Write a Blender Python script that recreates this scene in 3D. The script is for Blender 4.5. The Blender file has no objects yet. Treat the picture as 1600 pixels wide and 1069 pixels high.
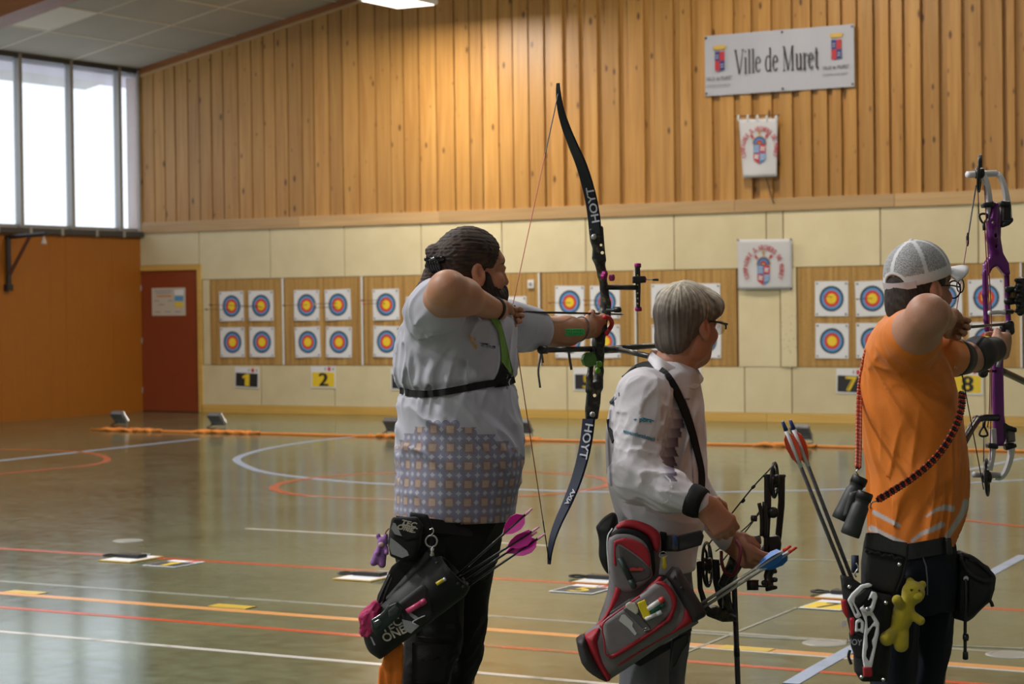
import bpy, bmesh, math, random
import numpy as np
from mathutils import Matrix, Vector
random.seed(7); rng = np.random.default_rng(7)
S = bpy.context.scene
COL = S.collection
# ------------------------------------------------------------------ camera
F_PX, PITCH, ROLL, TH, CAM_H = 3370.0, 0.01725, -0.0126, -0.5216, 1.65
WALL_Y, LEFT_X = 27.28, -22.56
def _axes():
    fw = np.array([0, math.cos(PITCH), -math.sin(PITCH)]); up = np.array([0, math.sin(PITCH), math.cos(PITCH)]); ri = np.array([1., 0, 0])
    r = ri*math.cos(ROLL)+up*math.sin(ROLL); u = -ri*math.sin(ROLL)+up*math.cos(ROLL)
    M = np.array([[math.cos(TH), math.sin(TH), 0], [-math.sin(TH), math.cos(TH), 0], [0, 0, 1]])
    return M@r, M@u, M@fw
CR, CU, CF = _axes(); C0 = np.array([0, 0, CAM_H])
cam = bpy.data.objects.new('camera', bpy.data.cameras.new('camera')); COL.objects.link(cam)
cam.matrix_world = Matrix(((CR[0], CU[0], -CF[0], 0), (CR[1], CU[1], -CF[1], 0), (CR[2], CU[2], -CF[2], CAM_H), (0, 0, 0, 1)))
cam.data.sensor_width = 36.0; cam.data.lens = F_PX/1600*36.0; cam.data.clip_end = 300
cam.data.dof.use_dof = True; cam.data.dof.focus_distance = 6.4; cam.data.dof.aperture_fstop = 7.5
S.camera = cam
# ------------------------------------------------------------------ light
W = bpy.data.worlds.new('world'); S.world = W; W.use_nodes = True
W.node_tree.nodes['Background'].inputs[0].default_value = (0.86, 0.93, 1.0, 1)
W.node_tree.nodes['Background'].inputs[1].default_value = 1.7
S.view_settings.view_transform = 'Standard'; S.view_settings.look = 'None'
S.view_settings.gamma = 1.0; S.view_settings.use_curve_mapping = False
S.view_settings.exposure = 0.0
S.cycles.max_bounces = 8; S.cycles.transparent_max_bounces = 12
LAMPS = [(-18.3, 25.2, 240), (-11.0, 24.0, 210), (-4.0, 24.0, 210), (-17.0, 17.5, 170), (-10.0, 17.5, 170), (-3.0, 17.5, 170), (-16.0, 10.0, 200), (-8.5, 9.5, 300), (-1.5, 10.0, 160), (-8.2, 3.4, 680), (-3.5, -3.0, 230), (-12.5, 3.0, 330), (-12.5, -3.5, 300)]
# ------------------------------------------------------------------ pixel helpers (photo pixels -> points that stand in the hall)
def ray(px, py): return CF+CR*((px-800)/F_PX)+CU*((534.5-py)/F_PX)
def P(px, py, Z): return C0+ray(px, py)*Z
def wallp(px, py, off=0.0): d = ray(px, py); return C0+d*((WALL_Y-off)/d[1])
def floorp(px, py, z=0.0): d = ray(px, py); return C0+d*((z-CAM_H)/d[2])
def leftp(px, py): d = ray(px, py); return C0+d*(LEFT_X/d[0])
def cs(px, py, Z): return np.array([(px-800)/F_PX*Z, (534.5-py)/F_PX*Z, Z])      # camera-space point
def c2w(v): v = np.asarray(v, float); return C0+np.outer(v[:, 0], CR)+np.outer(v[:, 1], CU)+np.outer(v[:, 2], CF)
def c2w1(v): return c2w([v])[0]
def w2c(p): q = np.asarray(p, float)-C0; return np.stack([q@CR, q@CU, q@CF], -1)
# ------------------------------------------------------------------ materials
MATS = {}
def nt(name):
    m = bpy.data.materials.new(name); m.use_nodes = True
    n = m.node_tree.nodes; l = m.node_tree.links
    return m, n, l, n['Principled BSDF']
def N(n, t, **kw):
    x = n.new('ShaderNode'+t)
    for k, v in kw.items(): setattr(x, k, v)
    return x
def mth(n, l, op, a, b=None, c=None):
    x = n.new('ShaderNodeMath'); x.operation = op
    for i, v in enumerate((a, b, c)):
        if v is None: continue
        if isinstance(v, (int, float)): x.inputs[i].default_value = v
        else: l.new(v, x.inputs[i])
    return x.outputs[0]
def mixc(n, l, f, a, b):
    x = n.new('ShaderNodeMix'); x.data_type = 'RGBA'
    for i, v in ((0, f), (6, a), (7, b)):
        if isinstance(v, (int, float)): x.inputs[i].default_value = v
        elif isinstance(v, (tuple, list)): x.inputs[i].default_value = (*v[:3], 1)
        else: l.new(v, x.inputs[i])
    return x.outputs[2]
def lin(r, g, b):
    f = lambda c: (c/255/12.92) if c/255 <= 0.04045 else ((c/255+0.055)/1.055)**2.4
    return (f(r), f(g), f(b))
def mat(name, col, rough=0.5, metal=0.0, var=0.08, scale=30.0, bump=0.0, bscale=None, coat=0.0, stretch=(1, 1, 1), emis=0.0, sheen=0.0, alpha=1.0, spec=0.5):
    if name in MATS: return MATS[name]
    m, n, l, b = nt(name)
    b.inputs['Roughness'].default_value = rough; b.inputs['Metallic'].default_value = metal
    b.inputs['Specular IOR Level'].default_value = spec
    if coat: b.inputs['Coat Weight'].default_value = coat
    if sheen: b.inputs['Sheen Weight'].default_value = sheen
    if alpha < 1: b.inputs['Alpha'].default_value = alpha
    tc = N(n, 'TexCoord'); mp = N(n, 'Mapping'); mp.inputs['Scale'].default_value = stretch
    l.new(tc.outputs['Object'], mp.inputs[0])
    nz = N(n, 'TexNoise'); nz.inputs['Scale'].default_value = scale; nz.inputs['Detail'].default_value = 4
    l.new(mp.outputs[0], nz.inputs[0])
    c0 = tuple(max(0, c*(1-var)) for c in col); c1 = tuple(min(1, c*(1+var)) for c in col)
    l.new(mixc(n, l, nz.outputs[0], c0, c1), b.inputs['Base Color'])
    if bump:
        n2 = N(n, 'TexNoise'); n2.inputs['Scale'].default_value = bscale or scale*4; n2.inputs['Detail'].default_value = 3
        l.new(mp.outputs[0], n2.inputs[0])
        bp = N(n, 'Bump'); bp.inputs['Strength'].default_value = bump; bp.inputs['Distance'].default_value = 0.01
        l.new(n2.outputs[0], bp.inputs['Height']); l.new(bp.outputs[0], b.inputs['Normal'])
    if emis:
        b.inputs['Emission Color'].default_value = (*col, 1); b.inputs['Emission Strength'].default_value = emis
    MATS[name] = m
    return m
def attr_mat(name, rough=0.5, bump=0.0, bscale=200.0, spec=0.5, sheen=0.0, sss=0.0):
    """colour comes from the mesh's own 'Col' attribute (print and pigment, not light)"""
    if name in MATS: return MATS[name]
    m, n, l, b = nt(name); a = N(n, 'Attribute'); a.attribute_name = 'Col'
    nz = N(n, 'TexNoise'); nz.inputs['Scale'].default_value = bscale; nz.inputs['Detail'].default_value = 4
    tc = N(n, 'TexCoord'); l.new(tc.outputs['Object'], nz.inputs[0])
    hs = N(n, 'HueSaturation'); l.new(a.outputs[0], hs.inputs['Color']); l.new(mth(n, l, 'MULTIPLY_ADD', nz.outputs[0], 0.3, 0.85), hs.inputs['Value'])
    l.new(hs.outputs[0], b.inputs['Base Color'])
    b.inputs['Roughness'].default_value = rough; b.inputs['Specular IOR Level'].default_value = spec
    if sheen: b.inputs['Sheen Weight'].default_value = sheen
    if sss:
        b.inputs['Subsurface Weight'].default_value = sss; b.inputs['Subsurface Radius'].default_value = (0.01, 0.004, 0.002); b.inputs['Subsurface Scale'].default_value = 0.4
    if bump:
        bp = N(n, 'Bump'); bp.inputs['Strength'].default_value = bump; bp.inputs['Distance'].default_value = 0.004
        l.new(nz.outputs[0], bp.inputs['Height']); l.new(bp.outputs[0], b.inputs['Normal'])
    MATS[name] = m
    return m
# ------------------------------------------------------------------ object helpers
def tag(o, label=None, cat=None, group=None, kind=None):
    if label: o['label'] = label
    if cat: o['category'] = cat
    if group: o['group'] = group
    if kind: o['kind'] = kind
    return o
def empty(name, loc, label=None, cat=None, group=None, kind=None):
    o = bpy.data.objects.new(name, None); o.empty_display_size = 0.1; COL.objects.link(o); o.location = Vector([float(c) for c in loc])
    return tag(o, label, cat, group, kind)
def wloc(o):
    v = Vector((0, 0, 0))
    while o: v = v+o.location; o = o.parent
    return np.array(v)
def obj(name, V, Fc, m, parent=None, smooth=False, loc=None, col=None, uv=None, label=None, kind=None):
    """ONE mesh object; V are world points"""
    V = np.asarray(V, float).reshape(-1, 3)
    if loc is None: loc = V.mean(0) if parent is None else wloc(parent)
    loc = np.asarray(loc, float)
    me = bpy.data.meshes.new(name)
    Vl = V-loc
    me.from_pydata(Vl.tolist() if len(V) < 60000 else Vl, [], Fc if isinstance(Fc, list) else Fc.tolist()); me.update()
    if m is not None:
        for mm in (m if isinstance(m, (list, tuple)) else [m]): me.materials.append(mm)
    if smooth:
        me.polygons.foreach_set('use_smooth', np.ones(len(me.polygons), bool))
    if col is not None:
        a = me.attributes.new('Col', 'FLOAT_COLOR', 'POINT'); c = np.ones((len(V), 4)); c[:, :3] = col; a.data.foreach_set('color', c.ravel())
    if uv is not None:
        a = me.attributes.new('UVp', 'FLOAT_VECTOR', 'POINT'); c = np.zeros((len(V), 3)); c[:, :2] = uv; a.data.foreach_set('vector', c.ravel())
    o = bpy.data.objects.new(name, me); COL.objects.link(o)
    if parent is None: o.location = loc.tolist()
    else:
        o.parent = parent; o.location = (loc-wloc(parent)).tolist()
    if label: o['label'] = label
    if kind: o['kind'] = kind
    return o
def dup(o, parent=None, delta=(0, 0, 0)):
    c = o.copy(); COL.objects.link(c)
    if parent is not None: c.parent = parent
    else: c.location = c.location+Vector([float(v) for v in delta])
    for ch in list(o.children): dup(ch, c)
    return c
# mesh builders return (V, F) lists in whatever space; MB joins them
class MB:
    def __init__(s): s.V = []; s.F = []; s.n = 0; s.mi = []
    def add(s, V, Fc, mi=0):
        V = np.asarray(V, float).reshape(-1, 3); s.V.append(V); s.F += [[i+s.n for i in f] for f in Fc]; s.mi += [mi]*len(Fc); s.n += len(V); return s
    def box(s, lo, hi, mi=0, bev=0.0):
        lo = np.minimum(lo, hi); hi = np.maximum(lo, hi) if False else np.maximum(np.asarray(lo, float), np.asarray(hi, float))
        return s.add(*box(lo, hi, bev), mi)
    def tube(s, pts, r, n=8, mi=0, caps=True): return s.add(*tube(pts, r, n, caps), mi)
    def build(s, name, m, parent=None, smooth=False, **k):
        o = obj(name, np.concatenate(s.V), s.F, m, parent, smooth, **k)
        if any(s.mi): o.data.polygons.foreach_set('material_index', s.mi)
        return o
def box(lo, hi, bev=0.0):
    lo = np.asarray(lo, float); hi = np.asarray(hi, float)
    if bev <= 0:
        V = [(x, y, z) for x in (lo[0], hi[0]) for y in (lo[1], hi[1]) for z in (lo[2], hi[2])]
        return V, [[0, 1, 3, 2], [4, 6, 7, 5], [0, 4, 5, 1], [2, 3, 7, 6], [0, 2, 6, 4], [1, 5, 7, 3]]
    bm = bmesh.new(); bmesh.ops.create_cube(bm, size=1.0)
    for v in bm.verts: v.co = Vector([lo[i]+(v.co[i]+0.5)*(hi[i]-lo[i]) for i in range(3)])
    bmesh.ops.bevel(bm, geom=bm.edges[:]+bm.verts[:], offset=bev, segments=2, affect='EDGES', profile=0.7)
    bm.verts.index_update()
    r = [tuple(v.co) for v in bm.verts], [[v.index for v in f.verts] for f in bm.faces]; bm.free()
    return r
def unit(v): v = np.asarray(v, float); return v/max(1e-9, np.linalg.norm(v))
def tube(pts, r, n=8, caps=True, up=None, flat=None):
    """swept tube; r scalar or list; flat = (width factor, thickness factor) for straps with 'up' the thickness direction"""
    pts = np.asarray(pts, float); k = len(pts); r = np.broadcast_to(np.asarray(r, float), (k,))
    T = np.gradient(pts, axis=0); T /= np.maximum(1e-9, np.linalg.norm(T, axis=1))[:, None]
    ref = np.array([0, 0, 1.]) if up is None else np.asarray(up, float)
    V = []; 
    if up is None and abs(T[0]@ref) > 0.9: ref = np.array([1., 0, 0])
    a = np.cross(T[0], ref); a = unit(a)
    for i in range(k):
        if up is not None:
            a = unit(np.cross(T[i], ref))
        else:
            a = unit(a-T[i]*(a@T[i]))
        b = np.cross(a, T[i])
        for j in range(n):
            t = 2*math.pi*(j+0.5)/n; fa, fb = flat or (1, 1)
            V.append(pts[i]+r[i]*(fa*math.cos(t)*a+fb*math.sin(t)*b))
    Fc = [[i*n+j, i*n+(j+1) % n, (i+1)*n+(j+1) % n, (i+1)*n+j] for i in range(k-1) for j in range(n)]
    if caps: Fc += [list(range(n))[::-1], [(k-1)*n+j for j in range(n)]]
    return V, Fc
def spline(pts, m=8):
    """Catmull-Rom through the points"""
    p = np.asarray(pts, float)
    if len(p) < 3: return np.array([p[0]+(p[-1]-p[0])*t for t in np.linspace(0, 1, m+1)])
    q = np.vstack([2*p[0]-p[1], p, 2*p[-1]-p[-2]]); out = []
    for i in range(1, len(q)-2):
        for t in np.arange(m)/m:
            out.append(0.5*((2*q[i])+(-q[i-1]+q[i+1])*t+(2*q[i-1]-5*q[i]+4*q[i+1]-q[i+2])*t*t+(-q[i-1]+3*q[i]-3*q[i+1]+q[i+2])*t**3))
    out.append(p[-1]); return np.array(out)
def strap(pts, width, thick, up, m=6):
    """flat band: 'up' (one vector or one per point) is the face normal"""
    c = spline(pts, m); k = len(c); T = np.gradient(c, axis=0)
    ups = np.asarray(up, float)
    if ups.ndim == 1: ups = np.tile(ups, (k, 1))
    else: ups = spline(ups, m)
    V = []
    for i in range(k):
        t = unit(T[i]); u = unit(ups[i]-t*(ups[i]@t)); s = np.cross(t, u)
        for a, b in ((-1, -1), (1, -1), (1, 1), (-1, 1)): V.append(c[i]+s*a*width/2+u*b*thick/2)
    Fc = [[i*4+j, i*4+(j+1) % 4, i*4+4+(j+1) % 4, i*4+4+j] for i in range(k-1) for j in range(4)]+[[3, 2, 1, 0], [4*k-4, 4*k-3, 4*k-2, 4*k-1]]
    return V, Fc
def lathe(prof, o, ax, n=20):
    """prof [(r, h)...] around axis ax from o"""
    ax = unit(ax); ref = np.array([0, 0, 1.]) if abs(ax[2]) < 0.9 else np.array([1., 0, 0]); a = unit(np.cross(ax, ref)); b = np.cross(ax, a)
    V = []; o = np.asarray(o, float)
    for r, h in prof:
        for j in range(n): t = 2*math.pi*j/n; V.append(o+ax*h+r*(math.cos(t)*a+math.sin(t)*b))
    k = len(prof); Fc = [[i*n+j, i*n+(j+1) % n, (i+1)*n+(j+1) % n, (i+1)*n+j] for i in range(k-1) for j in range(n)]
    Fc += [list(range(n))[::-1], [(k-1)*n+j for j in range(n)]]
    return V, Fc
def poly_prism(poly, a, b, o, thick, n=None, bulge=0.0):
    """polygon (2D list) in plane (a, b) at o, extruded by +-thick/2 along n; bulge rounds it off by an inset ring"""
    a = np.asarray(a, float); b = np.asarray(b, float); n = unit(np.cross(a, b)) if n is None else np.asarray(n, float); o = np.asarray(o, float)
    p = np.asarray(poly, float); k = len(p); c = p.mean(0); V = []
    rings = [(1.0, -0.5), (1.0, 0.5)] if bulge <= 0 else [(1-bulge, -0.5), (1-bulge*0.3, -0.36), (1.0, -0.12), (1.0, 0.12), (1-bulge*0.3, 0.36), (1-bulge, 0.5)]
    for s, h in rings:
        for q in p:
            x = c+(q-c)*s; V.append(o+a*x[0]+b*x[1]+n*h*thick)
    R = len(rings); Fc = [[i*k+j, i*k+(j+1) % k, (i+1)*k+(j+1) % k, (i+1)*k+j] for i in range(R-1) for j in range(k)]
    Fc += [list(range(k))[::-1], [(R-1)*k+j for j in range(k)]]
    return V, Fc
_TXT = {}
def text_mesh(s, extrude=0.0):
    """flat lettering as a mesh: (V 2D-ish, faces), height-normalised, from Blender's own built-in face"""
    key = s
    if key not in _TXT:
        cu = bpy.data.curves.new('lettering', 'FONT'); cu.body = s; cu.resolution_u = 4
        o = bpy.data.objects.new('lettering', cu); COL.objects.link(o)
        dg = bpy.context.evaluated_depsgraph_get(); me = o.evaluated_get(dg).to_mesh()
        V = np.array([v.co[:] for v in me.vertices]); Fc = [list(p.vertices) for p in me.polygons]
        bpy.data.objects.remove(o); bpy.data.curves.remove(cu)
        lo, hi = V.min(0), V.max(0); V = (V-lo); _TXT[key] = (V, Fc, hi-lo)
    return _TXT[key]
def place_text(s, o, a, b, w=None, h=None, shear=0.0, embolden=0.0):
    """lettering lying in plane (a right, b up) with lower-left at o"""
    V, Fc, sz = text_mesh(s)
    sx = (w/sz[0]) if w else (h/sz[1]); sy = (h/sz[1]) if h else sx
    X = V[:, 0]*sx+V[:, 1]*sy*shear; Y = V[:, 1]*sy
    return np.asarray(o)+np.outer(X, a)+np.outer(Y, b), Fc
# ------------------------------------------------------------------ signed distance modelling (camera space), meshed by surface nets
class Field:
    def __init__(s): s.items = []
    def add(s, fn, lo, hi, k=0.02, op='u'): s.items.append((fn, np.asarray(lo, float), np.asarray(hi, float), k, op)); return s
    def cone(s, a, b, ra, rb, k=0.02, op='u'):
        a = np.asarray(a, float); b = np.asarray(b, float); d = b-a; L2 = max(1e-12, d@d)
        def fn(p):
            t = np.clip(((p-a)@d)/L2, 0, 1); return np.linalg.norm(p-a-t[:, None]*d, axis=1)-(ra+(rb-ra)*t)
        r = max(ra, rb); return s.add(fn, np.minimum(a, b)-r, np.maximum(a, b)+r, k, op)
    def chain(s, pts, rs, k=0.02, op='u'):
        for i in range(len(pts)-1): s.cone(pts[i], pts[i+1], rs[i], rs[i+1], k, op)
        return s
    def ell(s, c, rad, ax=None, k=0.02, op='u'):
        c = np.asarray(c, float); rad = np.asarray(rad, float); M = np.eye(3) if ax is None else np.asarray(ax, float)
        def fn(p):
            q = (p-c)@M.T; k0 = np.linalg.norm(q/rad, axis=1); k1 = np.linalg.norm(q/rad**2, axis=1)
            return np.where(k1 > 1e-9, k0*(k0-1)/np.maximum(k1, 1e-9), -rad.min())
        r = rad.max(); return s.add(fn, c-r, c+r, k, op)
    def loft(s, rows, k=0.02, op='u', ex=2.0, cap=True):
        """rows of (y, xc, zc, a, b): stacked ellipses along camera y; smooth between rows"""
        R = np.array(sorted(rows), float); yy = np.linspace(R[0, 0], R[-1, 0], 160); T = np.array([_pch(R[:, 0], R[:, i], yy) for i in range(1, 5)])
        def fn(p):
            y = np.clip(p[:, 1], yy[0], yy[-1]); xc, zc, a, b = [np.interp(y, yy, T[i]) for i in range(4)]
            u = np.abs(p[:, 0]-xc)/a; w = np.abs(p[:, 2]-zc)/b
            if ex == 2.0:
                k0 = np.sqrt(u*u+w*w); k1 = np.sqrt((u/a)**2+(w/b)**2)
                d = np.where(k1 > 1e-6, k0*(k0-1)/np.maximum(k1, 1e-6), -np.minimum(a, b))
            else:
                k0 = (u**ex+w**ex)**(1/ex); d = (k0-1)*np.minimum(a, b)
            if cap:
                e = np.maximum(yy[0]-p[:, 1], p[:, 1]-yy[-1]); d = np.where(e > 0, np.sqrt(np.maximum(d, 0)**2+e**2)*np.sign(np.maximum(d, e)), np.maximum(d, e))
            return d
        m = T[2].max(); b = T[3].max()
        return s.add(fn, (T[0].min()-m, yy[0], T[1].min()-b), (T[0].max()+m, yy[-1], T[1].max()+b), k, op)
    def plane(s, o, n, k=0.004):   # keep the side the normal points away from
        o = np.asarray(o, float); n = unit(n); s.items.append((lambda p: (p-o)@n, None, None, k, 'i')); return s
    def ev(s, p, margin=0.15):
        d = np.full(len(p), 1.0); plo, phi = p.min(0), p.max(0)
        for fn, lo, hi, k, op in s.items:
            if lo is not None and (np.any(plo > hi+margin) or np.any(phi < lo-margin)): continue
            e = fn(p)
            if op == 'u':
                h = np.maximum(k-np.abs(d-e), 0)/max(k, 1e-9); d = np.minimum(d, e)-h*h*k*0.25
            elif op == 's':
                e = -e; h = np.maximum(k-np.abs(d-e), 0)/max(k, 1e-9); d = np.maximum(d, e)+h*h*k*0.25
            elif op == 'i':
                h = np.maximum(k-np.abs(d-e), 0)/max(k, 1e-9); d = np.maximum(d, e)+h*h*k*0.25
            elif op == 'd': d = d+e          # displacement
        return d
    def bounds(s):
        L = [i for i in s.items if i[1] is not None and i[4] == 'u']
        return np.min([i[1] for i in L], 0), np.max([i[2] for i in L], 0)
def _pch(x, y, q):
    """monotone cubic (PCHIP) interpolation"""
    h = np.diff(x); dl = np.diff(y)/h; m = np.zeros(len(x))
    for i in range(1, len(x)-1):
        if dl[i-1]*dl[i] > 0:
            w1 = 2*h[i]+h[i-1]; w2 = h[i]+2*h[i-1]; m[i] = (w1+w2)/(w1/dl[i-1]+w2/dl[i])
    m[0] = dl[0]; m[-1] = dl[-1]
    i = np.clip(np.searchsorted(x, q)-1, 0, len(h)-1); t = (q-x[i])/h[i]
    return ((2*t**3-3*t**2+1)*y[i]+(t**3-2*t**2+t)*h[i]*m[i]+(-2*t**3+3*t**2)*y[i+1]+(t**3-t**2)*h[i]*m[i+1])
def mesh_field(fl, h=0.006, pad=0.03, B=8, slack=1.0):
    lo, hi = fl.bounds(); lo = lo-pad; hi = hi+pad
    nb = np.ceil((hi-lo)/(h*B)).astype(int); n = nb*B
    ci = np.stack(np.meshgrid(*[np.arange(k) for k in nb], indexing='ij'), -1).reshape(-1, 3)
    cc = lo+(ci+0.5)*B*h
    dc = np.empty(len(cc))
    # coarse pass, in slabs so the culling works
    for i in range(0, len(cc), 512): dc[i:i+512] = fl.ev(cc[i:i+512])
    D = np.repeat(np.repeat(np.repeat(dc.reshape(nb), B, 0), B, 1), B, 2)
    keep = np.where(np.abs(dc) < B*h*0.87*1.3*slack+0.02)[0]
    off = (np.stack(np.meshgrid(*[np.arange(B)]*3, indexing='ij'), -1).reshape(-1, 3)+0.5)*h
    for q in keep:
        b = ci[q]; p = lo+b*B*h+off
        D[b[0]*B:b[0]*B+B, b[1]*B:b[1]*B+B, b[2]*B:b[2]*B+B] = fl.ev(p).reshape(B, B, B)
    D[0] = D[-1] = 1; D[:, 0] = D[:, -1] = 1; D[:, :, 0] = D[:, :, -1] = 1
    return nets(D, lo+0.5*h, h)
def nets(D, o, h):
    s = D < 0
    cnt = np.zeros(tuple(np.array(D.shape)-1), int)
    for a in (0, 1):
        for b in (0, 1):
            for c in (0, 1): cnt += s[a:a+cnt.shape[0], b:b+cnt.shape[1], c:c+cnt.shape[2]]
    act = np.argwhere((cnt > 0) & (cnt < 8)); idx = -np.ones(cnt.shape, int); idx[tuple(act.T)] = np.arange(len(act))
    acc = np.zeros((len(act), 3)); num = np.zeros(len(act))
    cor = [(a, b, c) for a in (0, 1) for b in (0, 1) for c in (0, 1)]
    val = {c: D[tuple((act+np.array(c)).T)] for c in cor}
    for c in cor:
        for ax in range(3):
            if c[ax]: continue
            e = list(c); e[ax] = 1; e = tuple(e); v0, v1 = val[c], val[e]; x = (v0 < 0) != (v1 < 0)
            t = np.where(x, v0/np.where(x, v0-v1, 1), 0); p = np.tile(np.array(c, float), (len(act), 1)); p[:, ax] = t
            acc[x] += p[x]; num[x] += 1
    V = o+(act+acc/num[:, None])*h
    Q = []
    for ax in range(3):
        sl0 = [slice(None)]*3; sl1 = [slice(None)]*3; sl0[ax] = slice(0, -1); sl1[ax] = slice(1, None)
        x = np.argwhere(s[tuple(sl0)] != s[tuple(sl1)]); b, c = (ax+1) % 3, (ax+2) % 3
        x = x[(x[:, b] > 0) & (x[:, c] > 0) & (x[:, b] < D.shape[b]-1) & (x[:, c] < D.shape[c]-1)]
        f = s[tuple(x.T)]
        q = []
        for db, dc in ((1, 1), (0, 1), (0, 0), (1, 0)):
            y = x.copy(); y[:, b] -= db; y[:, c] -= dc; q.append(idx[tuple(y.T)])
        q = np.stack(q, 1); q[~f] = q[~f][:, ::-1]; Q.append(q)
    Q = np.concatenate(Q); Q = Q[(Q >= 0).all(1)]
    return V, Q
def noise3(p, seed=0, fr=8.0, octs=3):
    """cheap smooth pseudo-noise: sums of rotated sines"""
    r = np.random.default_rng(seed); d = np.zeros(len(p)); a = 1.0
    for o in range(octs):
        for j in range(4):
            k = r.normal(size=3); k = k/np.linalg.norm(k)*fr*(2**o); d += a*np.sin(p@k+r.uniform(0, 6.28)); 
        a *= 0.5
    return d/5
def sculpt(name, fl, m, parent, h=0.006, colf=None, uvf=None, disp=None, label=None, post=None, kind=None, loc=None):
    V, Q = mesh_field(fl, h)
    if post is not None: V = post(V)
    col = colf(V) if colf else None; uv = uvf(V) if uvf else None
    return obj(name, c2w(V), Q, m, parent, True, col=col, uv=uv, label=label, kind=kind, loc=loc)
# ================================================================== the hall
def wood_mat(name, base, dark, knot, rough=0.45, gs=1.0, knots=True, axis='z', var=0.25):
    m, n, l, b = nt(name); g = N(n, 'NewGeometry'); oi = N(n, 'ObjectInfo')
    mp = N(n, 'Mapping'); mp.inputs['Scale'].default_value = {'z': (14*gs, 14*gs, 0.7*gs), 'x': (0.7*gs, 14*gs, 14*gs), 'y': (14*gs, 0.7*gs, 14*gs)}[axis]
    off = N(n, 'VectorMath', operation='ADD'); cx = N(n, 'CombineXYZ')
    for i in range(3): l.new(mth(n, l, 'MULTIPLY', oi.outputs['Random'], 37.0*(i+1)), cx.inputs[i])
    l.new(g.outputs['Position'], off.inputs[0]); l.new(cx.outputs[0], off.inputs[1]); l.new(off.outputs[0], mp.inputs[0])
    nz = N(n, 'TexNoise'); nz.inputs['Scale'].default_value = 1.0; nz.inputs['Detail'].default_value = 6; nz.inputs['Distortion'].default_value = 0.8; l.new(mp.outputs[0], nz.inputs[0])
    rp = N(n, 'ValToRGB'); rp.color_ramp.elements[0].position = 0.3; rp.color_ramp.elements[1].position = 0.68
    rp.color_ramp.elements[0].color = (*dark, 1); rp.color_ramp.elements[1].color = (*base, 1); l.new(nz.outputs[0], rp.inputs[0])
    hs = N(n, 'HueSaturation'); l.new(rp.outputs[0], hs.inputs['Color']); l.new(mth(n, l, 'MULTIPLY_ADD', oi.outputs['Random'], var, 1-var/2), hs.inputs['Value'])
    c = hs.outputs[0]
    if knots:
        mp2 = N(n, 'Mapping'); mp2.inputs['Scale'].default_value = (8.5, 8.5, 3.6) if axis == 'z' else (2, 5, 5); l.new(off.outputs[0], mp2.inputs[0])
        vo = N(n, 'TexVoronoi'); vo.inputs['Scale'].default_value = 1.0; l.new(mp2.outputs[0], vo.inputs[0])
        sc = N(n, 'SeparateColor'); l.new(vo.outputs['Color'], sc.inputs[0])
        rad = mth(n, l, 'MULTIPLY_ADD', sc.outputs[0], 0.26, -0.09)
        k = N(n, 'MapRange'); k.clamp = True
        l.new(mth(n, l, 'SUBTRACT', vo.outputs['Distance'], rad), k.inputs[0]); k.inputs[1].default_value = -0.03; k.inputs[2].default_value = 0.09; k.inputs[3].default_value = 0.85; k.inputs[4].default_value = 0.0
        c = mixc(n, l, k.outputs[0], c, knot)
    l.new(c, b.inputs['Base Color']); b.inputs['Roughness'].default_value = rough
    bp = N(n, 'Bump'); bp.inputs['Strength'].default_value = 0.15; bp.inputs['Distance'].default_value = 0.004; l.new(nz.outputs[0], bp.inputs['Height']); l.new(bp.outputs[0], b.inputs['Normal'])
    MATS[name] = m; return m
M_PINE = wood_mat('varnished knotty pine', (0.49, 0.262, 0.070), (0.37, 0.175, 0.038), (0.05, 0.016, 0.005), rough=0.42)
M_RAIL = wood_mat('pale pine rail', (0.52, 0.34, 0.165), (0.43, 0.265, 0.115), (0.2, 0.09, 0.03), knots=False, axis='x')
M_TRIM = wood_mat('stained ceiling trim', (0.34, 0.12, 0.025), (0.25, 0.085, 0.018), (0.1, 0.04, 0.01), knots=False, axis='x')
M_BASE = wood_mat('yellow varnished base', (0.66, 0.42, 0.11), (0.56, 0.34, 0.08), (0.1, 0.04, 0.01), knots=False, axis='x', var=0.08)
def chip_mat():
    m, n, l, b = nt('pale chipboard'); g = N(n, 'NewGeometry'); oi = N(n, 'ObjectInfo')
    nz = N(n, 'TexNoise'); nz.inputs['Scale'].default_value = 3.0; nz.inputs['Detail'].default_value = 8; l.new(g.outputs['Position'], nz.inputs[0])
    c = mixc(n, l, nz.outputs[0], (0.58, 0.49, 0.29), (0.73, 0.64, 0.42))
    vo = N(n, 'TexVoronoi'); vo.inputs['Scale'].default_value = 17.0; l.new(g.outputs['Position'], vo.inputs[0])
    n2 = N(n, 'TexNoise'); n2.inputs['Scale'].default_value = 0.8; l.new(g.outputs['Position'], n2.inputs[0])
    sc = N(n, 'SeparateColor'); l.new(vo.outputs['Color'], sc.inputs[0])
    r = mth(n, l, 'MULTIPLY', mth(n, l, 'GREATER_THAN', sc.outputs[1], 0.7), mth(n, l, 'MULTIPLY', n2.outputs[0], 0.32))
    k = mth(n, l, 'LESS_THAN', vo.outputs['Distance'], r)
    c = mixc(n, l, mth(n, l, 'MULTIPLY', k, 0.6), c, (0.16, 0.10, 0.04))
    hs = N(n, 'HueSaturation'); l.new(c, hs.inputs['Color']); l.new(mth(n, l, 'MULTIPLY_ADD', oi.outputs['Random'], 0.12, 0.94), hs.inputs['Value'])
    l.new(hs.outputs[0], b.inputs['Base Color']); b.inputs['Roughness'].default_value = 0.6; return m
M_CHIP = chip_mat()
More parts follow.
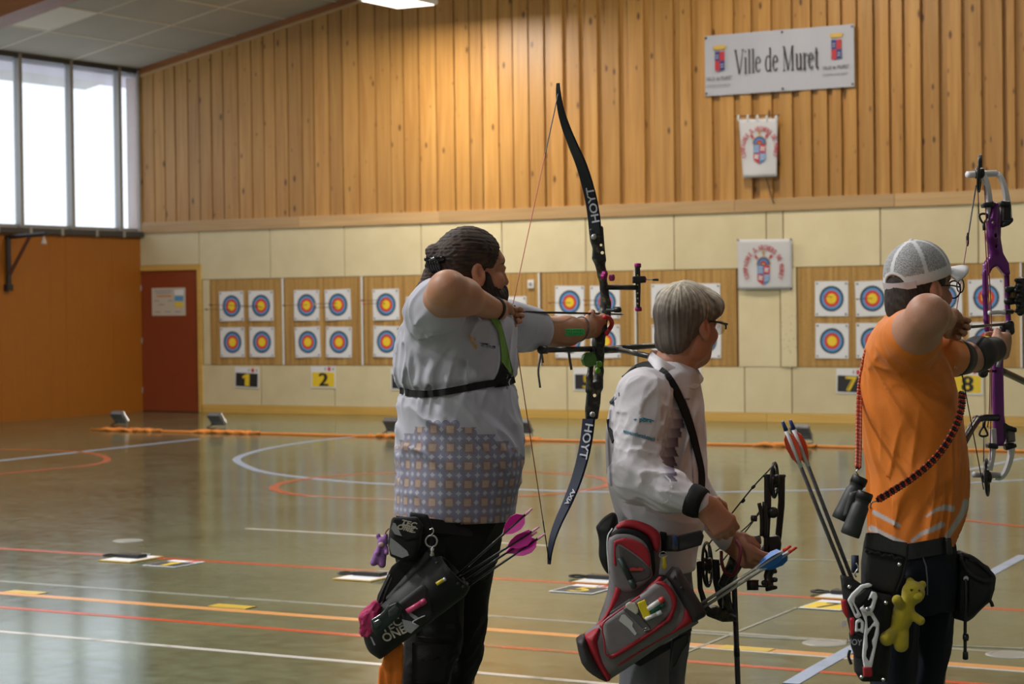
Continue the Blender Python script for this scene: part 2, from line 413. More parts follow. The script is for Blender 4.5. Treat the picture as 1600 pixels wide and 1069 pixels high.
def straw_mat():
    m, n, l, b = nt('compressed straw board'); g = N(n, 'NewGeometry')
    mp = N(n, 'Mapping'); mp.inputs['Scale'].default_value = (16, 16, 0.5); l.new(g.outputs['Position'], mp.inputs[0])
    nz = N(n, 'TexNoise'); nz.inputs['Scale'].default_value = 1.0; nz.inputs['Detail'].default_value = 3; l.new(mp.outputs[0], nz.inputs[0])
    n2 = N(n, 'TexNoise'); n2.inputs['Scale'].default_value = 70.0; n2.inputs['Detail'].default_value = 4; l.new(g.outputs['Position'], n2.inputs[0])
    f = mth(n, l, 'ADD', mth(n, l, 'MULTIPLY', nz.outputs[0], 0.8), mth(n, l, 'MULTIPLY', n2.outputs[0], 0.35))
    rp = N(n, 'ValToRGB'); rp.color_ramp.elements[0].position = 0.35; rp.color_ramp.elements[1].position = 0.8
    rp.color_ramp.elements[0].color = (0.27, 0.135, 0.033, 1); rp.color_ramp.elements[1].color = (0.56, 0.345, 0.11, 1); l.new(f, rp.inputs[0])
    l.new(rp.outputs[0], b.inputs['Base Color']); b.inputs['Roughness'].default_value = 0.85; return m
M_STRAW = straw_mat()
def floor_mat():
    m, n, l, b = nt('glossy olive sports floor'); g = N(n, 'NewGeometry')
    nz = N(n, 'TexNoise'); nz.inputs['Scale'].default_value = 0.9; nz.inputs['Detail'].default_value = 7; nz.inputs['Roughness'].default_value = 0.65; l.new(g.outputs['Position'], nz.inputs[0])
    n2 = N(n, 'TexNoise'); n2.inputs['Scale'].default_value = 9; n2.inputs['Detail'].default_value = 6; l.new(g.outputs['Position'], n2.inputs[0])
    f = mth(n, l, 'ADD', mth(n, l, 'MULTIPLY', nz.outputs[0], 0.6), mth(n, l, 'MULTIPLY', n2.outputs[0], 0.4))
    rp = N(n, 'ValToRGB'); rp.color_ramp.elements[0].position = 0.36; rp.color_ramp.elements[1].position = 0.66
    rp.color_ramp.elements[0].color = (0.050, 0.073, 0.040, 1); rp.color_ramp.elements[1].color = (0.140, 0.178, 0.108, 1); l.new(f, rp.inputs[0])
    l.new(rp.outputs[0], b.inputs['Base Color'])
    l.new(mth(n, l, 'MULTIPLY_ADD', n2.outputs[0], 0.12, 0.08), b.inputs['Roughness'])
    n3 = N(n, 'TexNoise'); n3.inputs['Scale'].default_value = 2.2; n3.inputs['Detail'].default_value = 2; l.new(g.outputs['Position'], n3.inputs[0])
    bp = N(n, 'Bump'); bp.inputs['Strength'].default_value = 0.06; bp.inputs['Distance'].default_value = 0.02; l.new(n3.outputs[0], bp.inputs['Height']); l.new(bp.outputs[0], b.inputs['Normal'])
    b.inputs['Specular IOR Level'].default_value = 0.5; return m
M_FLOOR = floor_mat()
def stru(o): o['kind'] = 'structure'; return o
# the sides of the hall that the photograph does not show
wall_right = stru(obj('wall_right', *box((7.7, -6.5, 0), (8, WALL_Y+0.3, 11.8)), mat('pale side wall', (0.58, 0.56, 0.53), 0.6), loc=(8, 10, 0)))
wall_front = stru(obj('wall_front', *box((LEFT_X-0.3, -6.5, 0), (8, -6.2, 11.8)), mat('pale side wall', (0.50, 0.36, 0.18), 0.6), loc=(-7, -6, 0)))
# floor
floor = stru(obj('floor', *box((LEFT_X-0.3, -6, -0.12), (8, WALL_Y+0.3, 0)), M_FLOOR, loc=(0, 0, 0)))
def line_mat(name, c, wear=0.45):
    m, n, l, b = nt(name); g = N(n, 'NewGeometry'); nz = N(n, 'TexNoise'); nz.inputs['Scale'].default_value = 5; nz.inputs['Detail'].default_value = 8; l.new(g.outputs['Position'], nz.inputs[0])
    k = N(n, 'MapRange'); k.inputs[1].default_value = 0.55; k.inputs[2].default_value = 0.75; k.inputs[4].default_value = wear; l.new(nz.outputs[0], k.inputs[0])
    l.new(mixc(n, l, k.outputs[0], c, (0.10, 0.125, 0.072)), b.inputs['Base Color']); b.inputs['Roughness'].default_value = 0.22; MATS[name] = m; return m
L_RED = line_mat('red court paint', (0.50, 0.07, 0.02)); L_OR = line_mat('orange court paint', (0.72, 0.33, 0.11), 0.25); L_WH = line_mat('white court paint', (0.56, 0.54, 0.50), 1.0)
L_BL = line_mat('blue court paint', (0.36, 0.47, 0.66), 0.3); L_YE = line_mat('yellow tape', (0.66, 0.45, 0.06), 0.2); L_GR = line_mat('faded grey paint', (0.27, 0.29, 0.25), 0.9)
L_RW = line_mat('worn red paint', (0.44, 0.09, 0.03), 1.0)
_lz = [0.0006]
def court_line(pts, w, m, pix=True, sp=8):
    p = np.array([floorp(*q) if pix else (*q, 0) for q in pts]); p = spline(p, sp if len(p) > 2 else 1); T = np.gradient(p, axis=0); T /= np.linalg.norm(T, axis=1)[:, None]
    s = np.stack([-T[:, 1], T[:, 0], 0*T[:, 0]], -1)*w/2; _lz[0] += 0.00012; z = np.array([0, 0, _lz[0]]); k = len(p)
    V = np.concatenate([p+s+z, p-s+z, p+s-[0, 0, 0.0004], p-s-[0, 0, 0.0004]])
    Fc = [[i+1, i, k+i, k+i+1] for i in range(k-1)]+[[i, i+1, 2*k+i+1, 2*k+i] for i in range(k-1)]+[[k+i+1, k+i, 3*k+i, 3*k+i+1] for i in range(k-1)]
    return obj('court_line', V, Fc, m, floor)
def yl(px, py): return floorp(px, py)[1]
y = yl(560, 891); court_line([(-14, y), (4, y)], 0.075, L_RED, False)
y = yl(590, 950); court_line([(-14, y), (4, y)], 0.05, L_GR, False)
y = yl(560, 968.5); court_line([(-14, y), (4, y)], 0.085, L_OR, False); court_line([(-4.6, y-0.065), (4, y-0.065)], 0.035, L_WH, False)
y = yl(560, 993); court_line([(-14, y), (-5.6, y)], 0.065, L_RED, False); court_line([(-5.5, y), (-4.6, y)], 0.06, L_RW, False); court_line([(-4.3, y), (4, y)], 0.06, L_RED, False)
y = yl(590, 1038); court_line([(-14, y), (-2.9, y)], 0.05, L_WH, False)
court_line([(385, 826), (600, 838), (860, 853)], 0.05, L_WH); court_line([(1080, 873), (1340, 876)], 0.05, L_GR)
court_line([(560, 682), (500, 688), (440, 697), (398, 706), (370, 717), (385, 729), (424, 740), (520, 751), (612, 757), (780, 764), (950, 769), (1130, 769), (1330, 764), (1600, 750)], 0.09, L_BL)
c0 = (floorp(428, 761)+floorp(952, 752))/2; rr = np.linalg.norm(floorp(428, 761)-floorp(952, 752))/2
court_line([tuple((c0+rr*np.array([math.cos(a), math.sin(a), 0]))[:2]) for a in np.linspace(0, 2*math.pi, 60)], 0.09, L_RED, False, 2)
court_line([(480, 776), (612, 781), (800, 789)], 0.05, L_GR)
court_line([(-60, 726), (0, 720), (310, 686)], 0.09, L_BL)
court_line([(-40, 702), (60, 703), (140, 708), (168, 718), (140, 727), (60, 735), (-40, 745)], 0.08, L_RW)
court_line([(1040, 1033), (1245, 950)], 0.02, L_GR)
court_line([(1235, 1069), (1330, 1015), (1600, 868)], 0.075, L_BL)
court_line([(1440, 745), (1500, 737), (1600, 716)], 0.08, L_BL)
court_line([(1500, 812), (1640, 828)], 0.06, L_RED)
court_line([(1075, 989), (1260, 1000), (1600, 1014)], 0.03, L_GR)
for a in ((40, 926), (363, 948), (1166, 1014)):
    q = floorp(*a); court_line([(q[0]-0.13, q[1]), (q[0]+0.13, q[1])], 0.10, L_YE, False)
M_STEEL = mat('dull steel', (0.42, 0.42, 0.42), 0.4, 0.8)
for i, (a, lb) in enumerate((((1289, 1005), 'round grey floor socket cover set in the floor near the blue diagonal line'), ((1577, 1023), 'round grey floor socket cover beside the orange line at the far right'), ((200, 845), 'small pale round floor socket cover behind the leftmost clipboard'))):
    q = floorp(*a); mb = MB(); mb.add(*lathe([(0.11, -0.02), (0.11, 0.001), (0.10, 0.004), (0.085, 0.004), (0.082, 0.002)], q, (0, 0, 1), 24))
    tag(mb.build('floor_socket_cover', mat('cover metal', (0.30, 0.30, 0.27), 0.4, 0.2)), lb, 'floor cover', 'floor socket covers')
# ------------------------------------------------------------------ back wall
wall_back = stru(obj('wall_back', *box((LEFT_X-0.3, WALL_Y+0.03, 0), (8, WALL_Y+0.25, 11.8)), mat('wall backing', (0.25, 0.11, 0.03), 0.7), loc=(0, WALL_Y, 0)))
def wx(px, py): return wallp(px, py)[0]
def zceil(x): return 5.53+0.1994*(x+22.52)
Z_TB, Z_TT = 2.878, 3.052
# planks: proud boards over recessed ones, edges read off the photograph
edges = [219, 242, 258.6, 275, 295, 313, 331.6, 350, 373.7, 394.7, 413.5, 431, 451, 473, 491.6, 515.4, 536.5, 561.8, 588.6, 612, 632, 656, 683, 711.5, 735, 755, 780.5, 803, 827.7, 852, 882.6, 908.5, 936.4, 970, 1009, 1055, 1083, 1115, 1149, 1177, 1208, 1240, 1270, 1295, 1317, 1341, 1367, 1391.6, 1413, 1441, 1470, 1505, 1536, 1569, 1588, 1620, 1650, 1680, 1710, 1740]
pk = {}
def plank(x0, x1, y0, z0, z1, m=M_PINE, name='plank', parent=None):
    """unit box mesh shared by every plank, sized on the object"""
    parent = parent or wall_back
    k = (name, m.name)
    if k not in pk:
        V, Fc = box((0, 0, 0), (1, 1, 1)); me = bpy.data.meshes.new(name); me.from_pydata([tuple(v) for v in V], [], Fc); me.materials.append(m); pk[k] = me
    o = bpy.data.objects.new(name, pk[k]); COL.objects.link(o); o.parent = parent
    p = np.array([x0, y0, z0])-wloc(parent); o.location = p.tolist(); o.scale = (x1-x0, WALL_Y+0.03-y0, z1-z0); return o
xs = [wx(e, 250) for e in edges]; xs[0] = LEFT_X
i = 0
def zt(x): return zceil(x)+0.02
for a, b, px in zip(xs[:-1], xs[1:], edges):
    w = b-a; fr = 0.93 if px < 850 else 0.62
    plank(a+0.002, a+w*(1-fr)+0.03, WALL_Y+0.014, Z_TT-0.02, zt(a)); plank(a+w*(1-fr), b-0.004, WALL_Y-(0.012 if px < 850 else 0.034)-0.012*rng.random(), Z_TT-0.02, zt(a+w*(1-fr)))
x = xs[-1]
while x < 7.5:
    plank(x+0.006, x+0.12, WALL_Y+0.012, Z_TT-0.02, zt(x)); plank(x+0.09, x+0.27, WALL_Y-0.024, Z_TT-0.02, zt(x)); x += 0.275
# rails
def hbar(name, x0, x1, z0, z1, off, m, parent=None, bev=0.006):
    mb = MB(); mb.box((x0, WALL_Y-off, z0), (x1, WALL_Y+0.03, z1), bev=bev); o = mb.build(name, m, parent)
    return o
tr = [LEFT_X, wx(470, 345), wx(690, 335), wx(1150, 320), wx(1400, 315), 8]
for a, b in zip(tr[:-1], tr[1:]): hbar('rail', a+0.002, b-0.002, Z_TB, Z_TT, 0.06, M_RAIL, wall_back)
bl = [wx(318, 640), wx(430, 640), wx(640, 640), wx(890, 640), wx(1200, 650), wx(1420, 650), 8]
base = stru(empty('baseboard_back', (-14, WALL_Y, 0)))
for a, b in zip(bl[:-1], bl[1:]): hbar('board', a+0.002, b-0.002, 0, 0.125, 0.05, M_BASE, base)
# chipboard panels
def panels(joints, z0, z1, py, off=0.035):
    X = [wx(j, py) for j in joints]+[8]
    for a, b in zip(X[:-1], X[1:]):
        mb = MB(); mb.box((a+0.008, WALL_Y-off, z0+0.004), (b-0.008, WALL_Y+0.03, z1-0.004), bev=0.004); mb.build('panel', M_CHIP, wall_back)
Z_BT, Z_BB = 2.108, 0.756
panels([313, 424, 540, 660, 786, 917, 1055, 1199, 1225.5, 1377, 1530], Z_BT, Z_TB, 380)
panels([318, 410, 525, 650, 770, 888, 1025, 1165, 1239, 1395, 1540], 0.125, Z_BB, 600)
mb = MB(); mb.box((LEFT_X, WALL_Y-0.035, 2.36), (wx(312.5, 380), WALL_Y+0.03, Z_TB), bev=0.004); mb.build('panel', M_CHIP, wall_back)
for a, b in ((319, 330), (1155, 1220.5), (1222, 1247)):
    mb = MB(); mb.box((wx(a, 500)+0.006, WALL_Y-0.035-(0.02 if a > 1221 else 0), Z_BB+0.004), (wx(b, 500)-0.004, WALL_Y+0.03, Z_BT-0.004), bev=0.004); mb.build('panel', M_CHIP, wall_back)
# screws in the panel corners
sm = None
scr = [wx(p, q) for p, q in ()]
# ------------------------------------------------------------------ target butts (straw boards) and what hangs on them
M_WHITE = mat('white paint', (0.72, 0.72, 0.70), 0.5); M_BLACK = mat('black plastic', (0.012, 0.012, 0.013), 0.4); M_PAPER = mat('white paper', (0.72, 0.73, 0.76), 0.7, var=0.03)
bx = [(330, 444.5, '1'), (446.5, 568, '2'), (570.5, 703, '3'), (705.5, 845, '4'), (847.5, 995, '5'), (997.5, 1153, '6'), (1247.5, 1420, '7'), (1423, 1597, '8'), (1600, 1760, '9')]
for a, b, nb in bx:
    x0, x1 = wx(a, 500)+0.004, wx(b, 500)-0.004
    e = empty('target_butt', ((x0+x1)/2, WALL_Y, Z_BB), None, 'target butt', 'straw target butts')
    e['label'] = {'1': 'straw target butt above number card 1, next to the door', '2': 'straw target butt above number card 2', '3': 'straw target butt half hidden behind the back of the archer in grey shirt', '4': 'straw target butt behind the bearded archer face, left of a thin white post', '5': 'straw target butt above number card 5, seen through the recurve bow', '6': 'straw target butt behind the grey haired head', '7': 'straw target butt above number card 7, left of the white cap', '8': 'straw target butt above number card 8, behind the purple bow', '9': 'straw target butt at the very edge of the frame beyond the purple bow'}[nb]
    k = 4; w = (x1-x0)/k
    for j in range(k):
        mb = MB(); mb.box((x0+j*w+0.0015, WALL_Y-0.03-0.003*(j % 2), Z_BB+0.005), (x0+(j+1)*w-0.0015, WALL_Y+0.03, Z_BT-0.005), bev=0.003); mb.build('straw_slab', M_STRAW, e)
    if nb in '12458':
        mb = MB(); mb.box((x1-0.008, WALL_Y-0.05, Z_BB+0.003), (x1+0.018, WALL_Y-0.028, Z_BT-0.003), bev=0.003); mb.build('post', M_WHITE, e)
def face_mat(name, pale=False):
    m, n, l, b = nt(name); tc = N(n, 'TexCoord'); sp = N(n, 'SeparateXYZ'); l.new(tc.outputs['Object'], sp.inputs[0])
    r = mth(n, l, 'SQRT', mth(n, l, 'ADD', mth(n, l, 'POWER', sp.outputs[0], 2.0), mth(n, l, 'POWER', sp.outputs[2], 2.0)))
    rp = N(n, 'ValToRGB'); cr = rp.color_ramp; cr.interpolation = 'CONSTANT'; K = 0.172
    st = [(0, (0.85, 0.60, 0.03)), (0.045, (0.86, 0.62, 0.03)), (0.058, (0.80, 0.50, 0.02)), (0.0625, (0.85, 0.60, 0.03)), (0.068, (0.62, 0.05, 0.03)), (0.102, (0.55, 0.04, 0.03)), (0.105, (0.62, 0.05, 0.03)), (0.102+0.007, (0.09, 0.30, 0.62)), (0.130, (0.05, 0.17, 0.40)), (0.1325, (0.09, 0.30, 0.62)), (0.143, (0.022, 0.038, 0.055)), (0.172, (0.72, 0.73, 0.76))]
    while len(cr.elements) < len(st): cr.elements.new(0.5)
    for e, (p, c) in zip(cr.elements, st): e.position = min(1, p/0.3); e.color = (*c, 1)
    l.new(mth(n, l, 'DIVIDE', r, 0.3), rp.inputs[0])
    c = rp.outputs[0]
    if pale: c = mixc(n, l, 0.35, c, (0.75, 0.70, 0.72))
    l.new(c, b.inputs['Base Color']); b.inputs['Roughness'].default_value = 0.65; MATS[name] = m; return m
M_FACE = face_mat('printed target face'); M_FACEP = face_mat('faded target face', True)
TF = [(345.5, 456, 383, 501), (391, 454.6, 429.6, 501), (346.4, 512, 385, 557.6), (392.5, 511.5, 431, 557.6),
      (461.6, 453.7, 501.4, 500.4), (510, 452.5, 551, 500), (463, 511.5, 503.5, 557.6), (511.6, 511.2, 552.3, 558),
      (585, 452, 626, 500), (637, 464, 679, 512), (586.4, 510, 626.3, 557.6),
      (782, 465, 824, 512),
      (869.5, 447, 914.8, 497.6), (925, 447, 970, 497.5), (870.5, 509, 914.8, 558.3), (925.5, 509, 970.5, 558.3),
      (1020, 445, 1067, 495), (1079, 444.5, 1126.5, 494.5), (1021, 507, 1068, 559.5), (1080.5, 506, 1128, 559.5),
      (1275.3, 440, 1327, 493.6), (1338.6, 439.6, 1391, 493.5), (1276, 506.3, 1327.8, 559.4), (1339.5, 505.4, 1392, 559),
      (1451, 438, 1503.5, 492.6), (1516, 437, 1569, 492.6), (1451, 505, 1503.5, 559), (1517, 505, 1570, 559)]
TL = ['upper left of the four on the butt next to the door', 'upper right of the four on the butt next to the door', 'lower left of the four on the butt next to the door', 'lower right of the four on the butt next to the door',
      'upper left of the four on the second butt from the door', 'upper right of the four on the second butt from the door', 'lower left of the four on the second butt from the door', 'lower right of the four on the second butt from the door',
      'upper face just left of the grey shirt sleeve', 'face mostly hidden behind the hair and raised elbow of the bearded archer', 'lower face half hidden by the grey shirt',
      'faded face peeping out past the bearded chin and magenta fletching',
      'upper left of the four behind the recurve bow, above the drawn arrow', 'upper right face over card 5, behind the bow riser', 'lower left face over card 5, behind the bow arm', 'lower right face over card 5, behind the bow hand',
      'upper face hidden by the left of the grey haired head', 'upper face behind the forehead of the grey haired man', 'lower face hidden behind the grey haired nape', 'lower face in front of the grey haired man mouth',
      'upper left of the four left of the white cap', 'upper right face over card 7, cut off by the white cap', 'lower left of the four left of the white cap', 'lower right face over card 7, behind the orange shoulder',
      'upper face behind the eyeglasses of the orange archer', 'upper face seen through the purple riser', 'lower face over card 8, behind the release hand', 'lower face behind the grip hand on the purple bow']
fmesh = {}; rnd = random.Random(3); pin_me = None
for i, (q, lb) in enumerate(zip(TF, TL)):
    a = wallp(q[0], (q[1]+q[3])/2); b = wallp(q[2], (q[1]+q[3])/2); c = wallp((q[0]+q[2])/2, q[1]); d = wallp((q[0]+q[2])/2, q[3]); cx_, cz = (a[0]+b[0])/2, (c[2]+d[2])/2; hs_ = 0.235
    loc = np.array([cx_, WALL_Y-0.040, cz])
    if not fmesh:
        g = np.linspace(-hs_, hs_, 5); V = []; 
        for z in g:
            for x in g: V.append((x, 0.004*math.sin(7*x+3*z)-0.006*(abs(x)+abs(z)), z))
        V = np.array(V); n0 = len(V); V = np.concatenate([V, V+[0, 0.002, 0]])
        Fc = [[r*5+k, r*5+k+1, r*5+k+6, r*5+k+5] for r in range(4) for k in range(4)]; Fc += [[v+n0 for v in f[::-1]] for f in Fc]
        rim = [r for r in range(5)]+[5*r+4 for r in range(1, 5)]+[24-r for r in range(1, 5)]+[20-5*r for r in range(1, 4)]
        Fc += [[rim[k], rim[k]+n0, rim[(k+1) % 16]+n0, rim[(k+1) % 16]] for k in range(16)]
        o = obj('archery_target', V+loc, Fc, M_FACE, loc=loc); fmesh['m'] = o.data
        fmesh['p'] = obj('pin', *lathe([(0.004, -0.004), (0.011, 0), (0.011, 0.008), (0.003, 0.012)], loc, (0, -1, 0), 8), M_BLACK, o, loc=loc).data
        bpy.data.objects.remove(o.children[0])
    else:
        o = bpy.data.objects.new('archery_target', fmesh['m']); COL.objects.link(o); o.location = loc.tolist()
    o.rotation_euler = (0, rnd.uniform(-0.03, 0.03), 0)
    if i == 11: o.material_slots[0].link = 'OBJECT'; o.material_slots[0].material = M_FACEP
    tag(o, 'paper target, '+lb, 'target', 'paper target faces')
    for sx in (-1, 1):
        for sz in (-1, 1):
            p = bpy.data.objects.new('pin', fmesh['p']); COL.objects.link(p); p.parent = o; p.location = (sx*0.205, -0.004, sz*0.205)
# arrows already in the faces: they stand straight out of the wall
M_SHAFT = mat('black carbon', (0.012, 0.012, 0.014), 0.3)
def shot_arrow(px, py, L, fm, lb):
    p = wallp(px, py); p = np.array([p[0], WALL_Y-0.035, p[2]]); d = unit((0.015*rnd.uniform(-1, 1), -1, 0.02*rnd.uniform(-1, 1)))
    e = empty('arrow', p, lb, 'arrow', 'arrows standing in the target faces')
    mb = MB(); mb.tube([p-d*0.03, p+d*L], 0.0042, 6); mb.build('shaft', M_SHAFT, e)
    nb = MB(); nb.tube([p+d*L, p+d*(L+0.012)], 0.004, 6); nb.build('nock', fm, e)
    for k in range(3):
        t = 2*math.pi*k/3+0.3; s = np.array([math.cos(t), 0, math.sin(t)]); q = p+d*(L-0.03)
        obj('vane', *poly_prism([(0, 0), (-0.06, 0), (-0.055, 0.006), (-0.03, 0.013), (0.0, 0.011)], d, s, q+s*0.003, 0.001), fm, e)
V_R = mat('red vane', (0.55, 0.03, 0.03), 0.4); V_Y = mat('yellow vane', (0.6, 0.45, 0.04), 0.4); V_K = mat('dark vane', (0.03, 0.03, 0.04), 0.4); V_G = mat('grey vane', (0.3, 0.3, 0.33), 0.4)
for k, (px, py, L, fm, lb) in enumerate([(366, 477, 0.62, V_K, 'dark arrow standing in the gold of the upper left face over card 1'), (362, 484, 0.66, V_K, 'low dark arrow in the upper left face over card 1'), (407, 478, 0.64, V_K, 'dark arrow in the gold of the upper right face over card 1'), (412, 480, 0.7, V_G, 'grey fletched arrow in the upper right face over card 1'),
        (482, 476, 0.66, V_K, 'dark arrow in the upper left face over card 2'), (528, 474, 0.62, V_Y, 'yellow fletched arrow in the upper right face over card 2'), (530, 480, 0.66, V_K, 'dark arrow low in the upper right face over card 2'), (604, 474, 0.62, V_R, 'red fletched arrow in the upper face beside the grey sleeve'),
        (603, 469, 0.66, V_R, 'upper red fletched arrow in the face beside the grey sleeve'), (893, 473, 0.66, V_R, 'arrow standing in the upper left face over card 5'), (945, 470, 0.62, V_R, 'upper red fletched arrow in the face behind the riser'), (946, 477, 0.62, V_R, 'lower red fletched arrow in the face behind the riser'),
        (1301, 464, 0.3, V_G, 'short arrow in the upper left face over card 7'), (1364, 466, 0.6, V_Y, 'yellow fletched arrow in the face cut off by the white cap'), (1540, 466, 0.5, V_K, 'dark arrow in the face behind the purple riser')]): shot_arrow(px, py, L, fm, lb)
# number cards
M_CY = mat('card yellow', (0.78, 0.55, 0.03), 0.5, var=0.03); M_CK = mat('card black', (0.02, 0.02, 0.022), 0.5); M_RED = mat('print red', (0.55, 0.04, 0.04), 0.5); M_GREYP = mat('print grey', (0.3, 0.3, 0.32), 0.6)
def number_card(nb, x0, z0, w, h, yellow, flat=None, lb=None, tilt=0.0):
    """card standing on the wall, or lying on the floor when flat=(corner, a, b)"""
    if flat is None: o = np.array([x0, WALL_Y-0.042, z0]); a = np.array([math.cos(tilt), 0, math.sin(tilt)]); b = np.array([-math.sin(tilt), 0, math.cos(tilt)])
    else: o, a, b = flat
    nn = unit(np.cross(a, b)); e = empty('number_card', o, lb, 'number card', 'lane number cards' if flat is None else 'number cards lying on the floor')
    s = lambda u, v, t: o+a*u*w+b*v*h+nn*t
    def pl(name, u0, v0, u1, v1, t, m): obj(name, *poly_prism([(u0*w, v0*h), (u1*w, v0*h), (u1*w, v1*h), (u0*w, v1*h)], a, b, o+nn*t, 0.0016, nn), m, e)
    pl('sheet', 0, 0, 1, 1, 0.001, M_PAPER); pl('coloured_field', 0.05, 0.06, 0.95, 0.72, 0.0027, M_CY if yellow else M_CK)
    pl('emblem', 0.68, 0.78, 0.80, 0.96, 0.0027, M_RED); pl('emblem', 0.56, 0.80, 0.61, 0.94, 0.0027, M_GREYP); pl('emblem', 0.87, 0.80, 0.93, 0.94, 0.0027, M_GREYP)
    fm = M_CK if yellow else M_CY
    V, Fc = place_text(nb, s(0.34, 0.10, 0.0042), a, b, w=0.34*w if nb != '1' else 0.2*w, h=0.58*h)
    if nb == '1':   # a heavy 1 with its flag
        V = np.array([s(u, v, 0.0042) for u, v in ((0.44, 0.10), (0.60, 0.10), (0.60, 0.68), (0.49, 0.68), (0.34, 0.56), (0.34, 0.46), (0.44, 0.51))]); Fc = [[0, 1, 2, 3, 6], [3, 4, 5, 6]]
    g = MB(); g.add(V, Fc)
    for dx, dz in (((0.03, 0), (-0.03, 0), (0, 0.012), (0, -0.012)) if nb != '1' else ((0.015, 0), (-0.015, 0))): g.add(V+a*dx*w+b*dz*h+nn*0.0002*(dx*100), Fc)   # heavy face
    g.build('numeral', fm, e)
    return e
for nb, q, yv, lb, tl in (('1', (369, 573, 407, 605), 0, 'black lane card with yellow number 1 on the wall', -0.04), ('2', (488.5, 572, 527.5, 606), 1, 'yellow lane card with black number 2 on the wall', 0.0), ('3', (613, 575, 654, 609), 0, 'lane card peeping out behind the back of the grey shirt', 0.0),
        ('5', (898.6, 575, 944, 610), 0, 'black lane card with yellow number 5 behind the recurve bow', 0), ('6', (1052, 574, 1097.5, 612), 1, 'yellow lane card beside the chin of the grey haired man', 0), ('7', (1308, 575.5, 1354, 614), 0, 'black lane card with yellow number 7, cut off by the orange shirt', -0.03), ('8', (1489, 574, 1537, 615.5), 1, 'yellow lane card with black number 8 right of the orange shirt', -0.02)):
    a = wallp(q[0], q[3]); b = wallp(q[2], q[3]); c = wallp(q[0], q[1]); number_card(nb, a[0], a[2], b[0]-a[0], c[2]-a[2], yv, None, lb, tl)
# wall socket
q = wallp(832, 444); mb = MB(); mb.box((q[0]-0.05, WALL_Y-0.06, q[2]-0.06), (q[0]+0.05, WALL_Y-0.03, q[2]+0.06), bev=0.008); so = mb.build('wall_socket', M_WHITE); tag(so, 'small white socket box on the straw board before the bearded face', 'socket')
mb = MB(); mb.add(*lathe([(0.028, 0.0), (0.028, 0.006), (0.02, 0.008)], (q[0], WALL_Y-0.06, q[2]), (0, -1, 0), 12)); mb.build('outlet', M_GREYP, so)
# ------------------------------------------------------------------ left wall, windows
M_ORANGE = mat('orange varnished ply', (0.29, 0.095, 0.007), 0.45, var=0.10, scale=2.0, stretch=(1, 8, 0.6), bump=0.03)
wall_left = stru(obj('wall_left', *box((LEFT_X-0.25, -6, 0), (LEFT_X-0.02, WALL_Y+0.03, 2.80)), mat('wall backing', (0.25, 0.11, 0.03)), loc=(LEFT_X, 14, 0)))
yy_ = [WALL_Y+0.02, 26.55, 25.45, 25.1, 24.0, 22.7, 21.4, 20.1, 18.8, 17.5, 16.2, 14.9, 13.6, 12.3, 11, 9, 7, 5, 3, 1, -6]
for a, b in zip(yy_[:-1], yy_[1:]):
    mb = MB(); mb.box((LEFT_X-0.03, b+0.0015, 0), (LEFT_X, a-0.0015, 2.815), bev=0.002); mb.build('panel', M_ORANGE, wall_left)
M_DARKM = mat('dark sill metal', (0.055, 0.055, 0.055), 0.35, 0.2); M_MULL = mat('grey aluminium', (0.30, 0.29, 0.27), 0.4, 0.3)
trim1 = stru(empty('trim_1', (LEFT_X, 18, 2.82)))
mb = MB(); mb.box((LEFT_X-0.12, -6.4, 2.815), (LEFT_X+0.09, WALL_Y-0.03, 2.90), bev=0.012); mb.build('sill_tube', M_DARKM, trim1)
for yk in (26.75, 26.1, 25.3, 24.6, 23.9):
    mb = MB(); mb.box((LEFT_X+0.06, yk-0.03, 2.80), (LEFT_X+0.095, yk+0.03, 2.915), bev=0.005); mb.build('clip', M_MULL, trim1)
def pane_mat():
    m, n, l, b = nt('ribbed polycarbonate glazing'); out = n['Material Output']; g = N(n, 'NewGeometry')
    mp = N(n, 'Mapping'); mp.inputs['Scale'].default_value = (1, 1.2, 0.25); l.new(g.outputs['Position'], mp.inputs[0])
    nz = N(n, 'TexNoise'); nz.inputs['Scale'].default_value = 2.0; nz.inputs['Detail'].default_value = 4; l.new(mp.outputs[0], nz.inputs[0])
    tr = N(n, 'BsdfTransparent'); tr.inputs[0].default_value = (0.97, 0.98, 1.0, 1); tl = N(n, 'BsdfTranslucent'); tl.inputs[0].default_value = (0.9, 0.93, 1.0, 1)
    gl = N(n, 'BsdfGlossy'); gl.inputs['Roughness'].default_value = 0.1
    m1 = N(n, 'MixShader'); l.new(mth(n, l, 'MULTIPLY_ADD', nz.outputs[0], 0.22, 0.05), m1.inputs[0]); l.new(tr.outputs[0], m1.inputs[1]); l.new(tl.outputs[0], m1.inputs[2])
    m2 = N(n, 'MixShader'); m2.inputs[0].default_value = 0.04; l.new(m1.outputs[0], m2.inputs[1]); l.new(gl.outputs[0], m2.inputs[2]); l.new(m2.outputs[0], out.inputs[0]); return m
M_PANE = pane_mat()
my = [WALL_Y-0.02]+[leftp(186, 200)[1]-1.14*k for k in range(30)]
for k, (a, b) in enumerate(zip(my[:-1], my[1:])):
    w = stru(empty('window_%d' % (k+1), (LEFT_X, b, 2.9)))
    obj('pane', *box((LEFT_X-0.06, b, 2.9), (LEFT_X-0.054, a, 5.52)), M_PANE, w)
    mb = MB(); mb.box((LEFT_X-0.09, b-0.035, 2.9), (LEFT_X+0.035, b+0.035, 5.52), bev=0.006); mb.build('mullion', M_MULL, w)
    mb = MB(); mb.box((LEFT_X-0.075, b+0.03, 2.9), (LEFT_X-0.04, a-0.03, 2.955)); mb.box((LEFT_X-0.075, b+0.03, 5.45), (LEFT_X-0.04, a-0.03, 5.52)); mb.build('frame', M_MULL, w)
